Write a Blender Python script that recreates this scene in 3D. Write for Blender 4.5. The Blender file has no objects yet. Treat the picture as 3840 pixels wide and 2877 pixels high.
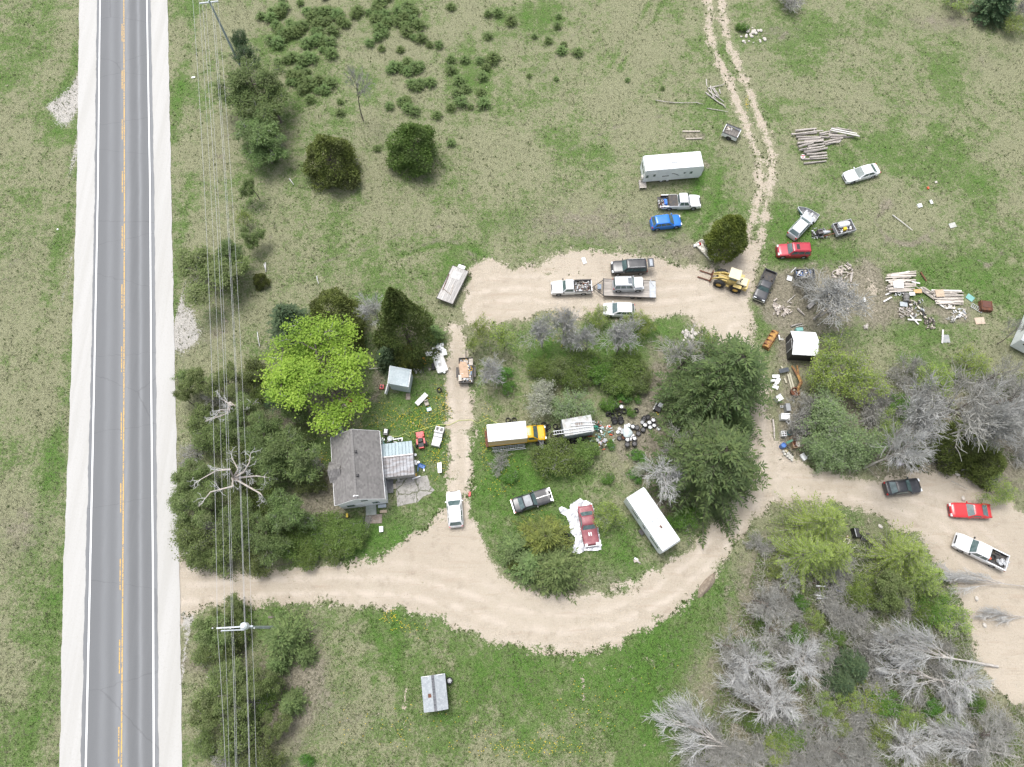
import bpy, math, random, numpy as np
from mathutils import Vector, Matrix
R = math.radians
rnd = random.Random(7)
SC = bpy.context.scene
COL = SC.collection
# ------------------------------------------------------------------ camera, sky, sun, exposure
ALT, FPX, TILT = 87.0, 2664.0, math.atan(.3465)      # drone height (m), focal length in photo pixels, tilt from straight down
cam_d = bpy.data.cameras.new('camera'); cam = bpy.data.objects.new('camera', cam_d); COL.objects.link(cam)
cam.location = (0, 0, ALT); cam.rotation_euler = (TILT, 0, 0)
cam_d.sensor_fit = 'HORIZONTAL'; cam_d.sensor_width = 36; cam_d.lens = 36*FPX/3840; cam_d.clip_end = 3000; cam_d.clip_start = .5
SC.camera = cam
SUN_EL, SUN_AZ = R(70), R(-28)                         # sun ahead of the drone, a little to its left, behind thin cloud
W = bpy.data.worlds.new('World'); SC.world = W; W.use_nodes = True
nt = W.node_tree; bg = nt.nodes['Background']
sky = nt.nodes.new('ShaderNodeTexSky'); sky.sky_type = 'NISHITA'; sky.sun_disc = False
sky.sun_elevation = SUN_EL; sky.sun_rotation = SUN_AZ; sky.air_density = 1; sky.dust_density = 4; sky.ozone_density = 1
hs = nt.nodes.new('ShaderNodeHueSaturation'); hs.inputs['Saturation'].default_value = .42
nt.links.new(sky.outputs[0], hs.inputs['Color']); nt.links.new(hs.outputs[0], bg.inputs[0]); bg.inputs[1].default_value = .15
sl = bpy.data.lights.new('sun', 'SUN'); sl.energy = 1.3; sl.angle = R(24); sl.color = (1, .985, .96)
so = bpy.data.objects.new('sun', sl); COL.objects.link(so)
sd = Vector((math.sin(SUN_AZ)*math.cos(SUN_EL), math.cos(SUN_AZ)*math.cos(SUN_EL), math.sin(SUN_EL)))
so.rotation_euler = sd.to_track_quat('Z', 'Y').to_euler(); so.location = sd*200
vs = SC.view_settings; vs.view_transform = 'Standard'; vs.look = 'None'; vs.gamma = 1; vs.exposure = .77; vs.use_curve_mapping = False
SC.cycles.denoising_prefilter = 'NONE'; SC.cycles.max_bounces = 7; SC.cycles.diffuse_bounces = 5; SC.cycles.glossy_bounces = 2; SC.cycles.transmission_bounces = 4; SC.cycles.transparent_max_bounces = 4

# ------------------------------------------------------------------ helpers
CA, SA = math.cos(TILT), math.sin(TILT)
def G(px, py, z=0.0):
    "where the drone's line of sight through photo pixel (px, py) meets the level z"
    u, v = px-1920, py-1438.5
    t = (ALT-z)/(v*SA+FPX*CA)
    return Vector((u*t, (-v*CA+FPX*SA)*t, z))
def Gn(p, z=0.0):
    p = np.asarray(p, float); u = p[:, 0]-1920; v = p[:, 1]-1438.5; t = (ALT-z)/(v*SA+FPX*CA)
    return np.stack([u*t, (-v*CA+FPX*SA)*t], 1)
def tag(o, label=None, cat=None, group=None, kind=None):
    if label: o['label'] = label
    if cat: o['category'] = cat
    if group: o['group'] = group
    if kind: o['kind'] = kind
    return o
def T(name, label, cat, loc=(0, 0, 0), rz=0, group=None):
    o = bpy.data.objects.new(name, None); COL.objects.link(o); o.empty_display_size = .2
    o.location = loc; o.rotation_euler = (0, 0, rz)
    return tag(o, label, cat, group)
def link(name, me, mat=None, par=None, loc=None, rz=0, sc=None):
    if mat is not None and not me.materials: me.materials.append(mat)
    o = bpy.data.objects.new(name, me); COL.objects.link(o)
    if par is not None: o.parent = par
    if loc is not None: o.location = loc
    if rz: o.rotation_euler = (0, 0, rz)
    if sc is not None: o.scale = sc if hasattr(sc, '__len__') else (sc, sc, sc)
    return o
class MB:
    def __init__(s): s.v = []; s.f = []
    def add(s, vs, fs, M=None):
        o = len(s.v)
        s.v += [tuple(M @ Vector(p)) if M else tuple(p) for p in vs]
        s.f += [tuple(i+o for i in f) for f in fs]; return s
    def box(s, c, d, rz=0, M=None, taper=0):
        x, y, z = d[0]/2, d[1]/2, d[2]/2; k = 1-taper
        vs = [(-x, -y, -z), (x, -y, -z), (x, y, -z), (-x, y, -z), (-x*k, -y*k, z), (x*k, -y*k, z), (x*k, y*k, z), (-x*k, y*k, z)]
        T_ = Matrix.Translation(c) @ Matrix.Rotation(rz, 4, 'Z')
        if M: T_ = M @ T_
        return s.add(vs, [(0, 3, 2, 1), (4, 5, 6, 7), (0, 1, 5, 4), (1, 2, 6, 5), (2, 3, 7, 6), (3, 0, 4, 7)], T_)
    def loft(s, rings, c0=True, c1=True, closed=True):
        n = len(rings[0]); o = len(s.v)
        for r in rings: s.v += [tuple(p) for p in r]
        for i in range(len(rings)-1):
            for j in range(n if closed else n-1):
                k = (j+1) % n; s.f.append((o+i*n+j, o+i*n+k, o+(i+1)*n+k, o+(i+1)*n+j))
        if c0: s.f.append(tuple(o+j for j in reversed(range(n))))
        if c1: s.f.append(tuple(o+(len(rings)-1)*n+j for j in range(n)))
        return s
    def tube(s, pts, rs, n=6, cap=True, M=None):
        pts = [Vector(p) for p in pts]
        if not hasattr(rs, '__len__'): rs = [rs]*len(pts)
        rings = []
        for i, p in enumerate(pts):
            d = (pts[min(i+1, len(pts)-1)]-pts[max(i-1, 0)]).normalized()
            a = d.orthogonal().normalized() if abs(d.z) < .99 else Vector((1, 0, 0))
            if abs(d.z) < .99: a = d.cross(Vector((0, 0, 1))).normalized()
            b = d.cross(a)
            ring = [p+(a*math.cos(2*math.pi*k/n)+b*math.sin(2*math.pi*k/n))*rs[i] for k in range(n)]
            rings.append([M @ q for q in ring] if M else ring)
        return s.loft(rings, cap, cap)
    def prism(s, poly, z0, z1):
        return s.loft([[(p[0], p[1], z0) for p in poly], [(p[0], p[1], z1) for p in poly]])
    def prismy(s, poly, y0, y1):
        return s.loft([[(p[0], y0, p[1]) for p in poly], [(p[0], y1, p[1]) for p in poly]])
    def lathe(s, prof, n=16, M=None, cap=True):
        rings = []
        for r, z in prof:
            ring = [Vector((r*math.cos(2*math.pi*k/n), r*math.sin(2*math.pi*k/n), z)) for k in range(n)]
            rings.append([M @ q for q in ring] if M else ring)
        return s.loft(rings, cap, cap)
    def quad(s, a, b, c, d): return s.add([a, b, c, d], [(0, 1, 2, 3)])
    def mesh(s, name, smooth=False):
        me = bpy.data.meshes.new(name); me.from_pydata(s.v, [], s.f)
        if smooth:
            me.polygons.foreach_set('use_smooth', [True]*len(me.polygons)); me.set_sharp_from_angle(angle=R(38))
        me.update(); return me
    def build(s, name, mat, par=None, loc=None, rz=0, smooth=False, sc=None):
        return link(name, s.mesh(name, smooth), mat, par, loc, rz, sc)
def np_mesh(name, V, Q):
    "mesh from numpy arrays: V (n,3), Q (m,k) with k = 3 or 4"
    me = bpy.data.meshes.new(name); V = np.asarray(V, np.float32); Q = np.asarray(Q, np.int32); k = Q.shape[1]
    me.vertices.add(len(V)); me.vertices.foreach_set('co', V.ravel())
    me.loops.add(Q.size); me.loops.foreach_set('vertex_index', Q.ravel())
    me.polygons.add(len(Q)); me.polygons.foreach_set('loop_start', np.arange(0, Q.size, k, dtype=np.int32))
    me.polygons.foreach_set('loop_total', np.full(len(Q), k, np.int32))
    me.update(calc_edges=True); return me

# ------------------------------------------------------------------ materials
def nd(nt, t, **kw):
    n = nt.nodes.new(t)
    for k, v in kw.items():
        if k in n.inputs: n.inputs[k].default_value = v
        else: setattr(n, k, v)
    return n
def mixc(nt, fac, a, b, mode='MIX'):
    n = nt.nodes.new('ShaderNodeMix'); n.data_type = 'RGBA'; n.blend_type = mode; n.clamp_result = False
    for sock, val in ((n.inputs[0], fac), (n.inputs[6], a), (n.inputs[7], b)):
        if hasattr(val, 'is_linked'): nt.links.new(val, sock)
        elif isinstance(val, (int, float)): sock.default_value = val
        else: sock.default_value = (*val, 1)
    return n.outputs[2]
def mth(nt, op, a, b=None, clamp=False):
    n = nt.nodes.new('ShaderNodeMath'); n.operation = op; n.use_clamp = clamp
    for i, val in enumerate((a, b)):
        if val is None: continue
        if hasattr(val, 'is_linked'): nt.links.new(val, n.inputs[i])
        else: n.inputs[i].default_value = val
    return n.outputs[0]
def rng_(nt, v, a, b, c=0., d=1., smooth=True):
    n = nt.nodes.new('ShaderNodeMapRange'); n.interpolation_type = 'SMOOTHSTEP' if smooth else 'LINEAR'
    nt.links.new(v, n.inputs[0])
    for i, x in enumerate((a, b, c, d)): n.inputs[i+1].default_value = x
    return n.outputs[0]
def noise(nt, co, scale, detail=3, rough=.55, dist=0):
    n = nd(nt, 'ShaderNodeTexNoise', Scale=scale, Detail=detail, Roughness=rough, Distortion=dist)
    if co is not None: nt.links.new(co, n.inputs['Vector'])
    return n.outputs['Fac']
def new_mat(name):
    m = bpy.data.materials.new(name); m.use_nodes = True
    return m, m.node_tree, m.node_tree.nodes['Principled BSDF']
_mats = {}
def P(name, c, c2=None, scale=2.5, rough=.6, metal=0, bump=0, coat=0, rn=0, stretch=None, lo=.4, hi=.65, spec=None):
    "procedural surface: two tones mixed by noise, optional per-object variation and fine relief"
    if name in _mats: return _mats[name]
    m, nt, b = new_mat(name)
    if c2 is None: c2 = tuple(x*.78 for x in c)
    tc = nt.nodes.new('ShaderNodeTexCoord'); co = tc.outputs['Object']
    if stretch:
        mp = nd(nt, 'ShaderNodeMapping'); mp.inputs['Scale'].default_value = stretch
        nt.links.new(co, mp.inputs[0]); co = mp.outputs[0]
    n1 = noise(nt, co, scale, 5, .6)
    col = mixc(nt, rng_(nt, n1, lo, hi), c, c2)
    if rn:
        oi = nt.nodes.new('ShaderNodeObjectInfo')
        hv = nd(nt, 'ShaderNodeHueSaturation'); nt.links.new(col, hv.inputs['Color'])
        nt.links.new(rng_(nt, oi.outputs['Random'], 0, 1, 1-rn, 1+rn, False), hv.inputs['Value']); col = hv.outputs[0]
    nt.links.new(col, b.inputs['Base Color'])
    b.inputs['Roughness'].default_value = rough; b.inputs['Metallic'].default_value = metal
    if spec is not None: b.inputs['Specular IOR Level'].default_value = spec
    if coat: b.inputs['Coat Weight'].default_value = coat; b.inputs['Coat Roughness'].default_value = .12
    if bump:
        bp = nd(nt, 'ShaderNodeBump', Strength=bump, Distance=.05); nt.links.new(noise(nt, co, scale*6, 3), bp.inputs['Height'])
        nt.links.new(bp.outputs[0], b.inputs['Normal'])
    _mats[name] = m; return m
def leafmat(name, c1, c2, c3, trans=.25, scale=.5):
    "foliage: tone differs from leaf to leaf and from bough to bough"
    if name in _mats: return _mats[name]
    m, nt, b = new_mat(name)
    ge = nt.nodes.new('ShaderNodeNewGeometry'); tc = nt.nodes.new('ShaderNodeTexCoord')
    col = mixc(nt, rng_(nt, ge.outputs['Random Per Island'], .1, .9, 0, 1, False), c1, c2)
    n1 = noise(nt, tc.outputs['Object'], scale, 3)
    col = mixc(nt, rng_(nt, n1, .42, .68), col, c3)
    oi = nt.nodes.new('ShaderNodeObjectInfo'); hv = nd(nt, 'ShaderNodeHueSaturation'); nt.links.new(col, hv.inputs['Color'])
    nt.links.new(rng_(nt, oi.outputs['Random'], 0, 1, .85, 1.15, False), hv.inputs['Value'])
    nt.links.new(rng_(nt, oi.outputs['Random'], 0, 1, .488, .512, False), hv.inputs['Hue']); col = hv.outputs[0]
    nt.links.new(col, b.inputs['Base Color']); b.inputs['Roughness'].default_value = .65; b.inputs['Specular IOR Level'].default_value = .25
    tr = nt.nodes.new('ShaderNodeBsdfTranslucent'); nt.links.new(col, tr.inputs[0])
    ms = nt.nodes.new('ShaderNodeMixShader'); ms.inputs[0].default_value = trans
    nt.links.new(b.outputs[0], ms.inputs[1]); nt.links.new(tr.outputs[0], ms.inputs[2])
    nt.links.new(ms.outputs[0], nt.nodes['Material Output'].inputs[0])
    _mats[name] = m; return m
M_white = P('white_paint', (.80, .81, .81), (.70, .71, .70), 1.2, .35, coat=.4)
M_glass = P('window_glass', (.07, .11, .11), (.12, .17, .17), 1.5, .06, spec=.9)
M_tyre = P('tyre_rubber', (.018, .018, .019), (.035, .034, .032), 4, .85)
M_rim = P('alloy_rim', (.62, .63, .64), (.5, .5, .5), 4, .35, .3)
M_steelrim = P('steel_rim', (.16, .16, .16), (.09, .08, .08), 4, .6, .3)
M_black = P('black_plastic', (.02, .02, .022), (.035, .034, .033), 3, .6)
M_dark = P('dark_steel', (.05, .05, .052), (.09, .075, .06), 3, .6, .2)
M_chrome = P('chrome_trim', (.7, .71, .72), (.6, .6, .6), 3, .2, .8)
M_headl = P('headlight_lens', (.75, .78, .8), (.6, .62, .64), 5, .12)
M_red = P('taillight_lens', (.45, .02, .02), (.3, .01, .01), 4, .2)
M_galv = P('galvanised_metal', (.58, .60, .62), (.45, .46, .47), 2, .45, .4)
M_rust = P('rusty_steel', (.16, .06, .03), (.09, .045, .03), 3, .85, bump=.3)
M_bark = P('grey_bark', (.20, .17, .145), (.12, .10, .085), 3, .9, bump=.4)
M_palebark = P('pale_bark', (.50, .47, .43), (.32, .29, .26), 3, .85, bump=.3)
M_twig = P('grey_twig', (.37, .365, .335), (.25, .245, .215), 1.2, .9)
M_whitetwig = P('bleached_twig', (.55, .55, .535), (.42, .415, .395), 1.2, .85)
M_wood = P('weathered_board', (.55, .49, .42), (.38, .34, .30), 2, .8, stretch=(.4, 4, 4), rn=.3)
M_deck = P('grey_deck_plank', (.42, .385, .345), (.28, .255, .23), 3, .8, stretch=(.4, 5, 4), rn=.2)
# ------------------------------------------------------------------ ground: one grid carrying what grows or lies where
GX0, GX1, GY0, GY1, GS = -90., 90., -20., 102., .3
NX, NY = int((GX1-GX0)/GS)+1, int((GY1-GY0)/GS)+1
xs = GX0+np.arange(NX)*GS; ys = GY0+np.arange(NY)*GS
XX, YY = np.meshgrid(xs, ys); PTS = np.stack([XX.ravel(), YY.ravel()], 1)
def sdf(poly, pts):
    "signed distance to a polygon, positive inside"
    poly = np.asarray(poly); d = np.full(len(pts), 1e9); ins = np.zeros(len(pts), bool)
    n = len(poly)
    for i in range(n):
        a, b = poly[i], poly[(i+1) % n]; e = b-a; w = pts-a
        t = np.clip((w@e)/max(e@e, 1e-9), 0, 1)
        d = np.minimum(d, ((w-t[:, None]*e)**2).sum(1))
        c = ((a[1] <= pts[:, 1]) & (b[1] > pts[:, 1])) | ((b[1] <= pts[:, 1]) & (a[1] > pts[:, 1]))
        with np.errstate(divide='ignore', invalid='ignore'):
            xi = a[0]+(pts[:, 1]-a[1])/(b[1]-a[1])*e[0]
        ins ^= c & (pts[:, 0] < xi)
    d = np.sqrt(d); return np.where(ins, d, -d)
def pdist(line, pts):
    line = np.asarray(line); d = np.full(len(pts), 1e9)
    for a, b in zip(line[:-1], line[1:]):
        e = b-a; w = pts-a; t = np.clip((w@e)/max(e@e, 1e-9), 0, 1); d = np.minimum(d, ((w-t[:, None]*e)**2).sum(1))
    return np.sqrt(d)
DRIVE = [(640, 2360), (700, 2310), (780, 2276), (960, 2263), (1230, 2264), (1420, 2278), (1560, 2292), (1690, 2335), (1760, 2375), (1830, 2402), (1930, 2420), (2060, 2432), (2160, 2450),
    (2280, 2436), (2370, 2388), (2480, 2322), (2560, 2272), (2640, 2192), (2710, 2112), (2760, 2034), (2830, 1945), (2900, 1893), (3000, 1887), (3120, 1887), (3200, 1905),
    (3290, 1930), (3350, 1975), (3430, 1995), (3500, 2075), (3560, 2175), (3610, 2290), (3660, 2400), (3700, 2520), (3840, 2680), (3980, 2600), (3980, 1960), (3840, 1920), (3760, 1850), (3640, 1790), (3560, 1760), (3480, 1765),
    (3400, 1790), (3330, 1795), (3240, 1790), (3130, 1770), (3020, 1742), (2940, 1692), (2900, 1620), (2885, 1540), (2870, 1450), (2848, 1350), (2818, 1270), (2815, 1180), (2822, 1090), (2840, 1000), (2850, 920),
    (2800, 900), (2740, 960), (2690, 1010), (2620, 1003), (2530, 985), (2440, 962), (2280, 948), (2165, 940), (2090, 955), (1985, 1004), (1920, 1000), (1815, 965), (1762, 1018), (1742, 1110), (1740, 1200), (1765, 1235),
    (1850, 1230), (1920, 1208), (2060, 1178), (2180, 1196), (2240, 1192), (2440, 1205), (2530, 1182), (2600, 1200), (2650, 1300), (2700, 1450), (2770, 1560), (2800, 1680), (2800, 1790), (2760, 1872), (2700, 1935),
    (2620, 2012), (2540, 2092), (2440, 2162), (2330, 2212), (2200, 2232), (2040, 2232), (1930, 2185), (1850, 2115), (1812, 2050), (1795, 1990), (1768, 1920), (1765, 1830), (1768, 1700), (1772, 1560), (1768, 1440), (1760, 1340), (1735, 1215), (1690, 1215), (1672, 1340),
    (1668, 1440), (1672, 1500), (1678, 1600), (1684, 1760), (1680, 1900), (1620, 1962), (1540, 2022), (1470, 2072), (1400, 2100), (1300, 2112), (1150, 2128), (1000, 2142), (930, 2152), (780, 2152), (710, 2110), (640, 2040)]
RUT1 = [(2655, -60), (2658, 120), (2692, 220), (2742, 330), (2782, 430), (2815, 520), (2850, 600), (2852, 700), (2832, 800), (2800, 900), (2780, 980)]
RUT2 = [(2704, -60), (2715, 100), (2748, 210), (2796, 310), (2836, 410), (2874, 500), (2895, 580), (2888, 700), (2866, 800), (2845, 920), (2810, 1000)]
s_drive = sdf(Gn(DRIVE), PTS)
d_rut = np.minimum(pdist(Gn(RUT1), PTS), pdist(Gn(RUT2), PTS))
wob = .25*np.sin(PTS[:, 0]*1.7+PTS[:, 1]*.9)+.2*np.sin(PTS[:, 0]*.6-PTS[:, 1]*2.3)
s_sand = np.maximum(s_drive+wob*.7, .50-d_rut+wob*.2)
sand = np.clip(.5+s_sand/2.2, 0, 1)
def blob(lst, base=0.):
    out = np.full(len(PTS), float(base))
    for px, py, rx, ry, amt in lst:
        c = G(px, py); sx = rx*.034; sy = ry*.037
        out += amt*np.exp(-(((PTS[:, 0]-c.x)/sx)**2+((PTS[:, 1]-c.y)/sy)**2))
    return out
green = blob([(1450, 1620, 260, 170, .55), (1500, 1990, 300, 130, .5), (2000, 1760, 260, 120, .5), (2150, 1950, 350, 200, .35), (1700, 1600, 120, 260, .3), (1850, 1850, 150, 200, .35), (1500, 2480, 330, 230, .42), (1900, 2600, 450, 260, .3), (2380, 2500, 170, 300, .6),
    (2700, 2230, 120, 130, .6), (3600, 1040, 220, 120, .65), (3750, 1090, 120, 150, .5), (3480, 1230, 150, 80, .55), (2130, 1300, 260, 80, .55), (2330, 1360, 250, 110, .4), (2510, 1210, 120, 60, .6), (1280, 2020, 260, 60, .35),
    (260, 300, 40, 300, .6), (230, 900, 40, 500, .55), (200, 1700, 40, 500, .55), (180, 2450, 40, 500, .5), (20, 650, 90, 120, .5), (665, 400, 30, 500, .5), (680, 900, 35, 300, .5), (3000, 860, 140, 90, .35), (2960, 960, 120, 80, .4), (3050, 1200, 200, 60, .4),
    (2650, 640, 90, 300, .3), (3100, 220, 300, 200, .25), (3400, 560, 300, 200, .15), (1250, 850, 260, 200, .18), (1650, 950, 250, 120, .3), (2000, 900, 200, 90, .3), (2180, 80, 300, 60, .25), (2230, 960, 80, 40, .3), (2100, 1020, 60, 40, .4),
    (2860, 1180, 70, 140, .5), (3330, 1730, 250, 80, .35), (3180, 2300, 200, 120, .3), (3380, 2600, 200, 120, .3), (3560, 2250, 160, 120, .45), (3200, 2500, 700, 420, .25), (3340, 1120, 120, 120, .35), (1080, 1600, 120, 150, .3), (3150, 960, 160, 60, .3), (1500, 2560, 260, 160, -.12), (70, 1900, 120, 600, -.22), (70, 1150, 120, 300, -.12), (820, 500, 90, 500, -.15), (2600, 200, 500, 300, -.06)], .22)
bare = blob([(820, 1250, 70, 100, .45), (830, 600, 60, 500, .28), (1010, 820, 90, 300, .25), (1120, 1560, 160, 90, .8), (1430, 1440, 60, 90, .6), (1230, 1870, 80, 120, .8), (1180, 1900, 140, 80, .4), (1600, 1980, 140, 60, .35), (3070, 1110, 210, 120, 1.2), (2960, 1150, 120, 90, .8), (3420, 1170, 160, 60, .55), (3590, 1180, 90, 50, .5), (2960, 1300, 60, 60, .6), (2960, 1450, 70, 120, .5), (2960, 1640, 60, 90, .6), (3270, 1080, 60, 130, .9), (2480, 1460, 90, 220, .75), (2380, 1620, 220, 120, .5), (2540, 1760, 180, 150, .6), (2570, 950, 160, 70, .5),
    (2050, 850, 260, 90, .35), (2350, 860, 250, 110, .4), (2480, 1900, 80, 60, .3), (2270, 2170, 120, 60, .4), (3400, 2250, 560, 420, .35), (3300, 2750, 700, 300, .35), (2850, 2600, 260, 250, .4), (2900, 2250, 120, 200, .6), (3450, 1620, 380, 190, .7), (3650, 1700, 250, 160, .7), (3120, 1400, 110, 160, .4),
    (3560, 80, 300, 70, .5), (2920, 130, 120, 60, .5), (3700, 240, 160, 120, .3), (3330, 760, 60, 60, .4), (3380, 900, 160, 60, .3), (1320, 1150, 200, 200, .2), (780, 2480, 140, 60, .6), (1100, 2560, 100, 140, .6), (700, 1300, 60, 120, .35), (90, 2000, 120, 120, .5), (60, 1000, 120, 200, .3), (1560, 640, 120, 60, .2), (1150, 2500, 70, 160, .5), (2650, 620, 60, 30, .5), (2600, 510, 60, 25, .8),
    (2520, 1830, 60, 60, .4), (2120, 700, 300, 150, .15), (1460, 100, 120, 60, .1), (1000, 2700, 120, 150, .5), (1330, 2680, 110, 120, .35)], .05)
def line_add(arr, pts, w, amt): arr += amt*np.exp(-(pdist(Gn(pts), PTS)/w)**2)
for pts in ([(2450, -20), (2400, 80), (2330, 170), (2270, 280)], [(2500, -20), (2450, 80), (2380, 165), (2320, 270)], [(2640, 640), (2600, 760), (2500, 900)], [(2700, 640), (2690, 760), (2600, 900)], [(1500, 960), (1650, 915), (1760, 925), (1850, 980)], [(1380, 2300), (1440, 2450), (1400, 2560)], [(1480, 2300), (1490, 2420), (1500, 2560)]): line_add(green, pts, .5, .45)
for pts in ([(3330, 760), (3280, 830), (3330, 900), (3420, 920), (3500, 860)], [(3480, 900), (3600, 950), (3690, 985), (3730, 1040), (3730, 1090)], [(3760, 940), (3720, 990), (3680, 1010)], [(1540, 940), (1640, 900), (1740, 915), (1790, 990)], [(1150, 1000), (1300, 960), (1500, 880), (1650, 850)], [(2140, 560), (2300, 480), (2500, 430)], [(1980, 330), (2100, 200), (2200, 60)], [(2950, 420), (3150, 380), (3400, 400), (3600, 480)]): line_add(bare, pts, .45, .34)
gravel = blob([(250, 400, 50, 90, 1.2), (205, 400, 45, 30, .7), (285, 330, 18, 120, .8), (285, 560, 15, 160, .7), (262, 1000, 8, 400, .5), (690, 1230, 40, 90, 1.1), (720, 1260, 50, 50, .6), (672, 1180, 10, 160, .7), (690, 2480, 10, 260, .6), (240, 1500, 8, 300, .35), (780, 2500, 40, 60, .35), (700, 2210, 60, 70, 1.2), (690, 2290, 30, 60, .8), (690, 2120, 30, 60, .8)])
# worn sandy patches beside the lanes
sandp = blob([(2190, 985, 120, 35, .5), (2370, 930, 260, 40, .22), (1990, 980, 80, 40, .35), (3265, 1080, 40, 100, .75), (2965, 1150, 50, 50, .25), (1650, 2010, 120, 60, .35), (1430, 2060, 160, 40, .2), (2250, 2190, 300, 40, .35), (2000, 2440, 200, 40, .4), (2190, 2600, 12, 50, .75), (2225, 2830, 14, 50, .8), (1470, 2640, 16, 90, .7), (1520, 2610, 12, 110, .7), (2330, 2520, 60, 40, .4),
    (3600, 1790, 120, 80, .3), (3420, 2050, 160, 80, .4), (3720, 2300, 120, 200, .4), (2800, 170, 60, 50, .0), (2830, 125, 50, 45, .55), (1830, 1000, 60, 40, .2), (2590, 510, 60, 22, .45), (3490, 1240, 22, 50, .35), (3330, 1320, 40, 30, .2), (1320, 2700, 100, 60, .2), (3770, 2500, 120, 200, .3), (1230, 1900, 40, 60, .3), (3720, 880, 120, 12, .2), (3380, 880, 90, 12, .25), (3350, 840, 12, 50, .2), (2090, 1012, 75, 32, -.9), (2205, 1035, 34, 16, -.7), (2265, 1005, 40, 12, -.6), (2290, 1132, 60, 14, -.5), (2350, 1185, 150, 18, -.6), (2100, 1170, 120, 14, -.5), (1850, 1215, 80, 20, -.6), (1800, 1090, 16, 90, -.3), (1725, 1800, 22, 110, -.35), (1730, 1600, 14, 40, -.25), (2780, 700, 12, 200, -.2), (1900, 2160, 60, 30, -.3), (2300, 2215, 120, 16, -.4), (2000, 2425, 160, 16, -.4), (3330, 1955, 70, 20, -.4), (3560, 1790, 80, 26, -.5), (3640, 2330, 50, 60, -.4)])
wear = np.zeros(len(PTS))
for ln in ([(640, 2230), (960, 2205), (1250, 2195), (1500, 2200), (1700, 2240), (1900, 2310), (2100, 2340), (2300, 2310), (2480, 2230), (2620, 2120), (2740, 1980), (2830, 1850), (2845, 1700), (2835, 1550), (2820, 1400), (2760, 1240)], [(2830, 1880), (2950, 1810), (3150, 1830), (3350, 1880), (3550, 1950), (3700, 2100)], [(1730, 1900), (1725, 1600), (1715, 1400), (1715, 1250), (1780, 1120), (1950, 1100), (2300, 1120), (2600, 1100), (2780, 1060)]):
    dd_ = pdist(Gn(ln), PTS); wear = np.maximum(wear, np.exp(-((dd_-.9)/.4)**2)+.6*np.exp(-((dd_-2.6)/.4)**2))
sand2 = np.clip(sand+sandp*.5, 0, 1)
def grid_mesh(name, fmask, z):
    idx = np.arange(NX*NY).reshape(NY, NX)
    q = np.stack([idx[:-1, :-1], idx[:-1, 1:], idx[1:, 1:], idx[1:, :-1]], -1).reshape(-1, 4)[fmask]
    used, inv = np.unique(q, return_inverse=True)
    hz = z+.03*np.sin(PTS[used, 0]*.5)*np.sin(PTS[used, 1]*.43)*np.clip(1-np.abs(sand[used]-.0), 0, 1)
    me = np_mesh(name, np.c_[PTS[used], hz], inv.reshape(-1, 4))
    for nm, arr in (('green', green), ('bare', bare), ('sand', sand2), ('gravel', gravel), ('wear', wear)):
        me.attributes.new(nm, 'FLOAT', 'POINT').data.foreach_set('value', arr[used].astype(np.float32))
    me.polygons.foreach_set('use_smooth', [True]*len(me.polygons)); return me
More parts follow.
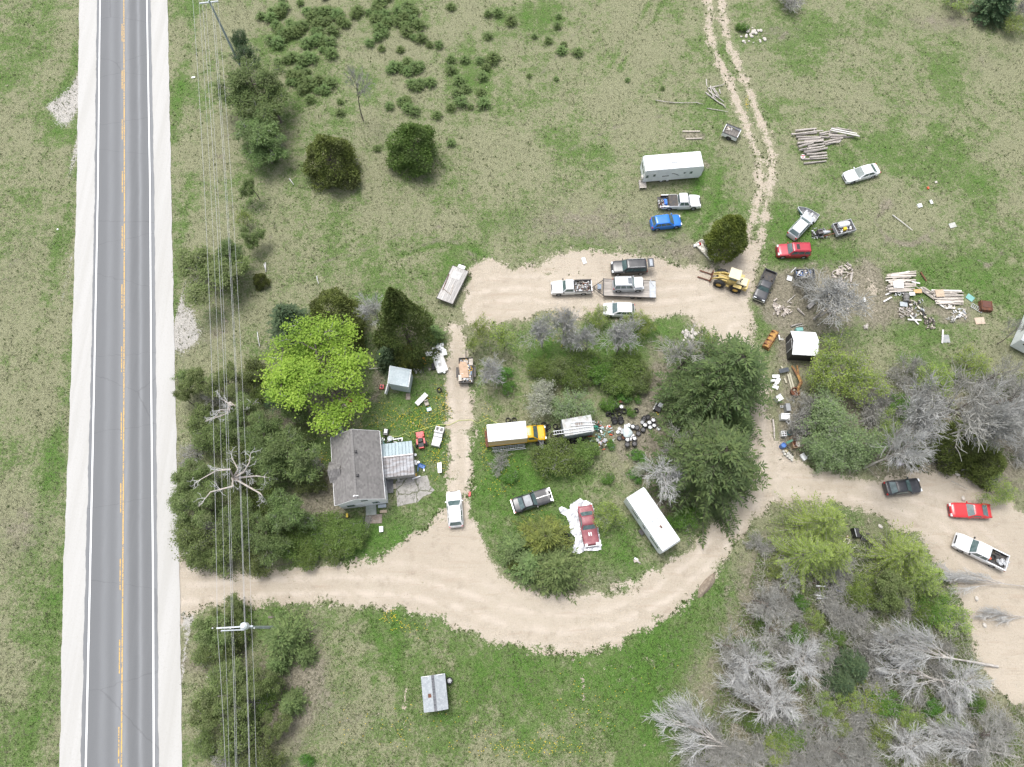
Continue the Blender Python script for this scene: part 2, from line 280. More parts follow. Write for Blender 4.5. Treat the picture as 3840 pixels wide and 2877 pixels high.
def ground_mat():
    m, nt, b = new_mat('meadow_and_soil')
    tc = nt.nodes.new('ShaderNodeTexCoord'); co = tc.outputs['Object']
    at = lambda n: nd(nt, 'ShaderNodeAttribute', attribute_name=n).outputs['Fac']
    L, C, S, X = noise(nt, co, .085, 5, .62), noise(nt, co, .7, 4, .65), noise(nt, co, 3.2, 3, .6), noise(nt, co, 9, 2, .6)
    ge = mth(nt, 'ADD', at('green'), mth(nt, 'ADD', mth(nt, 'MULTIPLY', mth(nt, 'SUBTRACT', L, .5), 3.2), mth(nt, 'ADD', mth(nt, 'MULTIPLY', mth(nt, 'SUBTRACT', C, .5), 2.0), mth(nt, 'MULTIPLY', mth(nt, 'SUBTRACT', S, .5), 1.5))))
    dry = mixc(nt, rng_(nt, X, .35, .65), (.178, .182, .102), (.28, .283, .178))
    grn = mixc(nt, rng_(nt, X, .35, .65), (.08, .128, .036), (.142, .205, .070))
    lush = mixc(nt, rng_(nt, X, .3, .7), (.052, .118, .022), (.115, .205, .045))
    col = mixc(nt, rng_(nt, ge, .02, .72), dry, grn)
    col = mixc(nt, rng_(nt, ge, .75, 1.15), col, lush)
    soil = mixc(nt, rng_(nt, S, .35, .65), (.17, .152, .115), (.29, .26, .20))
    be = mth(nt, 'ADD', at('bare'), mth(nt, 'ADD', mth(nt, 'MULTIPLY', mth(nt, 'SUBTRACT', C, .5), 1.5), mth(nt, 'MULTIPLY', mth(nt, 'SUBTRACT', X, .5), .8)))
    col = mixc(nt, rng_(nt, be, .28, .72, 0, .92), col, soil)
    gv = mth(nt, 'ADD', at('gravel'), mth(nt, 'ADD', mth(nt, 'MULTIPLY', mth(nt, 'SUBTRACT', S, .5), 1.3), mth(nt, 'MULTIPLY', mth(nt, 'SUBTRACT', X, .5), .9)))
    col = mixc(nt, rng_(nt, gv, .42, .6), col, (.42, .40, .365))
    sv = mth(nt, 'ADD', mth(nt, 'ADD', at('sand'), mth(nt, 'MULTIPLY', mth(nt, 'SUBTRACT', noise(nt, co, .35, 3), .5), .7)), mth(nt, 'ADD', mth(nt, 'MULTIPLY', mth(nt, 'SUBTRACT', C, .5), 1.3), mth(nt, 'ADD', mth(nt, 'MULTIPLY', mth(nt, 'SUBTRACT', S, .5), 1.2), mth(nt, 'MULTIPLY', mth(nt, 'SUBTRACT', X, .5), .8))))
    sc_ = mixc(nt, rng_(nt, L, .3, .7), (.485, .425, .342), (.43, .372, .295))
    sc_ = mixc(nt, rng_(nt, C, .5, .78, 0, .75), sc_, (.335, .285, .22))
    sc_ = mixc(nt, rng_(nt, X, .45, .8, 0, .35), sc_, (.56, .495, .415))
    wn = mth(nt, 'MULTIPLY', at('wear'), rng_(nt, noise(nt, co, .5, 4), .35, .6)); sc_ = mixc(nt, wn, sc_, (.55, .485, .405))
    mpx = nd(nt, 'ShaderNodeMapping'); mpx.inputs['Scale'].default_value = (.25, 2.2, 1); nt.links.new(co, mpx.inputs[0]); sc_ = mixc(nt, rng_(nt, noise(nt, mpx.outputs[0], .8, 5, .6, .6), .5, .75, 0, .55), sc_, (.40, .325, .25))
    smask = rng_(nt, sv, .42, .60); col = mixc(nt, smask, col, sc_)
    fine = noise(nt, co, 22, 2, .7)
    hv = nd(nt, 'ShaderNodeHueSaturation'); nt.links.new(col, hv.inputs['Color']); vv = mth(nt, 'SUBTRACT', mth(nt, 'MULTIPLY', rng_(nt, fine, .3, .7, .86, 1.14, False), rng_(nt, noise(nt, co, 5.5, 3, .65), .3, .7, .84, 1.16, False)), 1); nt.links.new(mth(nt, 'ADD', 1, mth(nt, 'MULTIPLY', vv, rng_(nt, smask, 0, 1, 1, .35))), hv.inputs['Value'])
    nt.links.new(hv.outputs[0], b.inputs['Base Color']); b.inputs['Roughness'].default_value = .95; b.inputs['Specular IOR Level'].default_value = .15
    bp = nd(nt, 'ShaderNodeBump', Strength=.7, Distance=.15)
    nt.links.new(mth(nt, 'ADD', S, mth(nt, 'MULTIPLY', fine, .8)), bp.inputs['Height']); nt.links.new(bp.outputs[0], b.inputs['Normal'])
    return m
M_ground = ground_mat()
fidx = np.arange(NX*NY).reshape(NY, NX)
fs = .25*(s_sand.reshape(NY, NX)[:-1, :-1]+s_sand.reshape(NY, NX)[:-1, 1:]+s_sand.reshape(NY, NX)[1:, :-1]+s_sand.reshape(NY, NX)[1:, 1:]).ravel()
fd = s_drive.reshape(NY, NX)[:-1, :-1].ravel()
m_drive = (fs > 0) & ((fd > -.9))
m_track = (fs > 0) & ~m_drive
tag(link('meadow_ground', grid_mesh('meadow_ground', ~(m_drive | m_track), 0), M_ground), kind='structure')
tag(link('sandy_driveway', grid_mesh('sandy_driveway', m_drive, 0), M_ground), kind='structure')
tag(link('field_track', grid_mesh('field_track', m_track, 0), M_ground), kind='structure')
far = MB().quad((-1500, -1500, -.12), (1500, -1500, -.12), (1500, 1500, -.12), (-1500, 1500, -.12)).build('far_ground', P('far_meadow', (.16, .17, .08), (.24, .22, .13), .05, .95))
tag(far, kind='structure')
# ------------------------------------------------------------------ highway
ROWS = (0, 720, 1440, 2157, 2877)
def edge(pxs):
    p = Gn(list(zip(pxs, ROWS))); p = [p[i] for i in range(5)]
    p.insert(0, p[0]+(p[0]-p[1])*3); p.append(p[-1]+(p[-1]-p[-2])*4); return np.array(p)
def resample(p, step):
    d = np.r_[0, np.cumsum(np.linalg.norm(np.diff(p, axis=0), axis=1))]; t = np.arange(0, d[-1], step)
    return np.c_[np.interp(t, d, p[:, 0]), np.interp(t, d, p[:, 1])], t
E_sl, E_al, E_wl = edge((298, 288, 266, 238, 224)), edge((364, 356, 341, 321.5, 304)), edge((376, 368, 354, 339, 323))
E_c, E_wr, E_ar, E_sr = edge((463, 465, 463, 458.5, 453)), edge((551.5, 563.7, 568, 575, 578)), edge((565, 579, 586, 591, 596)), edge((629, 643, 657, 674, 684))
YG = np.arange(-110, 205, .5)
def atY(e, y): o = np.argsort(e[:, 1]); return np.interp(y, e[o, 1], e[o, 0])
def strip(name, xa, xb, z, mat, n=12, ya=YG, attr=True, kind='structure', par=None):
    V = []; A = []
    for i in range(n+1):
        f = i/n; V.append(np.c_[xa+(xb-xa)*f, ya, np.full(len(ya), z)]); A.append(np.full(len(ya), f))
    V = np.concatenate(V); A = np.concatenate(A); m = len(ya)
    q = np.array([[i*m+j, (i+1)*m+j, (i+1)*m+j+1, i*m+j+1] for i in range(n) for j in range(m-1)])
    me = np_mesh(name, V, q)
    if attr: me.attributes.new('across', 'FLOAT', 'POINT').data.foreach_set('value', A.astype(np.float32))
    o = link(name, me, mat, par)
    if kind: tag(o, kind=kind)
    return o
def asphalt():
    m, nt, b = new_mat('old_asphalt'); tc = nt.nodes.new('ShaderNodeTexCoord'); co = tc.outputs['Object']
    ac = nd(nt, 'ShaderNodeAttribute', attribute_name='across').outputs['Fac']
    rp = nt.nodes.new('ShaderNodeValToRGB'); rp.color_ramp.interpolation = 'B_SPLINE'; nt.links.new(ac, rp.inputs[0])
    st = [(0, .19), (.04, .175), (.07, .145), (.20, .145), (.25, .195), (.30, .185), (.36, .145), (.42, .165), (.465, .22), (.52, .20), (.545, .235), (.58, .215), (.62, .135), (.70, .13), (.735, .15), (.765, .26), (.80, .15), (.86, .14), (.93, .15), (.96, .21), (1, .22)]
    els = rp.color_ramp.elements
    while len(els) < len(st): els.new(.5)
    for e, (p, v) in zip(els, st): e.position = p; e.color = (v*.97, v, v*1.03, 1)
    mp = nd(nt, 'ShaderNodeMapping'); mp.inputs['Scale'].default_value = (1, .06, 1); nt.links.new(co, mp.inputs[0])
    col = mixc(nt, rng_(nt, noise(nt, mp.outputs[0], 1.6, 4), .3, .7, 0, 1), rp.outputs[0], (.155, .16, .165))
    mx = mixc(nt, .35, rp.outputs[0], col)
    # sealed and open cracks running across
    wv = nt.nodes.new('ShaderNodeTexVoronoi'); wv.feature = 'DISTANCE_TO_EDGE'; wv.inputs['Scale'].default_value = 1
    mp2 = nd(nt, 'ShaderNodeMapping'); mp2.inputs['Scale'].default_value = (.035, .11, 1)
    ns = nd(nt, 'ShaderNodeTexNoise', Scale=.9, Detail=4); nt.links.new(co, ns.inputs['Vector'])
    ad = nt.nodes.new('ShaderNodeVectorMath'); ad.operation = 'MULTIPLY_ADD'; nt.links.new(ns.outputs['Color'], ad.inputs[0]); ad.inputs[1].default_value = (.6, .9, 0); nt.links.new(co, ad.inputs[2])
    nt.links.new(ad.outputs[0], mp2.inputs[0]); nt.links.new(mp2.outputs[0], wv.inputs['Vector'])
    ck = rng_(nt, wv.outputs['Distance'], .0, .006, .28, 0)
    mx = mixc(nt, ck, mx, (.07, .07, .072))
    hv = nd(nt, 'ShaderNodeHueSaturation'); nt.links.new(mx, hv.inputs['Color']); nt.links.new(rng_(nt, noise(nt, co, 14, 3, .7), .3, .7, .92, 1.08, False), hv.inputs['Value'])
    nt.links.new(hv.outputs[0], b.inputs['Base Color']); b.inputs['Roughness'].default_value = .85
    return m
def shoulder_mat():
    m, nt, b = new_mat('crushed_limestone'); tc = nt.nodes.new('ShaderNodeTexCoord'); co = tc.outputs['Object']
    mp = nd(nt, 'ShaderNodeMapping'); mp.inputs['Scale'].default_value = (.9, .02, 1); mp.inputs['Rotation'].default_value = (0, 0, R(-9.5)); nt.links.new(co, mp.inputs[0])
    c = mixc(nt, rng_(nt, noise(nt, mp.outputs[0], 1, 4), .35, .7), (.445, .438, .42), (.405, .397, .375))
    c = mixc(nt, rng_(nt, noise(nt, co, 6, 3, .7), .5, .8, 0, .7), c, (.36, .345, .31))
    nt.links.new(c, b.inputs['Base Color']); b.inputs['Roughness'].default_value = .95
    bp = nd(nt, 'ShaderNodeBump', Strength=.3, Distance=.03); nt.links.new(noise(nt, co, 18, 3), bp.inputs['Height']); nt.links.new(bp.outputs[0], b.inputs['Normal'])
    return m
M_asph, M_sh = asphalt(), shoulder_mat()
jit = lambda a, s: a*(np.random.RandomState(s).rand(len(YG))-.5)+a*.8*np.sin(YG*.9+s)*np.sin(YG*.31+2*s)
strip('gravel_shoulder', atY(E_sl, YG)+jit(.07, 1), atY(E_sr, YG)+jit(.07, 2), .055, M_sh, 8)
road = strip('asphalt_road', atY(E_al, YG)+jit(.08, 3), atY(E_ar, YG)+jit(.06, 4), .075, M_asph, 24)
def paint(name, c, thr):
    m, nt, b = new_mat(name); tc = nt.nodes.new('ShaderNodeTexCoord')
    w = noise(nt, tc.outputs['Object'], 5, 4, .75)
    col = mixc(nt, rng_(nt, w, thr, thr+.1), c, (.16, .163, .165)); nt.links.new(col, b.inputs['Base Color']); b.inputs['Roughness'].default_value = .7; return m
M_wl, M_yl = paint('white_road_paint', (.78, .79, .79), .68), paint('worn_yellow_paint', (.62, .38, .09), .50)
for k, e in enumerate((E_wl, E_wr)):
    x = atY(e, YG); strip('edge_line', x-.10, x+.10, .080, M_wl, 1, attr=False, par=road, kind=None)
x = atY(E_c, YG)+.10; strip('centre_line', x-.07, x+.07, .080, M_yl, 1, attr=False, par=road, kind=None)
YD = np.linspace(0, 1, 8)
for y0 in np.arange(-106, 200, 9.1):
    yy = y0+1.2+YD*3.6; x = atY(E_c, yy)-.20; strip('centre_dash', x-.065, x+.065, .080, M_yl, 1, ya=yy, attr=False, par=road, kind=None)
# ------------------------------------------------------------------ grass and dandelions (nobody could count them)
def lookup(arr, p):
    i = np.clip(((p[:, 0]-GX0)/GS).round().astype(int), 0, NX-1); j = np.clip(((p[:, 1]-GY0)/GS).round().astype(int), 0, NY-1); return arr[j*NX+i]
def off_road(p): return (p[:, 0] < atY(E_sl, p[:, 1])-.1) | (p[:, 0] > atY(E_sr, p[:, 1])+.15)
RS = np.random.RandomState(11)
def view_points(n):
    v = RS.rand(n); px = RS.rand(n)*4000-80; py = -60+v*3000; return Gn(np.c_[px, py])
def tufts(name, n, hmin, hmax, keep, mat, blades=4, wid=.035, label=None):
    p = view_points(n); p = p[keep(p)]; n = len(p)
    p = np.repeat(p, blades, 0)+RS.randn(n*blades, 2)*.07; m = len(p)
    a = RS.rand(m)*2*np.pi; h = hmin+(hmax-hmin)*RS.rand(m); ln = .35+.5*RS.rand(m)
    dx, dy = np.cos(a), np.sin(a); w = wid*(.7+.6*RS.rand(m))
    z = lookup(np.zeros(NX*NY), p)
    V = np.empty((m, 3, 3)); V[:, 0] = np.c_[p[:, 0]-dy*w, p[:, 1]+dx*w, z]; V[:, 1] = np.c_[p[:, 0]+dy*w, p[:, 1]-dx*w, z]
    V[:, 2] = np.c_[p[:, 0]+dx*h*ln, p[:, 1]+dy*h*ln, h]
    o = link(name, np_mesh(name, V.reshape(-1, 3), np.arange(m*3).reshape(-1, 3)), mat)
    return tag(o, label, 'grass', kind='stuff')
M_gg = leafmat('green_grass', (.078, .13, .034), (.135, .195, .062), (.10, .15, .052), .35, .2)
M_gd = leafmat('dry_grass', (.20, .21, .125), (.30, .305, .20), (.24, .245, .155), .3, .2)
ng = lambda p, s: .5+.28*np.sin(p[:, 0]*.35+s)*np.sin(p[:, 1]*.41+s*2)+.22*np.sin(p[:, 0]*1.3+s*3+p[:, 1]*.7)
tufts('green_grass', 130000, .06, .20, lambda p: (RS.rand(len(p)) < np.clip(lookup(green, p)*1.25-lookup(bare, p)*.4, .06, 1)*(.4+.9*ng(p, 1))) & (lookup(sand2, p)+.25*(ng(p, 3)-.5) < .46) & off_road(p), M_gg, 4, label='short green grass growing over the meadow and lawns')
tufts('dry_grass', 140000, .08, .24, lambda p: (RS.rand(len(p)) < np.clip(.85-lookup(green, p)*.8, .1, 1)*(.4+.9*ng(p, 2))) & (lookup(sand2, p) < .4) & off_road(p), M_gd, 4, .03, label='straw coloured dead grass lying over the meadow')
tufts('grass_clumps', 3500, .10, .28, lambda p: (RS.rand(len(p)) < .25+.6*ng(p, 4)) & (lookup(sand2, p) < .38) & off_road(p), leafmat('coarse_grass', (.08, .12, .035), (.14, .18, .065), (.18, .19, .10), .3, .3), 10, .04, label='coarse darker grass clumps dotted over the meadow')
def weeds(p):
    s = lookup(sand2, p); return (s > .36) & (s < .95) & (ng(p, 5) > .42) & (RS.rand(len(p)) < .22*np.exp(-((s-.5)/.13)**2)+.006) & off_road(p)
tufts('weed_tufts', 420000, .06, .22, weeds, leafmat('weed_leaf', (.06, .11, .025), (.12, .18, .05), (.10, .13, .045), .3, .4), 5, .07, label='low green weeds along the sandy lane edges')
pp = view_points(60000); pp = pp[(lookup(sand2, pp) > .62) & off_road(pp)]; n = len(pp); sz = .025+.05*RS.rand(n)**3; th = RS.rand(n)*6.28
V = np.stack([np.c_[pp[:, 0]+sz*np.cos(th+k*2.1), pp[:, 1]+sz*np.sin(th+k*2.1), np.full(n, .005)] for k in range(3)]+[np.c_[pp, sz*.9]], 1); o3 = np.arange(n)[:, None]*4
tag(link('loose_stones', np_mesh('loose_stones', V.reshape(-1, 3), np.concatenate([o3+[0, 1, 3], o3+[1, 2, 3], o3+[2, 0, 3]])), leafmat('loose_stone', (.30, .27, .23), (.58, .54, .49), (.40, .36, .31), 0, .3)), 'small loose stones strewn over the sandy lanes', 'stones', kind='stuff')
dp = []
for px, py, sx, sy, n in ((1590, 1580, 90, 60, 160), (1660, 1520, 30, 60, 90), (1640, 1720, 40, 60, 80), (1480, 1570, 140, 40, 110), (1820, 1650, 20, 120, 60), (1200, 1715, 30, 20, 40), (1460, 2310, 30, 20, 40), (1510, 2350, 60, 30, 30), (2000, 2800, 200, 40, 120), (1560, 2730, 300, 80, 60), (2250, 2640, 200, 120, 60), (1800, 1060, 30, 40, 20), (2080, 1180, 60, 10, 25), (3730, 2420, 40, 60, 40), (1990, 1900, 60, 60, 20), (2120, 1270, 100, 40, 30), (2800, 390, 6, 20, 30), (1370, 1520, 100, 20, 30), (1900, 1780, 60, 90, 50)):
    c = RS.randn(n, 2)*[sx*.6, sy*.6]+[px, py]; dp.append(Gn(c))
dp = np.concatenate(dp); dp = dp[lookup(sand2, dp) < .7]; th = np.arange(6)*np.pi/3
V = np.concatenate([np.c_[dp[:, 0]+.055*np.cos(t), dp[:, 1]+.055*np.sin(t), np.full(len(dp), .17)] for t in th]); n = len(dp)
tag(link('dandelion_flowers', np_mesh('dandelion_flowers', V, np.stack([np.arange(n)+k*n for k in (0, 1, 2, 3)], 1)), P('dandelion', (.75, .55, .02), (.65, .45, .02), 5, .7)), 'yellow dandelion heads dotted through the lawn', 'flowers', kind='stuff')
# ------------------------------------------------------------------ vehicles
def lerp(a, b, f): return a+(b-a)*f
def rrect(x0, x1, hw, rad, z, n=4, hw1=None):
    "rounded rectangle ring in plan; hw at x0 end, hw1 at x1 end"
    hw1 = hw if hw1 is None else hw1; pts = []
    for cx, cy, a0 in ((x1-rad, hw1-rad, 0), (x0+rad, hw-rad, 90), (x0+rad, -hw+rad, 180), (x1-rad, -hw1+rad, 270)):
        for k in range(n+1):
            a = R(a0+90*k/n); pts.append((cx+rad*math.cos(a), cy+rad*math.sin(a), z))
    return pts
_wheelcache = {}
def wheel(par, x, y, r, w, rim=None, rimr=.62, side=1):
    key = (round(r, 2), round(w, 2), rimr)
    if key not in _wheelcache:
        Mx = Matrix.Rotation(R(90), 4, 'X')
        t = MB().lathe([(r*rimr, -w/2), (r*.93, -w/2), (r, -w*.33), (r, w*.33), (r*.93, w/2), (r*rimr, w/2), (r*rimr, -w/2)], 20, Mx, False)
        rm = MB().lathe([(r*rimr, -w*.42), (r*rimr*.98, w*.42), (r*rimr*.9, w*.36)], 20, Mx, False)
        rm.lathe([(r*rimr*.32, w*.30), (r*rimr*.28, w*.42), (.001, w*.42)], 10, Mx, False)
        for k in range(5):
            a = k*2*math.pi/5
            Ms = Mx @ Matrix.Rotation(a, 4, 'Z'); rm.box((r*rimr*.58, 0, w*.34), (r*rimr*.75, r*.22, .03), M=Ms)
        hubd = MB().lathe([(r*rimr*.97, -.02), (.001, -.02)], 16, Mx, False)
        _wheelcache[key] = (t.mesh('tyre', True), rm.mesh('rim', False), hubd.mesh('brake_disc'))
    t, rm, hd = _wheelcache[key]
    e = bpy.data.objects.new('wheel', t); 
    if not t.materials: t.materials.append(M_tyre)
    COL.objects.link(e); e.parent = par; e.location = (x, y, r); e.rotation_euler = (0, 0, 0 if side < 0 else math.pi)
    me = rm
    if rim is not None and rim is not M_rim:
        k2 = (key, rim.name)
        if k2 not in _wheelcache: c = rm.copy(); c.materials.clear(); c.materials.append(rim); _wheelcache[k2] = c
        me = _wheelcache[k2]
    elif not rm.materials: rm.materials.append(M_rim)
    o = link('rim', me, None, e); link('brake_disc', hd, M_dark, e)
    return e
def frame_px(rear, front, z, k=.96):
    a, b = G(*rear, z), G(*front, z); c = (a+b)/2; d = b-a
    return c, math.atan2(d.y, d.x), d.length*k
#            H     belt  hood  nose  tail   rw0   rw1   ws1   ws0   wheelr  fa    ra   side panes
CARS = dict(
    sedan=(1.44, .94, .93, .70, .98, .10, .27, .50, .69, .32, .19, .80, ((.14, .48), (.52, .88))),
    hatch=(1.55, 1.0, .98, .74, 1.0, .03, .13, .55, .73, .34, .19, .82, ((.10, .34), (.38, .62), (.66, .9))),
    suv=(1.74, 1.08, 1.06, .86, 1.08, .012, .05, .58, .70, .36, .18, .82, ((.05, .30), (.34, .60), (.64, .93))),
    classic=(1.34, .88, .90, .80, .88, .15, .29, .49, .61, .34, .2, .82, ((.2, .85),)),
    sport=(1.26, .84, .84, .60, .90, .07, .30, .45, .61, .31, .19, .79, ((.35, .88),)))
def body_loft(L, Wd, ztop, axles, rw, zb=.24, x0=None, x1=None, endk=.20, n=46):
    mb = MB(); rings = []; x0 = -L/2 if x0 is None else x0; x1 = L/2 if x1 is None else x1
    xs_ = sorted(set([x0+(x1-x0)*i/n for i in range(n+1)]+[a+s for a in axles for s in (-rw-.07, -rw-.065, rw+.065, rw+.07)]))
    ra = rw+.066
    for x in xs_:
        t = abs(2*x/L); w = Wd/2*(1-endk*max(0, (t-.72)/.28)**2.2)
        zt = ztop(x/L+.5); zbo = zb
        for a in axles:
            if abs(x-a) < ra: zbo = max(zb, rw+math.sqrt(max(0, ra*ra-(x-a)**2)))
        zbo = min(zbo, zt-.14); zm = max(.52, zbo+.03); zm = min(zm, zt-.10)
        half = [(0, zt+.025), (w*.55, zt+.02), (w*.86, zt-.005), (w*.965, zt-.05), (w, max(zt-.13, zm+.01)), (w*1.005, zm), (w*.975, zbo)]
        rings.append([(x, -y, z) for y, z in reversed(half)]+[(x, y, z) for y, z in half[1:]])
    return mb.loft(rings)
def zprof(pts):
    xs2, zs2 = [p[0] for p in pts], [p[1] for p in pts]; return lambda f: float(np.interp(f, xs2, zs2))
def cabin(t, L, Wd, H, belt, rw0, rw1, ws1, ws0, paint, panes, roofmat=None, glass=None, flat_back=False, name='cabin'):
    glass = glass or M_glass
    X0 = lambda f: lerp(rw0, rw1, f)*L-L/2
    X1 = lambda f: lerp(ws0, ws1, f)*L-L/2
    HW = lambda f: lerp(Wd/2-.06, Wd/2-.23, f)
    Z = lambda f: lerp(belt-.03, H, f)
    rings = [rrect(X0(f), X1(f), HW(f), r, Z(f)) for f, r in ((0, .10), (.5, .12), (.86, .14), (.95, .16))]
    x0, x1, hw = X0(1), X1(1), HW(1)
    rings.append(rrect(x0+.03, x1-.04, hw-.06, .16, H)); kx = min(.28, .28*(x1-x0)); rings.append(rrect(x0+kx, x1-kx, hw-.35, .12, H+.02))
    c = MB().loft(rings).build(name, paint, t, smooth=True)
    if roofmat:
        MB().loft([rrect(x0+.02, x1-.03, hw-.05, .16, H-.005), rrect(x0+.06, x1-.07, hw-.09, .16, H+.012), rrect(x0+kx+.02, x1-kx-.02, hw-.37, .12, H+.03)]).build('roof_panel', roofmat, t, smooth=True)
    def pane(nm, fx, f0, f1, in0, in1, off):
        a, b = HW(f0)-in0, HW(f1)-in1
        g = MB().loft([[(fx(f0)+off[0], -a, Z(f0)+off[1]), (fx(f0)+off[0]*2.2, 0, Z(f0)+off[1]), (fx(f0)+off[0], a, Z(f0)+off[1])],
                       [(fx(f1)+off[0], -b, Z(f1)+off[1]), (fx(f1)+off[0]*2.2, 0, Z(f1)+off[1]), (fx(f1)+off[0], b, Z(f1)+off[1])]], False, False, False)
        return g.build(nm, glass, t)
    pane('windshield', X1, .07, .90, .07, .09, (.022, .02))
    pane('rear_window', X0, .14, .88, .10, .12, (-.022, .02))
    for s in (-1, 1):
        for u0, u1 in panes:
            p = [(lerp(X0(f), X1(f), u), s*(HW(f)+.014), Z(f)) for f, u in ((.12, u0), (.12, u1), (.84, lerp(u1, .5, .02)), (.84, u0))]
            MB().quad(*p).build('side_window', glass, t)
    return c, X0, X1, HW
def lights(t, L, Wd, zf, zr, big=1., rear=True):
    for s in (-1, 1):
        MB().box((L/2-.16, s*(Wd/2-.30), zf), (.26, .34*big, .14)).build('headlight', M_headl, t)
        if rear: MB().box((-L/2+.09, s*(Wd/2-.20), zr), (.16, .24, .22)).build('taillight', M_red, t)
def car(name, label, rear, front, paint, kind, cat='car', base=0., W_=1.82, group=None, roofmat=None, rails=None, rim=None, k=.96, sunroof=None, wr=None, glass=None):
    H, belt, hood, nose, tail, rw0, rw1, ws1, ws0, rw, fa, ra, panes = CARS[kind]; rw = wr or rw
    c, rz, L = frame_px(rear, front, .75+base, k)
    t = T(name, label, cat, (c.x, c.y, base), rz, group)
    zt = zprof([(0, tail-.34), (.012, tail-.12), (.03, tail), (rw0+.02, tail), (.45, belt), (ws0-.02, hood+.01), (.9, hood-.1), (.965, nose+.03), (.988, nose-.1), (1, nose-.26)])
    axles = (L/2-fa*L, L/2-ra*L)
    body_loft(L, W_, zt, axles, rw).build('body', paint, t, smooth=True)
    cabin(t, L, W_, H, belt, rw0, rw1, ws1, ws0, paint, panes, roofmat, glass)
    for ax in axles:
        for s in (-1, 1): wheel(t, ax, s*(W_/2-.115), rw, .22, rim, .64, s)
    lights(t, L, W_, nose-.03, tail-.22)
    MB().box((L/2-.035, 0, nose-.22), (.09, W_*.5, .17)).build('grille', M_black, t)
    for s in (-1, 1): MB().box((ws0*L-L/2-.12, s*(W_/2+.06), belt+.06), (.12, .20, .13), taper=.15).build('mirror', paint, t)
    MB().box((0, 0, .25), (L*.86, W_*.9, .14)).build('underbody', M_black, t)
    if rails:
        for s in (-1, 1): MB().tube([(rw1*L-L/2+.15, s*(W_/2-.32), H+.02), (rw1*L-L/2+.25, s*(W_/2-.32), H+.08), (ws1*L-L/2-.3, s*(W_/2-.32), H+.08), (ws1*L-L/2-.2, s*(W_/2-.32), H+.02)], .025, 6).build('roof_rail', rails, t)
    if sunroof: MB().box((lerp(rw1, ws1, sunroof)*L-L/2, 0, H+.02), (.42, .8, .02)).build('sunroof', M_black, t)
    return t, L
def pickup(name, label, rear, front, paint, cabf, base=0, W_=1.95, H=1.82, doors=1, bedmat=None, k=.96, rim=None, group=None, tailgate_open=False, railmat=None, bumper=None, wr=.38, roofmat=None):
    c, rz, L = frame_px(rear, front, .85+base, k); t = T(name, label, 'pickup truck', (c.x, c.y, base), rz, group)
    belt, hood, nose = 1.12, 1.08, .92; bedx = cabf*L-L/2     # cabf: back of the cab, as a share of the length from the tail
    ws0, ws1 = .73, .645
    zt = zprof([(0, belt), (cabf, belt), (ws0-.02, hood+.02), (.92, hood-.05), (.97, nose), (.99, nose-.12), (1, nose-.35)])
    axles = (L/2-.175*L, L/2-.79*L)
    body_loft(L, W_, zt, axles[:1], wr, .3, bedx, L/2, .15, 30).build('body', paint, t, smooth=True)
    panes = ((.12, .9),) if doors == 1 else ((.08, .44), (.5, .92))
    cabin(t, L, W_, H, belt, cabf+.005, cabf+.03, ws1, ws0, paint, panes, roofmat)
    xb0, xb1 = -L/2+.06, bedx-.03; ra_ = wr+.06; xa = axles[1]
    side = [(xb0, .5)]+[(xa-ra_*math.cos(R(a)), max(.5, wr+ra_*math.sin(R(a)))) for a in range(0, 181, 15)]+[(xb1, .5), (xb1, belt), (xb0, belt)]
    for s in (-1, 1):
        y = s*W_/2; MB().prismy(side, min(y, y-s*.09), max(y, y-s*.09)).build('bed_side', paint, t)
        MB().box(((xb0+xb1)/2, s*(W_/2-.05), belt+.012), (xb1-xb0, .13, .03)).build('bed_rail', railmat or paint, t)
    bm = bedmat or M_dark
    MB().box(((xb0+xb1)/2, 0, .66), (xb1-xb0, W_-.18, .08)).build('bed_floor', bm, t)
    for s in (-1, 1):
        MB().box(((xb0+xb1)/2, s*(W_/2-.125), .90), (xb1-xb0-.05, .05, .4)).build('bed_liner', bm, t); MB().box((xa, s*(W_/2-.26), .78), (.8, .22, .2), taper=.15).build('wheel_tub', bm, t)
    MB().box((xb1-.03, 0, .9), (.05, W_-.2, .42)).build('bed_front', bm, t)
    if tailgate_open: MB().box((xb0-.24, 0, .72), (.5, W_-.2, .05)).build('tailgate', M_dark, t)
    else: MB().box((xb0+.03, 0, .85), (.07, W_-.2, .5)).build('tailgate', paint, t)
    for ax in axles:
        for s in (-1, 1): wheel(t, ax, s*(W_/2-.13), wr, .26, rim, .6, s)
    lights(t, L, W_, nose-.08, .85, 1.1, False)
    for s in (-1, 1):
        MB().box((-L/2+.07, s*(W_/2-.05), .88), (.10, .12, .3)).build('taillight', M_red, t)
        MB().box((ws0*L-L/2-.1, s*(W_/2+.09), belt+.1), (.14, .22, .2), taper=.15).build('mirror', M_black, t)
    MB().box((L/2-.03, 0, .55), (.14, W_*.92, .2)).build('front_bumper', bumper or paint, t); MB().box((-L/2+.02, 0, .5), (.14, W_*.9, .16)).build('rear_bumper', bumper or M_chrome, t)
    MB().box((L/2-.03, 0, nose-.15), (.09, W_*.55, .22)).build('grille', M_black, t); MB().box((0, 0, .4), (L*.8, W_*.6, .18)).build('underbody', M_black, t)
    return t, L, (xb0, xb1, W_)
def carpaint(n, c, rough=.3, c2=None, coat=.5): return P(n, c, c2 or tuple(x*.9 for x in c), 1.0, rough, coat=coat)
C_white = P('white_car_paint', (.78, .79, .80), (.62, .62, .60), .9, .35, coat=.4, lo=.45, hi=.85); C_black = carpaint('black_car_paint', (.02, .021, .024), .35, (.04, .04, .043)); C_blue = carpaint('bright_blue_paint', (.015, .17, .62))
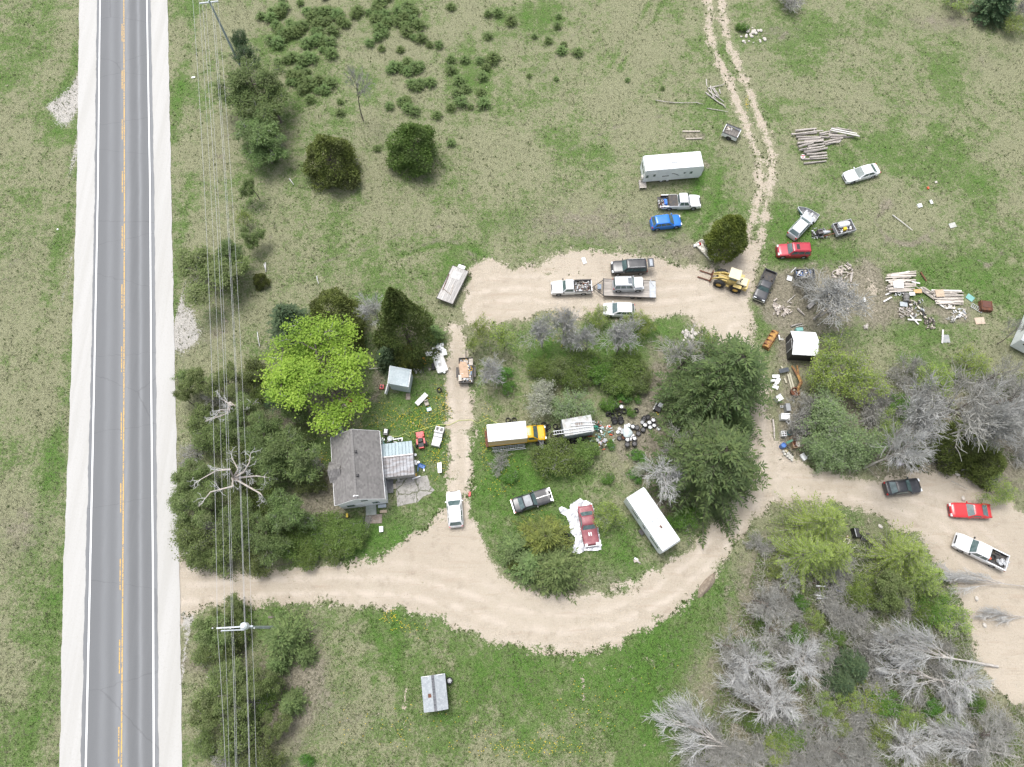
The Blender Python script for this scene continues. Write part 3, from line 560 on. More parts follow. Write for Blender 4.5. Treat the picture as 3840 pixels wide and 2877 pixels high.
C_red = carpaint('red_car_paint', (.55, .025, .03)); C_cherry = carpaint('cherry_red_paint', (.42, .03, .05)); C_silver = carpaint('silver_car_paint', (.48, .50, .52)); C_maroon = P('faded_maroon_paint', (.22, .05, .065), (.30, .10, .11), 1.3, .5, coat=.15)
C_grey = carpaint('charcoal_paint', (.045, .047, .052), .4, (.07, .07, .075)); C_yellow = carpaint('taxi_yellow_paint', (.75, .42, .01))
car('crossover', 'white crossover parked nose to the house lane beside the lawn', (1710.5, 1977), (1700, 1842), C_white, 'hatch', k=1.0, W_=1.86)
t, L = car('classic_coupe', 'black old two-door coupe with pale roof on the grass below the bushes', (1923, 1899), (2066, 1853), C_black, 'classic', roofmat=P('pale_vinyl_roof', (.30, .32, .33), (.22, .23, .24), 2, .5), k=1.0, W_=1.9, rim=M_chrome)
MB().box((L*.26, 0, .915), (L*.42, .05, .02)).build('hood_stripe', M_chrome, t); MB().box((L*.505, 0, .55), (.12, 1.75, .16)).build('chrome_bumper', M_chrome, t); MB().box((-L*.505, 0, .55), (.12, 1.7, .16)).build('chrome_bumper', M_chrome, t)
t, L = car('muscle_car', 'faded maroon muscle car standing on a crumpled silver tarp', (2193, 1896), (2220, 2046), C_maroon, 'classic', k=1.0, W_=1.9, roofmat=C_maroon)
for s in (-1, 1): MB().box((L*.22, s*.13, .925), (.42, .13, .02)).build('hood_scoop', M_white, t)
MB().box((L*.505, 0, .52), (.10, 1.7, .14)).build('chrome_bumper', M_chrome, t)
t, L, bd = pickup('pickup_truck', 'white extended-cab pickup with half-open bed cover and tools on its tailgate', (2478, 757), (2626, 754), C_white, .42, doors=2, tailgate_open=True, k=1.0)
MB().box((bd[1]-.62, 0, 1.155), (1.25, 1.86, .05)).build('bed_cover', M_dark, t); MB().box((bd[1]-1.15, 0, 1.19), (.08, 1.84, .04)).build('cover_fold', M_dark, t)
tag(MB().box((0, 0, 0), (.55, 1.1, .25), taper=.3).build('blue_tarp', P('blue_tarp', (.02, .13, .55), (.03, .2, .7), 6, .5), None, G(2496, 757, .85)), 'bundled blue tarp in the white extended-cab pickup bed', 'tarp')
car('hatchback', 'bright blue small crossover on the grass below the extended-cab pickup', (2441, 838), (2555, 825), C_blue, 'hatch', k=1.0)
t, L = car('station_wagon', 'black wagon with raised tailgate on the sandy turnaround', (2426, 999), (2292, 1004), C_black, 'suv', k=1.0, rails=M_chrome, W_=1.9)
MB().box((-L/2-.35, 0, 1.75), (.85, 1.35, .08)).build('raised_tailgate', C_black, t); MB().box((-L/2-.38, 0, 1.80), (.4, 1.0, .03)).build('tailgate_glass', P('pale_glass', (.3, .33, .36), (.4, .43, .46), 4, .1), t)
t, L, bd = pickup('pickup_truck', 'white regular-cab pickup with a bed full of scrap hitched before the flatbed trailer', (2220, 1074), (2068, 1078.5), C_white, .44, W_=1.85, H=1.68, railmat=M_black, k=1.0, wr=.35)
WP_scrap = t
t, L = car('sport_utility', 'silver SUV with crumpled white hood loaded on the flatbed trailer', (2298, 1067), (2413, 1065), C_silver, 'suv', base=.78, rails=M_galv, k=1.0, roofmat=C_white)
MB().box((L*.34, 0, 1.16), (1.05, 1.5, .05), M=Matrix.Rotation(R(-5), 4, 'Y')).build('bent_hood', C_white, t); MB().box((L*.02, 0, 1.775), (.5, .9, .02)).build('sunroof', P('tinted_sunroof', (.12, .14, .16), (.16, .18, .2), 3, .15), t)
car('crossover', 'white crossover with damaged nose behind the budding shrubs', (2381, 1163), (2262, 1159), C_white, 'hatch', k=1.0)
pickup('pickup_truck', 'black compact pickup nose down beside the wheel loader', (2891, 1016), (2846, 1123), C_grey, .42, W_=1.75, H=1.62, bumper=M_chrome, wr=.34, railmat=M_black, k=1.0)
car('sport_utility', 'red boxy SUV with its sunroof open beside the field track', (3036, 939), (2914, 939.5), C_cherry, 'suv', sunroof=.72, k=1.0, rails=C_cherry, W_=1.85)
car('hatchback', 'silver hatchback parked with its nose against the aluminium boat', (2974, 880), (3036, 812), C_silver, 'hatch', k=1.18, roofmat=C_white, W_=1.75)
car('sedan', 'white sedan on the meadow below the log pile', (3295, 631), (3168, 666), C_white, 'sedan', k=.98, W_=1.84)
car('sports_sedan', 'black sedan on the sandy lane beside the wood', (3320, 1833), (3454, 1818), C_black, 'sedan', k=1.0)
car('sports_coupe', 'bright red sports coupe on the sandy clearing', (3720, 1917), (3561, 1911), C_red, 'sport', k=.96)
t, L, bd = pickup('pickup_truck', 'white crew-cab pickup with old wheels in its bed at the clearing edge', (3778, 2116), (3582, 2021), C_white, .37, doors=2, k=.98, wr=.37)
WP_crew = t
# scrap in the bed of the regular-cab pickup
def scrap(name, label, par_loc, rz, lx, ly, hz, n, mats, seed, cat='scrap'):
    r = random.Random(seed); k = len(mats); out = [MB() for _ in mats]
    for i in range(n):
        x, y = r.uniform(-lx/2, lx/2), r.uniform(-ly/2, ly/2); z = r.uniform(.02, hz)*(1-.5*abs(2*x/lx)**2)
        m = Matrix.Translation((x, y, z)) @ Matrix.Rotation(r.uniform(0, 6.3), 4, 'Z') @ Matrix.Rotation(r.uniform(-.6, .6), 4, 'X')
        if r.random() < .5: out[i % k].box((0, 0, 0), (r.uniform(.12, .5), r.uniform(.05, .22), r.uniform(.02, .15)), M=m)
        else: out[i % k].tube([m @ Vector((-.2, 0, 0)), m @ Vector((r.uniform(.05, .3), 0, .03))], r.uniform(.02, .07), 6)
    t = T(name, label, cat, par_loc, rz); t['kind'] = 'stuff'
    for o, m in zip(out, mats):
        b = o.build('scrap_piece', m, t); b['kind'] = 'stuff'
    return t
M_mix = [M_galv, M_rust, M_wood, M_dark, P('dull_aluminium', (.5, .48, .45), (.3, .28, .26), 4, .5, .3), M_steelrim]
c, rz, L_ = frame_px((2220, 1074), (2151, 1077), .9)
scrap('scrap_load', 'mixed rusty scrap filling the regular-cab pickup bed', (c.x, c.y, .70), rz, 2.1, 1.45, .40, 170, M_mix, 3)
c = G(2484, 764, .8); scrap('tool_heap', 'tangle of tools on the lowered pickup tailgate', (c.x, c.y, .74), 0, .9, 1.2, .3, 45, [M_black, M_galv, M_rust, M_white], 5, 'tools')
# ---- flatbed trailer with ramp end carrying the silver SUV
def plank_deck(t, x0, x1, y0, y1, z, n, mat, along='x', jig=0, th=.05, seed=1):
    r = random.Random(seed); w = ((y1-y0) if along == 'x' else (x1-x0))/n
    for i in range(n):
        if along == 'x': c = ((x0+x1)/2+r.uniform(-jig, jig), y0+w*(i+.5), z+r.uniform(-.004, .004)); d = (x1-x0, w-.02, th)
        else: c = (x0+w*(i+.5), (y0+y1)/2+r.uniform(-jig, jig), z+r.uniform(-.004, .004)); d = (w-.02, y1-y0, th)
        MB().box(c, d).build('plank', mat, t)
c, rz, L = frame_px((2263, 1077), (2459, 1085), .75, 1.0); hw = 1.22
t = T('flatbed_trailer', 'long plank-decked flatbed trailer with steel ramp end under the silver SUV', 'trailer', (c.x, c.y, 0), rz)
plank_deck(t, -L/2, L/2-.85, -hw, hw, .72, 11, M_deck, seed=4)
MB().box((L/2-.42, 0, .70), (.84, 2*hw, .05)).build('ramp_plate', P('worn_steel_plate', (.30, .32, .34), (.38, .40, .42), 2, .45, .4), t)
for s in (-1, 1):
    MB().box((0, s*(hw+.04), .68), (L, .08, .16)).build('side_rail', M_dark, t)
    for ax in (.45, 1.35): wheel(t, ax, s*(hw-.1), .34, .2, M_steelrim, .6, s)
    MB().tube([(-L/2, s*hw*.95, .62), (-L/2-1.45, 0, .55)], .06, 6).build('drawbar', M_dark, t)
MB().box((-L/2-.04, 0, .85), (.08, 2*hw, .34)).build('bulkhead', M_dark, t); MB().box((-L/2-.55, .05, .68), (.5, .75, .25)).build('toolbox', P('blue_grey_box', (.20, .26, .34), (.14, .17, .2), 3, .5), t)
MB().lathe([(.02, .1), (.05, .3), (.05, .75), (.03, .8)], 8, Matrix.Translation((-L/2-1.2, 0, 0))).build('jack', M_dark, t)
tag(MB().tube([G(2438, 1048, .82), G(2444, 1060, .84), G(2452, 1072, .8)], .035, 6).build('bent_pipe', M_galv), 'bent grey pipe lying on the flatbed trailer ramp end', 'pipe')
# ---- old plank flatbed standing at the edge of the sand
A, B, C_, D = G(1698, 998, .8), G(1756, 1018, .8), G(1697, 1140, .8), G(1638, 1118, .8)
mid = (A+B+C_+D)/4; ax = ((A+B)/2-(C_+D)/2); L = ax.length; rz = math.atan2(ax.y, ax.x); hw = ((A-B).length+(C_-D).length)/4
t = T('deck_trailer', 'weathered grey plank trailer without sides at the pad corner', 'trailer', (mid.x, mid.y, 0), rz)
plank_deck(t, -L/2, L/2, -hw, hw, .82, 9, P('bleached_plank', (.50, .48, .455), (.36, .345, .33), 3, .8, stretch=(.4, 5, 4), rn=.22), seed=9)
for s in (-1, 1):
    MB().box((0, s*(hw+.04), .78), (L, .07, .16)).build('side_rail', M_dark, t); MB().box((s*(L/2+.03), 0, .78), (.07, 2*hw+.1, .15)).build('end_rail', M_dark, t)
    for ax_ in (-.5, .4): wheel(t, ax_, s*(hw-.25), .33, .2, M_steelrim, .6, s)
    MB().tube([(L/2, s*.7, .65), (L/2+1.0, 0, .5)], .05, 6).build('drawbar', M_dark, t)
MB().box((L/2+.32, 0, .72), (.5, 1.0, .12)).build('hitch_plate', M_white, t); MB().box((L*.28, .1, .86), (1.2, 1.3, .02)).build('plywood_patch', P('pale_ply', (.5, .49, .47), (.42, .41, .4), 2, .8), t)
for k_, (a, b) in enumerate((((1658, 1078), (1692, 1106)), ((1700, 1068), (1690, 1105)), ((1684, 1028), (1660, 1088)))):
    tag(MB().tube([G(*a, .9), G(*b, .9)], .05, 5).build('loose_bar', M_rust if k_ == 2 else M_wood), ('loose grey board across the weathered plank trailer', 'loose narrow stick along the weathered plank trailer', 'rusty bar along the edge of the weathered plank trailer')[k_], 'bar')
# ---- RV bodies
def rv(name, label, a, b, zroof, Wd, mat, floor=.55, nose_=.25, cat='trailer', stripe=None):
    c, rz, L = frame_px(a, b, zroof, 1.0); t = T(name, label, cat, (c.x, c.y, 0), rz)
    prof = [(-L/2, floor), (L/2-nose_, floor), (L/2, floor+.5), (L/2, zroof-.45), (L/2-nose_*.5, zroof-.06), (L/2-nose_-.1, zroof), (-L/2+.2, zroof), (-L/2, zroof-.2)]
    MB().prismy(prof, -Wd/2, Wd/2).build('body', mat, t)
    MB().box((0, 0, zroof+.012), (L-nose_-.5, Wd-.12, .03)).build('roof_membrane', P('rubber_roof', (.80, .81, .80), (.68, .69, .68), .9, .6), t)
    for s in (-1, 1): MB().box((0, s*Wd/2, zroof-.03), (L-nose_-.2, .03, .05)).build('roof_trim', M_galv, t)
    return t, L
M_rvside = P('white_fibreglass', (.74, .78, .79), (.68, .71, .72), .8, .35)
def win(t, x, y, z, w, h, face='y', mat=None):
    d = (w+.08, .03, h+.08) if face == 'y' else (.03, w+.08, h+.08); f = MB().box((x, y, z), d).build('window', M_galv, t)
    o = .012 if face == 'y' else .012; s = 1 if (y if face == 'y' else x) > 0 else -1
    d2 = (w, .03, h) if face == 'y' else (.03, w, h)
    MB().box((x, y+s*o, z) if face == 'y' else (x+s*o, y, z), d2).build('pane', mat or M_glass, f); return f
t, L = rv('travel_trailer', 'long white travel trailer with a black swoosh along its side', (2417, 613), (2637, 595), 3.15, 2.5, M_rvside)
for x_, w_, h_, z_ in ((-L*.44, .45, .55, 1.75), (-L*.33, .35, .45, 1.9), (L*.20, .4, .3, 1.95), (L*.30, .38, .45, 1.9)): win(t, x_, -1.25, z_, w_, h_)
win(t, -L*.5, .45, 2.1, 1.0, .6, 'x'); win(t, -L*.5, -.6, 2.1, .5, .6, 'x')
for x_ in (-L*.39, L*.245): MB().box((x_, -1.262, 1.6), (.7, .03, 1.8)).build('door', P('door_white', (.68, .72, .73), (.64, .67, .68), 2, .4), t)
for k_ in range(2): MB().box((-L*.13, -1.262, 1.62-.12*k_), (.95, .02, .05)).build('side_stripe', M_black, t)
sw = MB(); 
for k_ in range(8): sw.box((L*(-.02+.017*k_), -1.262, 2.0-.0035*k_*k_*2-.05*k_*.5), (.17, .02, .07))
sw.build('swoosh_decal', M_black, t); MB().box((L*.12, -1.262, 1.46), (.95, .02, .09)).build('faded_lettering', P('faded_letter', (.5, .53, .55), (.6, .63, .64), 9, .5), t)
MB().box((0, 0, 3.27), (.85, .75, .24), taper=.2).build('air_conditioner', M_white, t)
for x_, y_ in ((-L*.32, -.3), (-L*.14, -.5), (L*.3, .4)): MB().box((x_, y_, 3.2), (.4, .4, .1)).build('roof_vent', P('vent_grey', (.6, .6, .6), (.5, .5, .5), 3, .5), t)
for x_ in (-.55, .35):
    for s in (-1, 1): wheel(t, x_-.9, s*1.08, .34, .2, M_white, .66, s)
MB().lathe([(.001, -.12), (.33, -.12), (.36, 0), (.33, .12), (.001, .12)], 16, Matrix.Translation((-L/2-.16, -.9, 1.2)) @ Matrix.Rotation(R(90), 4, 'Y')).build('spare_wheel_cover', P('beige_cover', (.55, .52, .47), (.5, .47, .42), 3, .6), t)
for s in (-1, 1): MB().tube([(L/2-.1, s*.7, .5), (L/2+.95, 0, .5)], .06, 6).build('drawbar', M_dark, t)
MB().lathe([(.15, .5), (.16, .9), (.1, 1.0)], 10, Matrix.Translation((L/2+.35, .2, .1))).build('gas_bottle', M_white, t); MB().box((L/2+.3, -.2, .7), (.35, .3, .3)).build('battery_box', M_black, t)
c = G(2410, 690, .5); t2 = T('wooden_step', 'grey slatted wooden step at the rear of the long travel trailer', 'step', (c.x, c.y, 0), R(3))
for k_ in range(6): MB().box((0, -.55+.22*k_, .5), (1.0, .19, .04)).build('slat', M_deck, t2)
for s in (-1, 1): MB().box((s*.42, 0, .24), (.08, 1.2, .48)).build('bearer', M_deck, t2)
t, L = rv('motorhome', 'white motorhome parked slantwise under the big spruces', (2382, 1846), (2521, 2050), 3.1, 2.5, M_rvside, .5, .3, 'motorhome')
MB().box((-L*.02, .12, 3.26), (.75, 1.05, .24), taper=.25).build('air_conditioner', M_white, t)
for x_, y_, s_ in ((-L*.38, .1, .5), (-L*.30, .95, .45), (L*.17, -.1, .4), (L*.24, .15, .5), (-L*.12, -.35, .25)): MB().box((x_, y_, 3.18), (s_, s_, .1), taper=.1).build('roof_vent', P('vent_grey', (.6, .6, .6), (.5, .5, .5), 3, .5), t)
MB().box((-L*.04, -.42, 3.16), (1.15, .06, .08)).build('roof_pipe', M_galv, t); MB().box((L*.16, .18, 3.17), (.35, .28, .03)).build('roof_patch', M_rust, t)
MB().box((-L*.14, 1.33, 2.7), (2.4, .12, .16)).build('awning_roll', M_steelrim, t)
for x_, w_ in ((-L*.22, 1.3), (L*.02, .5), (L*.30, 1.6)): win(t, x_, -1.25, 2.1, w_, .55)
for x_, w_ in ((-L*.25, 1.0), (L*.2, 1.2)): win(t, x_, 1.25, 2.1, w_, .55)
win(t, L*.5, 0, 1.9, 1.7, .8, 'x'); win(t, -L*.5, 0, 2.1, 1.2, .6, 'x')
for x_ in (-L*.2, L*.32):
    for s in (-1, 1): wheel(t, x_, s*1.1, .38, .24, M_steelrim, .58, s)
MB().box((L*.06, -1.5, .35), (.7, .45, .12)).build('entry_step', M_dark, t)
c1 = G(3800, 1320, 0)
t, L = rv('camper_trailer', 'white camper trailer cut by the photograph edge beyond the junk pallets', (3866, 1290), (3950, 1100), 2.8, 2.4, M_rvside, .5, .2)
MB().box((-L*.5, 0, 2.1), (.05, 1.0, .35)).build('rear_window', M_black, t); win(t, -L*.2, 1.2, 2.0, 1.4, .6); MB().box((-L*.2, .1, 2.84), (1.6, 1.3, .05)).build('roof_hatch', M_dark, t)
for s in (-1, 1): wheel(t, 0, s*1.05, .34, .2, M_white, .6, s)
# ---- box truck
c, rz, L = frame_px((1828, 1625), (1974, 1610.5), 3.2, 1.0); t = T('box_truck', 'box truck with yellow cab and tan-sided white box beside the tyre stacks', 'truck', (c.x, c.y, 0), rz)
Wd = 2.15; M_boxroof = P('stained_box_roof', (.78, .78, .77), (.55, .56, .57), .9, .5, stretch=(3, .6, 1), lo=.52, hi=.72)
MB().box((0, 0, 3.2), (L, Wd, .06)).build('box_roof', M_boxroof, t)
M_tan = P('tan_box_panel', (.60, .42, .20), (.70, .56, .36), 1.2, .5, stretch=(.4, 2, 2))
for s in (-1, 1):
    MB().box((0, s*(Wd/2-.04), 2.0), (L, .06, 2.3)).build('side_panel', M_tan, t); MB().box((0, s*(Wd/2-.01), .93), (L, .07, .18)).build('side_rail', C_yellow, t)
    MB().box((0, s*(Wd/2-.005), 3.12), (L, .05, .12)).build('roof_rail', M_galv, t)
MB().box((L/2-.02, 0, 2.0), (.06, Wd-.1, 2.3)).build('box_front', M_galv, t); MB().box((-L/2+.02, 0, 2.0), (.06, Wd-.1, 2.3)).build('rear_door', M_galv, t); MB().box((0, 0, .86), (L, Wd-.1, .12)).build('box_floor', M_dark, t)
MB().box((-L/2-.2, 0, .6), (.35, Wd, .15)).build('rear_bumper', M_rust, t)
cl = 2.75; W_ = 1.95
cb = bpy.data.objects.new('cab', None); COL.objects.link(cb); cb.parent = t; cb.location = (L/2+cl/2-.25, 0, 0)
zt = zprof([(0, 1.3), (.45, 1.3), (.62, 1.2), (.9, 1.1), (.97, .95), (1, .6)])
body_loft(cl, W_, zt, (cl*.22,), .4, .35, -cl/2, cl/2, .12, 26).build('body', C_yellow, cb, smooth=True)
cabin(cb, cl, W_, 2.05, 1.3, .02, .05, .38, .62, C_yellow, ((.3, .9),), name='cabin')
for s in (-1, 1):
    wheel(cb, cl*.22, s*.85, .4, .25, M_steelrim, .58, s); MB().box((cl/2-.1, s*.7, .9), (.2, .3, .2)).build('headlight', M_headl, cb); MB().box((cl*.1, s*1.12, 1.5), (.12, .24, .3)).build('mirror', M_black, cb); wheel(t, -L*.28, s*.88, .4, .34, M_steelrim, .58, s)
MB().box((cl/2-.02, 0, .85), (.06, 1.0, .25)).build('grille', M_black, cb)
# ---- ladders
def ladder(name, label, a, b, za, zb_, wd, n, flat=True):
    p, q = G(*a, za), G(*b, zb_); d = q-p; Ln = d.length; t = T(name, label, 'ladder', p, math.atan2(d.y, d.x)); t.rotation_euler = (0, -math.asin(d.z/Ln), math.atan2(d.y, d.x))
    for s in (-1, 1): MB().box((Ln/2, s*wd/2, 0), (Ln, .05, .09)).build('rail', M_galv, t)
    for k_ in range(n): MB().tube([(Ln*(k_+.5)/n, -wd/2, 0), (Ln*(k_+.5)/n, wd/2, 0)], .02, 5).build('rung', M_galv, t)
    return t
ladder('extension_ladder', 'aluminium ladder leaning flat along the side of the box truck', (1850, 1690), (1972, 1676), .15, .15, .42, 14)
ladder('extension_ladder', 'shorter ladder section lying against the one by the box truck', (1845, 1686), (1968, 1671), .5, .5, .4, 13)
ladder('step_ladder', 'aluminium ladder leaning on the yellow truck cab hood', (2031, 1684), (2030, 1638), .1, 1.2, .42, 10)
ladder('roof_ladder', 'long ladder across the near side of the grey box trailer roof', (2074, 1624), (2219, 1605), 2.5, 2.5, .42, 16)
ladder('roof_ladder', 'ladder lying across the middle of the grey box trailer roof', (2140, 1591), (2231, 1586), 2.5, 2.5, .42, 11)
# ---- grey box trailer
c, rz, L = frame_px((2112, 1605), (2222, 1586), 2.35, 1.0); t = T('box_trailer', 'grey translucent-roofed cargo box between the tyre stacks', 'trailer', (c.x, c.y, 0), rz); Wd = 2.1
M_boxg = P('grey_fibreglass', (.36, .39, .39), (.28, .31, .31), 1.2, .5)
MB().box((0, 0, 2.35), (L, Wd, .05)).build('roof', P('dirty_translucent_roof', (.44, .46, .45), (.34, .33, .30), 1.6, .5), t)
for s in (-1, 1): MB().box((0, s*(Wd/2-.03), 1.4), (L, .05, 1.85)).build('side_panel', M_boxg, t); MB().box((s*(L/2-.03), 0, 1.4), (.05, Wd-.12, 1.85)).build('end_panel', M_boxg, t); MB().box((0, s*(Wd/2-.01), 2.30), (L, .06, .08)).build('roof_rail', M_galv, t); wheel(t, -.2, s*.95, .32, .2, M_steelrim, .6, s)
MB().box((0, 0, .46), (L, Wd, .1)).build('floor', M_dark, t); MB().box((.2, .1, 2.39), (1.0, .5, .02)).build('roof_stain_patch', P('brown_patch', (.22, .19, .16), (.3, .27, .24), 5, .8), t)
# ---- wheel loader with forks
fa, ra = G(2700, 1052, .7), G(2760, 1078, .7)
d = G(2790, 1066, 1.5)-G(2650, 1020, 1.5); rz = math.atan2(-d.y, -d.x)    # nose points up-left
c = G(2738, 1052, 1.0); t = T('wheel_loader', 'pale yellow wheel loader with pallet forks on the sandy pad', 'loader', (c.x, c.y, 0), rz)
C_cat = P('faded_loader_yellow', (.62, .48, .17), (.52, .40, .16), 1.4, .55); M_lroof = P('cream_roof', (.70, .63, .42), (.62, .56, .38), 1.2, .5)
def lt(x, s): 
    Mx = Matrix.Rotation(R(90), 4, 'X'); tm = MB().lathe([(.36, -.22), (.66, -.24), (.74, -.14), (.74, .14), (.66, .24), (.36, .22)], 22, Mx, False); 
    e = tm.build('tyre', M_tyre, t, (x, s*.88, .74), smooth=True)
    for k_ in range(18): MB().box((.745, 0, .1*(1 if k_ % 2 else -1)), (.06, .12, .26), M=Mx @ Matrix.Rotation(k_*2*math.pi/18, 4, 'Z')).build('lug', M_tyre, e)
    MB().lathe([(.37, -.18), (.30, -.05), (.30, .05), (.37, .18)], 18, Mx).build('rim', P('loader_rim', (.62, .40, .08), (.5, .33, .08), 3, .5), e)
for s in (-1, 1): lt(1.25, s); lt(-1.05, s)
MB().box((-1.35, 0, 1.45), (1.7, 1.15, .75), taper=.06).build('engine_hood', M_lroof, t); MB().box((-1.5, 0, 1.0), (1.6, 1.35, .5)).build('rear_frame', C_cat, t); MB().box((-2.25, 0, 1.1), (.3, 1.5, .7)).build('counterweight', C_cat, t)
for s in (-1, 1): MB().box((-1.3, s*.585, 1.45), (1.1, .02, .45)).build('engine_grille', M_black, t); MB().box((-1.05, s*.86, 1.55), (1.1, .5, .06)).build('fender', C_cat, t)
MB().box((.9, 0, .95), (1.5, .9, .5)).build('front_frame', C_cat, t); MB().box((-.1, 0, 1.0), (.7, 1.0, .6)).build('articulation', C_cat, t)
MB().box((-.15, 0, 1.7), (1.15, 1.25, .75)).build('cab_base', C_cat, t)
for sx in (-1, 1):
    for s in (-1, 1): MB().box((-.15+sx*.52, s*.58, 2.45), (.09, .09, .95)).build('cab_pillar', C_cat, t)
MB().box((-.15, 0, 2.42), (1.0, 1.1, .8)).build('cab_glass', M_glass, t); MB().box((-.15, 0, 2.96), (1.5, 1.5, .13)).build('cab_roof', M_lroof, t)
MB().tube([(-1.2, .2, 1.8), (-1.2, .2, 2.4), (-1.3, .2, 2.6)], .07, 8).build('exhaust', M_black, t)
for s in (-1, 1):
    MB().loft([[(x_, s*.42-.06, z_), (x_, s*.42+.06, z_), (x_, s*.42+.06, z_+h_), (x_, s*.42-.06, z_+h_)] for x_, z_, h_ in ((.2, 1.55, .3), (1.1, 1.5, .4), (2.0, .9, .35), (2.35, .5, .25))]).build('lift_arm', C_cat, t)
    MB().tube([(.5, s*.25, 1.1), (1.6, s*.25, 1.2)], .08, 8).build('cylinder', M_galv, t)
    MB().box((3.35, s*.52, .16), (1.7, .16, .07)).build('fork', M_rust, t); MB().box((2.52, s*.52, .6), (.09, .16, .9)).build('fork_shank', M_rust, t); MB().box((.1, s*.75, .75), (.4, .3, .05)).build('cab_step', C_cat, t)
MB().tube([(.6, 0, 1.7), (1.6, 0, 1.75), (2.3, 0, 1.0)], .07, 8).build('tilt_linkage', C_cat, t); MB().box((2.44, 0, .75), (.1, 1.7, .14)).build('fork_carriage', M_rust, t); MB().box((2.44, 0, .3), (.1, 1.7, .12)).build('fork_carriage', M_rust, t)
# ---- loader bucket on the ground
p, q = G(2872, 1305, .4), G(2910, 1245, .4); c = (p+q)/2; d = q-p
t = T('loader_bucket', 'rusty yellow loader bucket lying left of the black shed', 'bucket', (c.x, c.y, 0), math.atan2(d.y, d.x)); L = d.length
M_bk = P('rusty_yellow', (.50, .29, .07), (.20, .09, .045), 2.2, .75, lo=.3, hi=.6)
shell = [(.55, .05), (.50, .45), (.15, .75), (-.25, .72), (-.30, .66), (.10, .68), (.42, .42), (.47, .10), (-.5, .08), (-.5, .03)]
MB().loft([[(-L/2, y_, z_) for y_, z_ in shell], [(L/2, y_, z_) for y_, z_ in shell]]).build('shell', M_bk, t)
for s in (-1, 1): MB().loft([[(s*L/2, y_, z_) for y_, z_ in ((-.5, .03), (.55, .05), (.5, .45), (.15, .75), (-.25, .72))], [(s*(L/2-.05), y_, z_) for y_, z_ in ((-.5, .03), (.55, .05), (.5, .45), (.15, .75), (-.25, .72))]]).build('side_plate', M_bk, t)
for k_ in range(4): MB().box((-L/2+L*(k_+.5)/4, .32, .68), (.08, .5, .25)).build('rear_rib', M_rust, t)
# ---- small trailers made from truck boxes
def truckbox(name, label, corners, z, mat, inner, cat='trailer', floorz=.65, wheels=True):
    A, B, C_, D = [G(*p, z) for p in corners]; mid = (A+B+C_+D)/4; ax = (B+C_)/2-(A+D)/2; L = ax.length; hw = ((A-D).length+(B-C_).length)/4
    t = T(name, label, cat, (mid.x, mid.y, 0), math.atan2(ax.y, ax.x)); r0 = .42
    side = [(-L/2, .45)]+[(-r0*math.cos(R(a)), .45+r0*math.sin(R(a))) for a in range(0, 181, 20)]+[(L/2, .45), (L/2, z), (-L/2, z)]
    for s in (-1, 1): MB().prismy(side, min(s*hw, s*(hw-.08)), max(s*hw, s*(hw-.08))).build('side_wall', mat, t); MB().box((s*(L/2-.04), 0, (z+.5)/2), (.08, 2*hw-.16, z-.5)).build('end_wall', mat, t)
    MB().box((0, 0, floorz), (L-.1, 2*hw-.1, .08)).build('floor', inner, t)
    if wheels:
        for s in (-1, 1): wheel(t, 0, s*(hw-.12), .34, .2, M_steelrim, .6, s)
    return t, L, hw
t, L, hw = truckbox('pickup_box', 'white cut-off pickup bed standing alone beside the field track', ((2711, 497), (2765, 520), (2781, 484), (2723, 462)), 1.1, C_white, P('dirty_bed', (.12, .11, .10), (.22, .20, .18), 3, .8), 'truck bed')
for s in (-1, 1): MB().box((0, s*(hw-.06), 1.11), (L, .16, .04)).build('top_rail', M_black, t)
scrap('bed_litter', 'pale rubbish lying in the white cut-off pickup bed', (*G(2735, 482, .8).xy, .70), 0, 1.0, .6, .12, 20, [M_wood, M_white], 8, 'rubbish')
t, L, hw = truckbox('utility_trailer', 'dark steel box trailer full of junk under the bare tree', ((2983, 1042), (3056, 1042), (3056, 1009), (2986, 1009)), 1.05, P('dark_grey_steel', (.09, .095, .10), (.14, .14, .14), 2, .5), M_dark)
MB().tube([(-L/2, 0, .5), (-L/2-1.3, .1, .45)], .05, 6).build('drawbar', M_dark, t)
scrap('junk_load', 'grey and pale junk heaped in the dark box trailer', (*G(3015, 1028, .9).xy, .7), 0, 2.0, 1.1, .35, 70, [M_galv, M_dark, M_white, M_wood, P('blue_plastic', (.05, .14, .4), (.08, .2, .5), 4, .5)], 9)
t, L, hw = truckbox('truck_bed_trailer', 'grey truck-bed trailer carrying a white tank behind the silver hatchback', ((3140, 881), (3211, 862), (3192, 820), (3126, 838)), 1.1, P('grey_bed_metal', (.40, .41, .42), (.25, .25, .26), 2, .5), M_dark)
for s in (-1, 1): MB().box((-L/2-.8, s*.35, .55), (1.8, .1, .14)).build('chassis_rail', M_rust, t)
c = G(3164, 842, 1.15); tk = T('storage_tank', 'white cylindrical tank lying in the truck-bed trailer', 'tank', (c.x, c.y, .72), R(12))
MB().lathe([(.001, -.82), (.3, -.78), (.4, -.6), (.4, .6), (.3, .78), (.001, .82)], 16, Matrix.Translation((0, 0, .42)) @ Matrix.Rotation(R(90), 4, 'Y')).build('shell', M_white, tk, smooth=True); MB().lathe([(.12, .8), (.12, .9), (.001, .9)], 10).build('filler_cap', M_galv, tk)
tag(MB().box((0, 0, .2), (.5, .45, .4), taper=.1).build('yellow_crate', P('yellow_plastic', (.75, .55, .02), (.65, .45, .03), 4, .5), None, (*G(3169, 857, 1.0).xy, .7), .2), 'yellow plastic crate in the truck-bed trailer', 'crate')
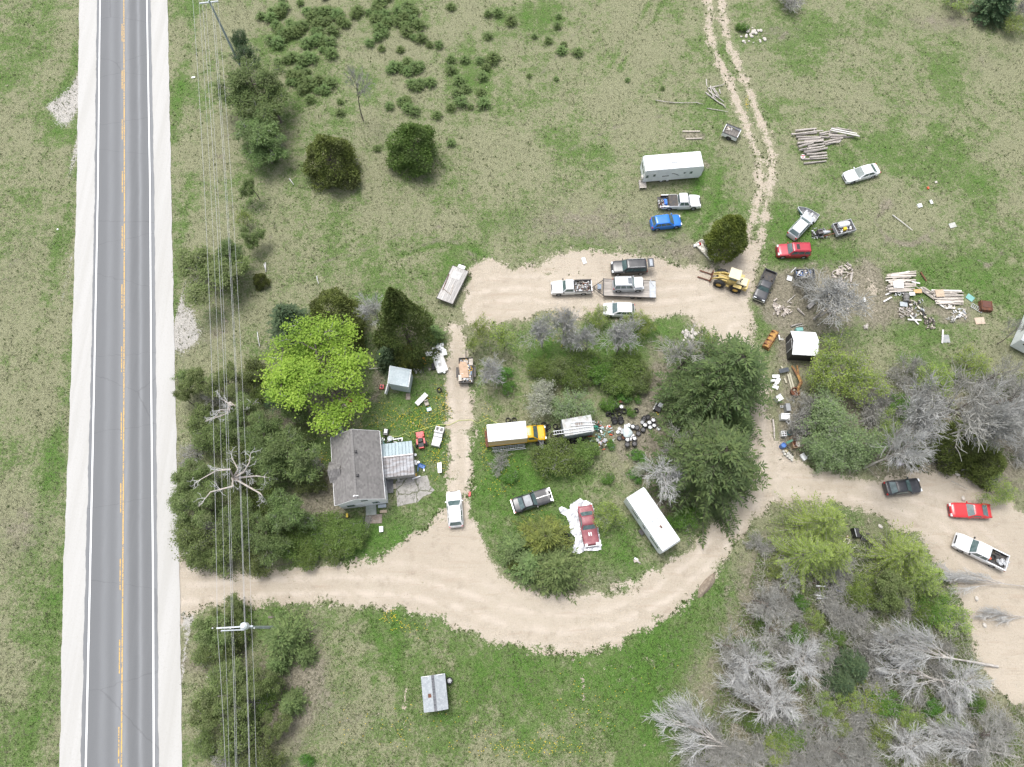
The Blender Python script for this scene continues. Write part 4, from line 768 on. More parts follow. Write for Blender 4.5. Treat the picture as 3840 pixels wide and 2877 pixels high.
scrap('trailer_oddments', 'small oddments around the yellow crate in the truck-bed trailer', (*G(3168, 858, .8).xy, .7), R(12), 1.8, .7, .3, 30, [M_galv, M_white, M_dark], 10)
c = G(3073, 874, .5); t = T('engine_block', 'greasy engine and gearbox on the front of the truck-bed trailer chassis', 'engine', (c.x, c.y, .1), R(8))
MB().box((0, 0, .45), (.8, .55, .6), taper=.1).build('block', M_dark, t); MB().lathe([(.28, 0), (.22, .8), (.15, 1.1)], 10, Matrix.Translation((.4, 0, .4)) @ Matrix.Rotation(R(90), 4, 'Y')).build('gearbox', M_galv, t)
for s in (-1, 1): MB().box((0, s*.25, .8), (.7, .2, .2)).build('cylinder_head', M_steelrim, t)
scrap('engine_parts', 'black engine parts strewn round the greasy engine', (*G(3072, 876, .1).xy, .02), 0, 2.0, 1.6, .35, 60, [M_black, M_dark, M_galv], 12)
# ---- utility trailer loaded with rubbish in the north lane
t, L, hw = truckbox('rubbish_trailer', 'black utility trailer heaped with rubbish in the narrow lane', ((1720, 1436), (1720, 1342), (1773, 1340), (1775, 1434)), .95, M_dark, M_dark)
MB().tube([(L/2, 0, .5), (L/2+1.2, 0, .45)], .05, 6).build('drawbar', M_dark, t); MB().box((-L*.05, hw+.2, .62), (1.4, .3, .08)).build('mudguard', M_dark, t); MB().box((-L*.05, -hw-.2, .62), (1.4, .3, .08)).build('mudguard', M_dark, t)
M_card = P('brown_cardboard', (.52, .37, .26), (.44, .31, .21), 2, .8)
def slab(name, label, px, py, z, d, rz, mat, cat, tilt=0, z0=None, group=None):
    g = G(px, py, z); o = MB().box((0, 0, 0), d).build(name, mat, None, (g.x, g.y, z)); o.rotation_euler = (tilt, tilt*.4, rz); return tag(o, label, cat, group)
slab('cardboard_sheet', 'big brown cardboard sheet on the rubbish trailer', 1739, 1390, 1.15, (1.1, 1.9, .05), .15, M_card, 'cardboard', .12)
slab('cardboard_sheet', 'smaller brown cardboard flap at the head of the rubbish trailer', 1735, 1366, 1.2, (.8, .7, .05), -.1, M_card, 'cardboard', -.1)
slab('pale_sheet', 'pale panel standing in the front right corner of the rubbish trailer', 1766, 1358, 1.1, (.5, .9, .1), .05, M_wood, 'panel', .1)
slab('pale_sheet', 'pale panel at the front of the rubbish trailer beside the cardboard', 1747, 1356, 1.1, (.6, .35, .1), -.1, M_wood, 'panel', .15)
slab('pale_sheet', 'narrow pale panel at the tail of the rubbish trailer', 1725, 1418, 1.1, (.4, .8, .1), .05, M_wood, 'panel', .1)
scrap('rubbish_heap', 'mixed rubbish filling the black utility trailer', (*G(1748, 1390, .8).xy, .7), R(90), 2.9, 1.4, .4, 120, [M_white, M_galv, M_black, M_wood, P('blue_bag', (.25, .38, .55), (.4, .5, .6), 4, .6), C_yellow], 14, 'rubbish')
# ---- aluminium boat
p, q = G(2991, 779, .5), G(3064, 821, .5); d = p-q; c = (p+q)/2; L = d.length
t = T('rowing_boat', 'old aluminium boat with blue bow lying against the silver hatchback', 'boat', (c.x, c.y, 0), math.atan2(d.y, d.x))
rings = []; inner = []
for i in range(13):
    f = i/12; x = -L/2+L*f; w = .72*(1-max(0, (f-.35)/.65)**2.2)+.01; zk = .02+.25*max(0, (f-.7)/.3)**2; zr = .55+.15*f
    rings.append([(x, -w, zr), (x, -w*.85, zk+.2), (x, -w*.4, zk), (x, w*.4, zk), (x, w*.85, zk+.2), (x, w, zr)])
    wi = max(w-.05, .004); inner.append([(x, -wi, zr-.005), (x, -wi*.83, zk+.23), (x, -wi*.4, zk+.05), (x, wi*.4, zk+.05), (x, wi*.83, zk+.23), (x, wi, zr-.005)])
MB().loft(rings, False, False, False).build('hull', P('blue_boat_hull', (.16, .34, .50), (.4, .45, .48), 1.2, .5), t, smooth=True); MB().loft(inner, False, False, False).build('inner_hull', P('dull_boat_inside', (.45, .46, .46), (.25, .25, .25), 3, .5), t)
MB().box((-L/2+.02, 0, .32), (.05, 1.35, .5)).build('transom', M_galv, t)
for x_ in (-L*.2, L*.08): MB().box((x_, 0, .38), (.3, 1.25, .05)).build('thwart', M_galv, t)
for s in (-1, 1): MB().tube([r[0 if s < 0 else 5] for r in rings], .03, 5).build('gunwale', M_galv, t)
# ------------------------------------------------------------------ house
def island_mat(name, a, b, rough=.85):
    if name in _mats: return _mats[name]
    m, nt, bs = new_mat(name); ge = nt.nodes.new('ShaderNodeNewGeometry'); tc = nt.nodes.new('ShaderNodeTexCoord')
    col = mixc(nt, ge.outputs['Random Per Island'], a, b); col = mixc(nt, rng_(nt, noise(nt, tc.outputs['Object'], .8, 4), .4, .75, 0, .4), col, tuple(x*.75 for x in a))
    nt.links.new(col, bs.inputs['Base Color']); bs.inputs['Roughness'].default_value = rough; _mats[name] = m; return m
def shingles(par, O, U, V, nu, nv, mat, th=.02, seed=1, clip=None):
    "overlapping shingle tabs on the slope O + u*U + v*V (v runs up the slope); one mesh, too small to pick apart"
    r = random.Random(seed); N = U.cross(V).normalized()
    if N.z < 0: N = -N
    mb = MB(); du, dv = U/nu, V/nv
    for j in range(nv):
        off = .5*(j % 2)
        for i in range(-1, nu+1):
            u0, u1 = max(0, i+off), min(nu, i+1+off)
            if u1-u0 < .05: continue
            if clip and clip((u0+u1)/2/nu, (j+.5)/nv): continue
            t_ = th*(.7+.6*r.random()); g = .06*du
            a, b = O+du*u0+g+dv*j, O+du*u1-g+dv*j; c, d = b+dv*1.08, a+dv*1.08
            lo, hi = N*(t_+.012), N*.004
            mb.add([a, b, c, d, a+lo, b+lo, c+hi, d+hi], [(4, 5, 6, 7), (0, 1, 5, 4), (1, 2, 6, 5), (3, 0, 4, 7)])
    o = mb.build('shingles', mat, par); o['kind'] = 'stuff'; return o
ZE, ZR = 3.7, 5.9
ES, EN, WS, WN = G(1443.3, 1870.3, ZE), G(1422.8, 1617.3, ZE), G(1255.5, 1896.3, ZE), G(1240.3, 1639.9, ZE)
u = ((EN-ES)+(WN-WS)).normalized(); w = Vector((-u.y, u.x, 0)); ctr = (ES+EN+WS+WN)/4; ctr.z = 0
L = ((EN-ES).dot(u)+(WN-WS).dot(u))/2; HWd = ((WS-ES).dot(w)+(WN-EN).dot(w))/4
t = T('house', 'small white house with grey shingled gable roof and a side annex', 'house', ctr, math.atan2(u.y, u.x)); house = t
M_sid = P('white_siding', (.78, .79, .79), (.72, .73, .73), 1.5, .5, stretch=(.2, .2, 12)); M_shg = island_mat('grey_shingle', (.155, .148, .142), (.235, .225, .215)); M_trim = P('white_trim', (.8, .8, .8), (.72, .72, .72), 2, .5)
wl = L/2-.14; ww = HWd-.2
MB().prism([(-wl, -ww), (wl, -ww), (wl, ww), (-wl, ww)], 0, ZE).build('wall', M_sid, t)
for s in (-1, 1):
    MB().loft([[(s*wl, -ww, ZE), (s*wl, ww, ZE), (s*wl, 0, ZE+(ZR-ZE)*ww/HWd-.05)], [(s*(wl-.12), -ww, ZE), (s*(wl-.12), ww, ZE), (s*(wl-.12), 0, ZE+(ZR-ZE)*ww/HWd-.05)]]).build('gable_wall', M_sid, t)
roof = bpy.data.objects.new('roof', None); COL.objects.link(roof); roof.parent = t
for s in (-1, 1):
    MB().add([(-L/2, s*HWd, ZE), (L/2, s*HWd, ZE), (L/2, 0, ZR), (-L/2, 0, ZR), (-L/2, s*HWd, ZE-.14), (L/2, s*HWd, ZE-.14), (L/2, 0, ZR-.14), (-L/2, 0, ZR-.14)], [(0, 1, 2, 3), (4, 5, 6, 7), (0, 1, 5, 4), (1, 2, 6, 5), (3, 0, 4, 7)]).build('roof_deck', M_shg, roof)
    shingles(roof, Vector((-L/2, s*HWd, ZE)), Vector((L, 0, 0)), Vector((0, -s*HWd, ZR-ZE)), 26, 17, M_shg, seed=s+3)
    MB().box((0, s*(HWd+.03), ZE-.07), (L, .06, .16)).build('fascia', M_trim, roof)
    MB().loft([[(s*(L/2+.015), y, z) for y, z in ((-HWd, ZE-.14), (0, ZR-.14), (HWd, ZE-.14), (HWd, ZE+.0), (0, ZR), (-HWd, ZE))], [(s*(L/2+.045), y, z) for y, z in ((-HWd, ZE-.14), (0, ZR-.14), (HWd, ZE-.14), (HWd, ZE), (0, ZR), (-HWd, ZE))]]).build('rake_board', M_trim, roof)
for k in range(26): MB().box((-L/2+L*(k+.5)/26, 0, ZR+.03), (L/26-.03, .26, .03)).build('ridge_cap', M_shg, roof)
for x_ in (L*.17, -L*.17): MB().box((x_, -.32, ZR-.05), (.32, .32, .22), taper=.15).build('roof_vent', M_black, roof)
MB().tube([(-L*.46, .05, ZR), (-L*.46, .05, ZR+.5)], .05, 8).build('vent_pipe', M_trim, roof); MB().box((-L*.46, 0, ZR+.12), (.1, .6, .06)).build('antenna_base', M_trim, roof)
# west cross gable over the entry
gx, gw, gz, gy = -L*.02, 1.25, ZE+1.0, HWd+.4
dorm = bpy.data.objects.new('entry_gable', None); COL.objects.link(dorm); dorm.parent = t
yin = HWd*(1-(gz-ZE)/(ZR-ZE))
for s in (-1, 1):
    MB().add([(gx+s*gw, gy, ZE-.02), (gx, gy, gz), (gx, yin, gz+.02), (gx+s*gw, HWd-.05, ZE+.03), (gx+s*gw, gy, ZE-.12), (gx, gy, gz-.1)], [(0, 1, 2, 3), (4, 5, 1, 0)]).build('roof_deck', M_shg, dorm)
    shingles(dorm, Vector((gx+s*gw, gy, ZE)), Vector((0, HWd*.62-gy, .35)), Vector((-s*gw, 0, gz-ZE)), 4, 5, M_shg, seed=8+s)
MB().loft([[(gx-gw*.85, gy-.2, 0), (gx+gw*.85, gy-.2, 0), (gx+gw*.85, gy-.2, ZE), (gx, gy-.2, gz-.12), (gx-gw*.85, gy-.2, ZE)], [(gx-gw*.85, ww-.1, 0), (gx+gw*.85, ww-.1, 0), (gx+gw*.85, ww-.1, ZE), (gx, ww-.1, gz-.12), (gx-gw*.85, ww-.1, ZE)]]).build('porch_wall', M_sid, dorm)
win(t, -wl, -.5, 3.55, .75, .6, 'x'); win(t, -wl, -1.5, 1.5, .8, 1.0, 'x'); win(t, -wl, 1.5, 1.5, .9, 1.0, 'x')
win(t, -L*.22, -ww, 1.7, .8, 1.0); win(t, L*.4, -ww, 1.7, .7, .9)
MB().box((-L*.36, -ww-.01, 1.05), (.9, .05, 2.05)).build('door', M_trim, t); MB().box((-wl-.01, .3, 1.05), (.05, .9, 2.05)).build('door', M_trim, t)
c = G(1391, 1912, .3); tag(MB().box((0, 0, .15), (1.25, 1.25, .3)).build('concrete_step', P('greenish_concrete', (.27, .30, .26), (.34, .36, .33), 2, .9), None, (c.x, c.y, 0), R(5)), 'grey-green concrete step at the house gable door', 'step')
c = G(1459, 1825, .25); t2 = T('porch_deck', 'dark grey plank landing against the house side door', 'deck', (c.x, c.y, 0), R(4))
for k in range(7): MB().box((-.45+.15*k, 0, .25), (.135, 1.6, .05)).build('plank', P('dark_deck', (.14, .14, .145), (.2, .2, .2), 3, .8, rn=.2), t2)
MB().box((0, 0, .1), (.9, 1.4, .2)).build('bearer', M_dark, t2)
# annex with two metal slopes
AN, AS, AR = 2.35, 2.35, 2.85
n0, n1, s0, s1, r0, r1 = G(1431, 1666, AN), G(1545, 1653, AN), G(1438, 1792, AS), G(1555, 1779, AS), G(1433.5, 1716, AR), G(1549, 1703, AR)
base = (n0+n1+s0+s1)/4; base.z = 0; M_bl = P('pale_blue_metal', (.36, .44, .465), (.31, .38, .40), 1.6, .55, .0, stretch=(.6, 2, 1)); M_br = P('brown_metal_roof', (.25, .23, .225), (.40, .41, .43), 1.3, .45, .2, stretch=(2.5, .5, 1))
ann = bpy.data.objects.new('annex', None); COL.objects.link(ann); ann.parent = house
inv = Matrix.Translation(-ctr); RZ = Matrix.Rotation(-math.atan2(u.y, u.x), 4, 'Z'); loc = lambda p: RZ @ (p-ctr)
q = [loc(p) for p in (n0, n1, s0, s1, r0, r1)]
for nm, (a, b, c_, d), mt in (('north_panel', (q[0], q[1], q[5], q[4]), M_bl), ('south_panel', (q[2], q[3], q[5], q[4]), M_br)):
    for k in range(9):
        f0, f1 = k/9, (k+1)/9; p0, p1, p2, p3 = a.lerp(b, f0), a.lerp(b, f1-.012), d.lerp(c_, f1-.012), d.lerp(c_, f0); dz = Vector((0, 0, .05))
        MB().add([p0, p1, p2, p3, p0-dz, p1-dz, p2-dz, p3-dz], [(0, 1, 2, 3), (4, 5, 6, 7), (0, 1, 5, 4), (1, 2, 6, 5), (2, 3, 7, 6), (3, 0, 4, 7)]).build('roof_panel', mt, ann)
        MB().tube([p0+dz*.3, p3+dz*.3], .022, 4).build('seam', mt, ann)
MB().tube([q[4]+Vector((0, 0, .02)), q[5]+Vector((0, 0, .02))], .09, 6).build('ridge_flashing', P('flashing', (.40, .36, .35), (.46, .44, .44), 2, .4, .3), ann)
ins = lambda p, k=.93: (q[4]+q[5])/2*(1-k)+p*k
poly = [ins(p) for p in (q[0], q[1], q[3], q[2])]; MB().prism([(p.x, p.y) for p in poly], 0, 2.3).build('annex_wall', P('annex_siding', (.42, .40, .37), (.34, .32, .30), 2, .7), ann)
# cracked concrete patio
def poly_ground(name, pts, z, mat, label=None):
    P_ = [G(*p) for p in pts]; o = MB().prism([(p.x, p.y) for p in P_], -.05, z).build(name, mat); return tag(o, label, kind='structure')
m, nt, b = new_mat('cracked_concrete'); tc = nt.nodes.new('ShaderNodeTexCoord'); ns = nd(nt, 'ShaderNodeTexNoise', Scale=1.2, Detail=4); nt.links.new(tc.outputs['Object'], ns.inputs['Vector'])
ad = nt.nodes.new('ShaderNodeVectorMath'); ad.operation = 'MULTIPLY_ADD'; nt.links.new(ns.outputs['Color'], ad.inputs[0]); ad.inputs[1].default_value = (.8, .8, 0); nt.links.new(tc.outputs['Object'], ad.inputs[2])
vo = nd(nt, 'ShaderNodeTexVoronoi', Scale=.42, feature='DISTANCE_TO_EDGE'); nt.links.new(ad.outputs[0], vo.inputs['Vector'])
col = mixc(nt, rng_(nt, noise(nt, tc.outputs['Object'], 1.5, 5), .35, .7), (.34, .325, .30), (.27, .255, .235)); col = mixc(nt, rng_(nt, vo.outputs['Distance'], .01, .035, .9, 0), col, (.10, .11, .06)); nt.links.new(col, b.inputs['Base Color']); b.inputs['Roughness'].default_value = .9; M_patio = m
poly_ground('concrete_patio', ((1484, 1805), (1520, 1795), (1560, 1790), (1602, 1783), (1609, 1805), (1612, 1822), (1630, 1838), (1615, 1852), (1588, 1862), (1566, 1884), (1530, 1890), (1490, 1900), (1487, 1860)), .04, M_patio)
# ------------------------------------------------------------------ sheds
# shingled grey-blue shed near the maple
a0, a1, b0, b1 = G(1463, 1372, 2.75), G(1541, 1386, 2.75), G(1455, 1438, 2.45), G(1530, 1452, 2.45)
mid = (a0+a1+b0+b1)/4; mid.z = 0; t = T('garden_shed', 'pale blue-grey shingled lean-to shed below the bright maple', 'shed', mid); q = [p-mid for p in (a0, a1, b0, b1)]
M_pb = island_mat('pale_blue_shingle', (.42, .49, .52), (.54, .60, .62), .7); M_pw = P('pale_shed_wall', (.50, .55, .56), (.45, .50, .51), 1.2, .5)
MB().add([q[2], q[3], q[1], q[0]]+[p-Vector((0, 0, .1)) for p in (q[2], q[3], q[1], q[0])], [(0, 1, 2, 3), (4, 5, 6, 7), (0, 1, 5, 4), (1, 2, 6, 5), (2, 3, 7, 6), (3, 0, 4, 7)]).build('roof', M_pb, t)
sh = shingles(t, q[2]+Vector((0, 0, .01)), q[3]-q[2], q[0]-q[2], 12, 13, M_pb, seed=5)
cq = sum(q, Vector())/4; k_ = .95; pl = [(p.x*k_+cq.x*(1-k_), p.y*k_+cq.y*(1-k_)) for p in (q[2], q[3], q[1], q[0])]
MB().prism(pl, 0, 2.38).build('wall', M_pw, t); e = (q[3]-q[1]); MB().tube([q[1]+Vector((.03, 0, .02)), q[3]+Vector((.03, 0, .02))], .07, 4).build('edge_trim', M_trim, t); MB().tube([q[0]+Vector((-.03, 0, .02)), q[2]+Vector((-.03, 0, .02))], .05, 4).build('edge_trim', M_trim, t)
slab('leaning_sheet', 'white board leaning on the garden shed wall', 1452, 1460, .8, (.12, 1.3, 1.5), -.25, M_trim, 'board', .2)
# black shed with white gable roof
ez, rz_ = 2.25, 3.05
A0, A1, R0, R1, B0, B1 = G(2964, 1241, ez), G(3059, 1247, ez), G(2975, 1276, rz_), G(3071, 1281.6, rz_), G(2971, 1329.6, ez), G(3067, 1335, ez)
ux = ((A1-A0)+(R1-R0)+(B1-B0)).normalized(); uy = Vector((-ux.y, ux.x, 0)); mid = (A0+A1+B0+B1)/4; mid.z = 0; L = ((A1-A0).length+(B1-B0).length)/2; hw = ((A0-B0).dot(uy)+(A1-B1).dot(uy))/4
t = T('storage_shed', 'black-walled storage shed with plain white gable roof', 'shed', mid, math.atan2(ux.y, ux.x)); M_bw = P('black_siding', (.022, .022, .024), (.035, .034, .034), 2, .6, stretch=(8, 8, .4)); M_wr = P('white_metal_roof', (.82, .83, .84), (.76, .77, .78), .8, .35)
MB().prism([(-L/2+.12, -hw+.1), (L/2-.12, -hw+.1), (L/2-.12, hw-.1), (-L/2+.12, hw-.1)], .1, ez).build('wall', M_bw, t)
for s in (-1, 1):
    for k in range(5):
        x0, x1 = -L/2+L*k/5, -L/2+L*(k+1)/5-.006
        MB().add([(x0, s*hw, ez), (x1, s*hw, ez), (x1, 0, rz_), (x0, 0, rz_), (x0, s*hw, ez-.05), (x1, s*hw, ez-.05), (x1, 0, rz_-.05), (x0, 0, rz_-.05)], [(0, 1, 2, 3), (4, 5, 6, 7), (0, 1, 5, 4), (1, 2, 6, 5), (3, 0, 4, 7)]).build('roof_panel', M_wr, t)
    MB().loft([[(s*(L/2-.13), -hw+.1, ez-.02), (s*(L/2-.13), hw-.1, ez-.02), (s*(L/2-.13), 0, rz_-.1)], [(s*(L/2-.2), -hw+.1, ez-.02), (s*(L/2-.2), hw-.1, ez-.02), (s*(L/2-.2), 0, rz_-.1)]]).build('gable_wall', M_bw, t)
for y_ in (-.62, .62): MB().box((-L/2+.10, y_, 1.15), (.04, .05, 2.0)).build('door_trim', M_trim, t)
MB().box((-L/2+.10, 0, 1.15), (.035, 1.2, 1.95)).build('door', P('dark_door', (.06, .06, .065), (.09, .09, .09), 2, .5), t); MB().box((-L/2+.10, 0, 2.14), (.04, 1.3, .05)).build('door_trim', M_trim, t); MB().box((-L/2+.07, .45, 1.1), (.04, .08, .12)).build('door_handle', M_chrome, t)
# small shingled shed on the south lawn
c4 = [G(1579.3, 2541.6, 2.0), G(1667.5, 2521.2, 2.0), G(1681.4, 2659, 2.0), G(1590.2, 2673.3, 2.0)]
mid = sum(c4, Vector())/4; mid.z = 0; ux = ((c4[0]-c4[3])+(c4[1]-c4[2])).normalized(); L = ((c4[0]-c4[3]).length+(c4[1]-c4[2]).length)/2; hw = ((c4[0]-c4[1]).length+(c4[3]-c4[2]).length)/4
t = T('lawn_shed', 'small shed with pale grey shingled roof and dark ridge on the south lawn', 'shed', mid, math.atan2(ux.y, ux.x)); M_ls = island_mat('light_grey_shingle', (.30, .325, .345), (.40, .425, .44))
MB().prism([(-L/2+.15, -hw+.12), (L/2-.15, -hw+.12), (L/2-.15, hw-.12), (-L/2+.15, hw-.12)], 0, 1.98).build('wall', P('grey_ply_wall', (.34, .31, .28), (.26, .24, .22), 2, .8), t)
for s in (-1, 1):
    MB().add([(-L/2, s*hw, 2.0), (L/2, s*hw, 2.0), (L/2, 0, 2.5), (-L/2, 0, 2.5), (-L/2, s*hw, 1.94), (L/2, s*hw, 1.94), (L/2, 0, 2.44), (-L/2, 0, 2.44)], [(0, 1, 2, 3), (4, 5, 6, 7), (0, 1, 5, 4), (1, 2, 6, 5), (3, 0, 4, 7)]).build('roof_deck', M_ls, t)
    shingles(t, Vector((-L/2, s*hw, 2.0)), Vector((L, 0, 0)), Vector((0, -s*hw, .5)), 15, 7, M_ls, seed=20+s)
for k in range(14): MB().box((-L/2+L*(k+.5)/14, 0, 2.52), (L/14-.02, .3, .03)).build('ridge_cap', P('dark_ridge', (.10, .105, .115), (.15, .15, .16), 3, .8, rn=.2), t)
MB().box((-.2, .5, 2.36), (.38, .38, .08)).build('roof_vent', M_rust, t); MB().box((L/2-.05, 0, 2.2), (.06, 2*hw-.2, .3), taper=.1).build('eave_trim', M_trim, t)
# ------------------------------------------------------------------ power line
M_pole = P('treated_pole', (.34, .40, .39), (.26, .30, .29), 3, .8, stretch=(4, 4, .3)); M_arm = P('grey_crossarm', (.56, .60, .62), (.45, .48, .5), 3, .6); M_wire = P('aluminium_wire', (.55, .55, .56), (.5, .5, .5), 2, .4, .5)
ZW = 11.2
def pole(px, py, lx, rx, label, wy=0):
    g = G(px, py, ZW+.3); t = T('utility_pole', label, 'utility pole', (g.x, g.y, 0))
    MB().tube([(0, 0, 0), (0, 0, 6), (0, 0, ZW+.6)], [.19, .16, .12], 10).build('shaft', M_pole, t)
    a, b = G(lx, py+4, ZW), G(rx, py-4, ZW); m = (a+b)/2; d = b-a
    MB().box((m.x-g.x, m.y-g.y, ZW-.05), (d.length, .14, .16), math.atan2(d.y, d.x)).build('crossarm', M_arm, t)
    return t, g
t, g = pole(918, 2352, 812, 948, 'utility pole with long crossarm south of the driveway entrance')
a, b = G(840, 2365, ZW-1.2), G(905, 2362, ZW-1.2); m = (a+b)/2; MB().box((m.x-g.x, m.y-g.y, ZW-1.25), ((b-a).length+.6, .12, .14), math.atan2((b-a).y, (b-a).x)).build('crossarm', M_arm, t)
MB().lathe([(.30, ZW-.2), (.36, ZW), (.36, ZW+.75), (.2, ZW+.95), (.001, ZW+.97)], 14, Matrix.Translation((.0, .1, 0))).build('transformer', P('pale_transformer', (.60, .66, .67), (.5, .55, .57), 3, .4), t); MB().tube([(.7, -.05, 1), (.25, -.1, 6.5)], .025, 5).build('guy_guard', M_galv, t)
for x_ in (-3.3, -2.4, -1.5, .9): MB().lathe([(.05, ZW), (.08, ZW+.1), (.05, ZW+.2), (.001, ZW+.22)], 8, Matrix.Translation((x_, -.1, 0))).build('insulator', M_white, t)
t, g2 = pole(786, 8, 748, 818, 'utility pole at the far end of the power line')
WX = [((828, 2877), (815, 2357), (723, 0), 11.2), ((842, 2877), (843, 2366), (747, 17), 10.3), ((866, 2877), (869, 2360), (758, 0), 11.0), ((872, 2877), (875, 2362), (771, 14), 10.2), ((918, 2877), (917, 2352), (793, 0), 11.6), ((921, 2877), (920, 2352), (800, 0), 10.0), ((945, 2877), (944, 2355), (817, 10), 11.2)]
for k, (b_, p_, t_, z_) in enumerate(WX):
    B_, P_, Tt = G(*b_, z_), G(*p_, z_), G(*t_, z_); B_ = P_+(B_-P_)*3.2
    pts = [B_.lerp(P_, f)-Vector((0, 0, 1.5*4*f*(1-f)*.9)) for f in np.linspace(0, 1, 10)][:-1]+[P_.lerp(Tt, f)-Vector((0, 0, 1.5*4*f*(1-f))) for f in np.linspace(0, 1, 24)]
    pts.append(Tt+(Tt-P_)*.25-Vector((0, 0, .8)))
    tag(MB().tube(pts, .014 if k in (1, 3, 5, 6) else .018, 5).build('power_line', M_wire), ('leftmost power line along the highway', 'second power line from the road', 'third power line from the road', 'fourth power line, close beside the third', 'heavy power line above the transformer', 'lower power line close beside the heavy one', 'power line farthest from the road')[k], 'power line', 'power lines along the highway')
g = G(1022, 2315, 1.0); t = T('fence_post', 'short grey post beside the conifer south of the driveway', 'post', (g.x, g.y, 0)); MB().tube([(0, 0, 0), (0, 0, 1.7)], .09, 8).build('shaft', M_palebark, t); MB().box((0, 0, 1.75), (.5, .2, .1)).build('cap', M_bark, t)
# ------------------------------------------------------------------ vegetation
def segs_mesh(name, S, n=4):
    "S: list of (p0, p1, r0, r1); open prisms"
    if not S: S = [(Vector((0, 0, 0)), Vector((0, 0, .3)), .03, .02)]
    A = np.array([list(s[0])+list(s[1])+[s[2], s[3]] for s in S]); p0, p1, r0, r1 = A[:, :3], A[:, 3:6], A[:, 6], A[:, 7]
    d = p1-p0; d /= np.maximum(np.linalg.norm(d, axis=1, keepdims=True), 1e-6)
    h = np.where(np.abs(d[:, 2:3]) > .9, np.array([[1., 0, 0]]), np.array([[0, 0, 1.]])); a = np.cross(d, h); a /= np.linalg.norm(a, axis=1, keepdims=True); b = np.cross(d, a)
    V = []
    for base, r in ((p0, r0), (p1, r1)):
        for k in range(n):
            t = 2*np.pi*k/n; V.append(base+(a*math.cos(t)+b*math.sin(t))*r[:, None])
    V = np.stack(V, 1); m = len(S); o = np.arange(m)[:, None]*2*n
    Q = np.concatenate([o+np.array([[k, (k+1) % n, n+(k+1) % n, n+k]]) for k in range(n)])
    return np_mesh(name, V.reshape(-1, 3), Q)
def leaves_mesh(name, C, size, up=.6, aspect=.6, rs=None, D=None, var=.4, bend=False):
    "one lozenge per leaf at C; D optional pointing direction"
    rs = rs or np.random.RandomState(1); n = len(C)
    N = rs.randn(n, 3); N[:, 2] = np.abs(N[:, 2])+up; N /= np.linalg.norm(N, axis=1, keepdims=True)
    if D is None: D = rs.randn(n, 3)
    Tn = D-N*(D*N).sum(1, keepdims=True); Tn /= np.maximum(np.linalg.norm(Tn, axis=1, keepdims=True), 1e-6); B = np.cross(N, Tn)
    s = (size*(1-var+2*var*rs.rand(n)))[:, None]
    V = np.stack([C, C+Tn*s*.55+B*s*aspect*.5, C+Tn*s*1.1, C+Tn*s*.55-B*s*aspect*.5], 1)
    return np_mesh(name, V.reshape(-1, 3), np.arange(n*4).reshape(-1, 4))
def perp(d, r):
    v = Vector((r.gauss(0, 1), r.gauss(0, 1), r.gauss(0, 1))); v -= d*v.dot(d); return v.normalized()
def grow(r, p, d, ln, rad, lev, S, tips, spec):
    "recursive limb; spec[lev] = (children, spread deg, length factor, upward pull, kink)"
    n = 3 if lev < 2 else 2; pts = [p]; q = p.copy(); dd = d.copy(); kids, spread, lf, upp, kink = spec[lev]
    for i in range(n):
        dd = (dd+perp(dd, r)*kink+Vector((0, 0, upp))).normalized(); q2 = q+dd*ln/n
        S.append((q, q2, rad*(1-.28*i/n*2), rad*(1-.28*(i+1)/n*2))); q = q2; pts.append(q)
    if lev+1 >= len(spec): tips.append((q, dd)); tips.append(((pts[-2]+q)/2, dd)); return
    for k in range(kids):
        f = .3+.7*(k+r.random())/kids if kids > 1 else 1; f = min(f, 1); i = min(int(f*n), n-1); pp = pts[i].lerp(pts[i+1], f*n-i)
        a = R(spread*(.6+.8*r.random())); nd_ = (dd*math.cos(a)+perp(dd, r)*math.sin(a)).normalized()
        grow(r, pp, nd_, ln*lf*(.7+.6*r.random())*(1.1-.35*f), rad*.5, lev+1, S, tips, spec)
def skeleton(seed, H, spec, rad, lean=0, stems=1, trunk=.35, spread0=20):
    r = random.Random(seed); S, tips = [], []
    for k in range(stems):
        d = Vector((r.gauss(0, 1), r.gauss(0, 1), 0)).normalized()*math.tan(R(spread0*r.random() if stems > 1 else lean))+Vector((0, 0, 1)); d.normalize()
        b = Vector((r.gauss(0, .1), r.gauss(0, .1), 0))*(stems > 1); top = b+d*H*trunk
        S.append((b, top, rad, rad*.8)); grow(r, top, d, H*.55, rad*.75, 0, S, tips, spec)
    return S, tips
PROTO = {}
def proto(key, parts): PROTO[key] = parts       # parts: list of (part name, mesh, material), unit = metres
def scale_to(parts_np, H): return parts_np
# bare trees: grey, and bleached with dense fine twigs
for i in range(4):
    S, tp = skeleton(30+i, 9, [(9, 36, .66, .06, .14), (7, 38, .58, .07, .18), (7, 40, .55, .06, .22), (0, 0, 0, .05, .3)], .16, trunk=.22)
    proto(f'bare{i}', [('trunk', segs_mesh('trunk', [s for s in S if s[2] > .05], 6), M_bark), ('branches', segs_mesh('branches', [(a, b, max(c, .021), max(d, .016)) for a, b, c, d in S if c <= .05], 3), M_twig)])
for i in range(3):
    S, tp = skeleton(50+i, 9, [(15, 27, .62, .05, .10), (9, 28, .55, .05, .12), (10, 30, .56, .04, .16), (0, 0, 0, .03, .22)], .15, trunk=.25)
    proto(f'pale{i}', [('trunk', segs_mesh('trunk', [s for s in S if s[2] > .045], 6), M_palebark), ('branches', segs_mesh('branches', [(a, b, max(c, .013), max(d, .010)) for a, b, c, d in S if c <= .045], 3), M_whitetwig)])
M_lilac = P('lilac_grey_twig', (.42, .42, .40), (.30, .30, .28), 1.2, .9)
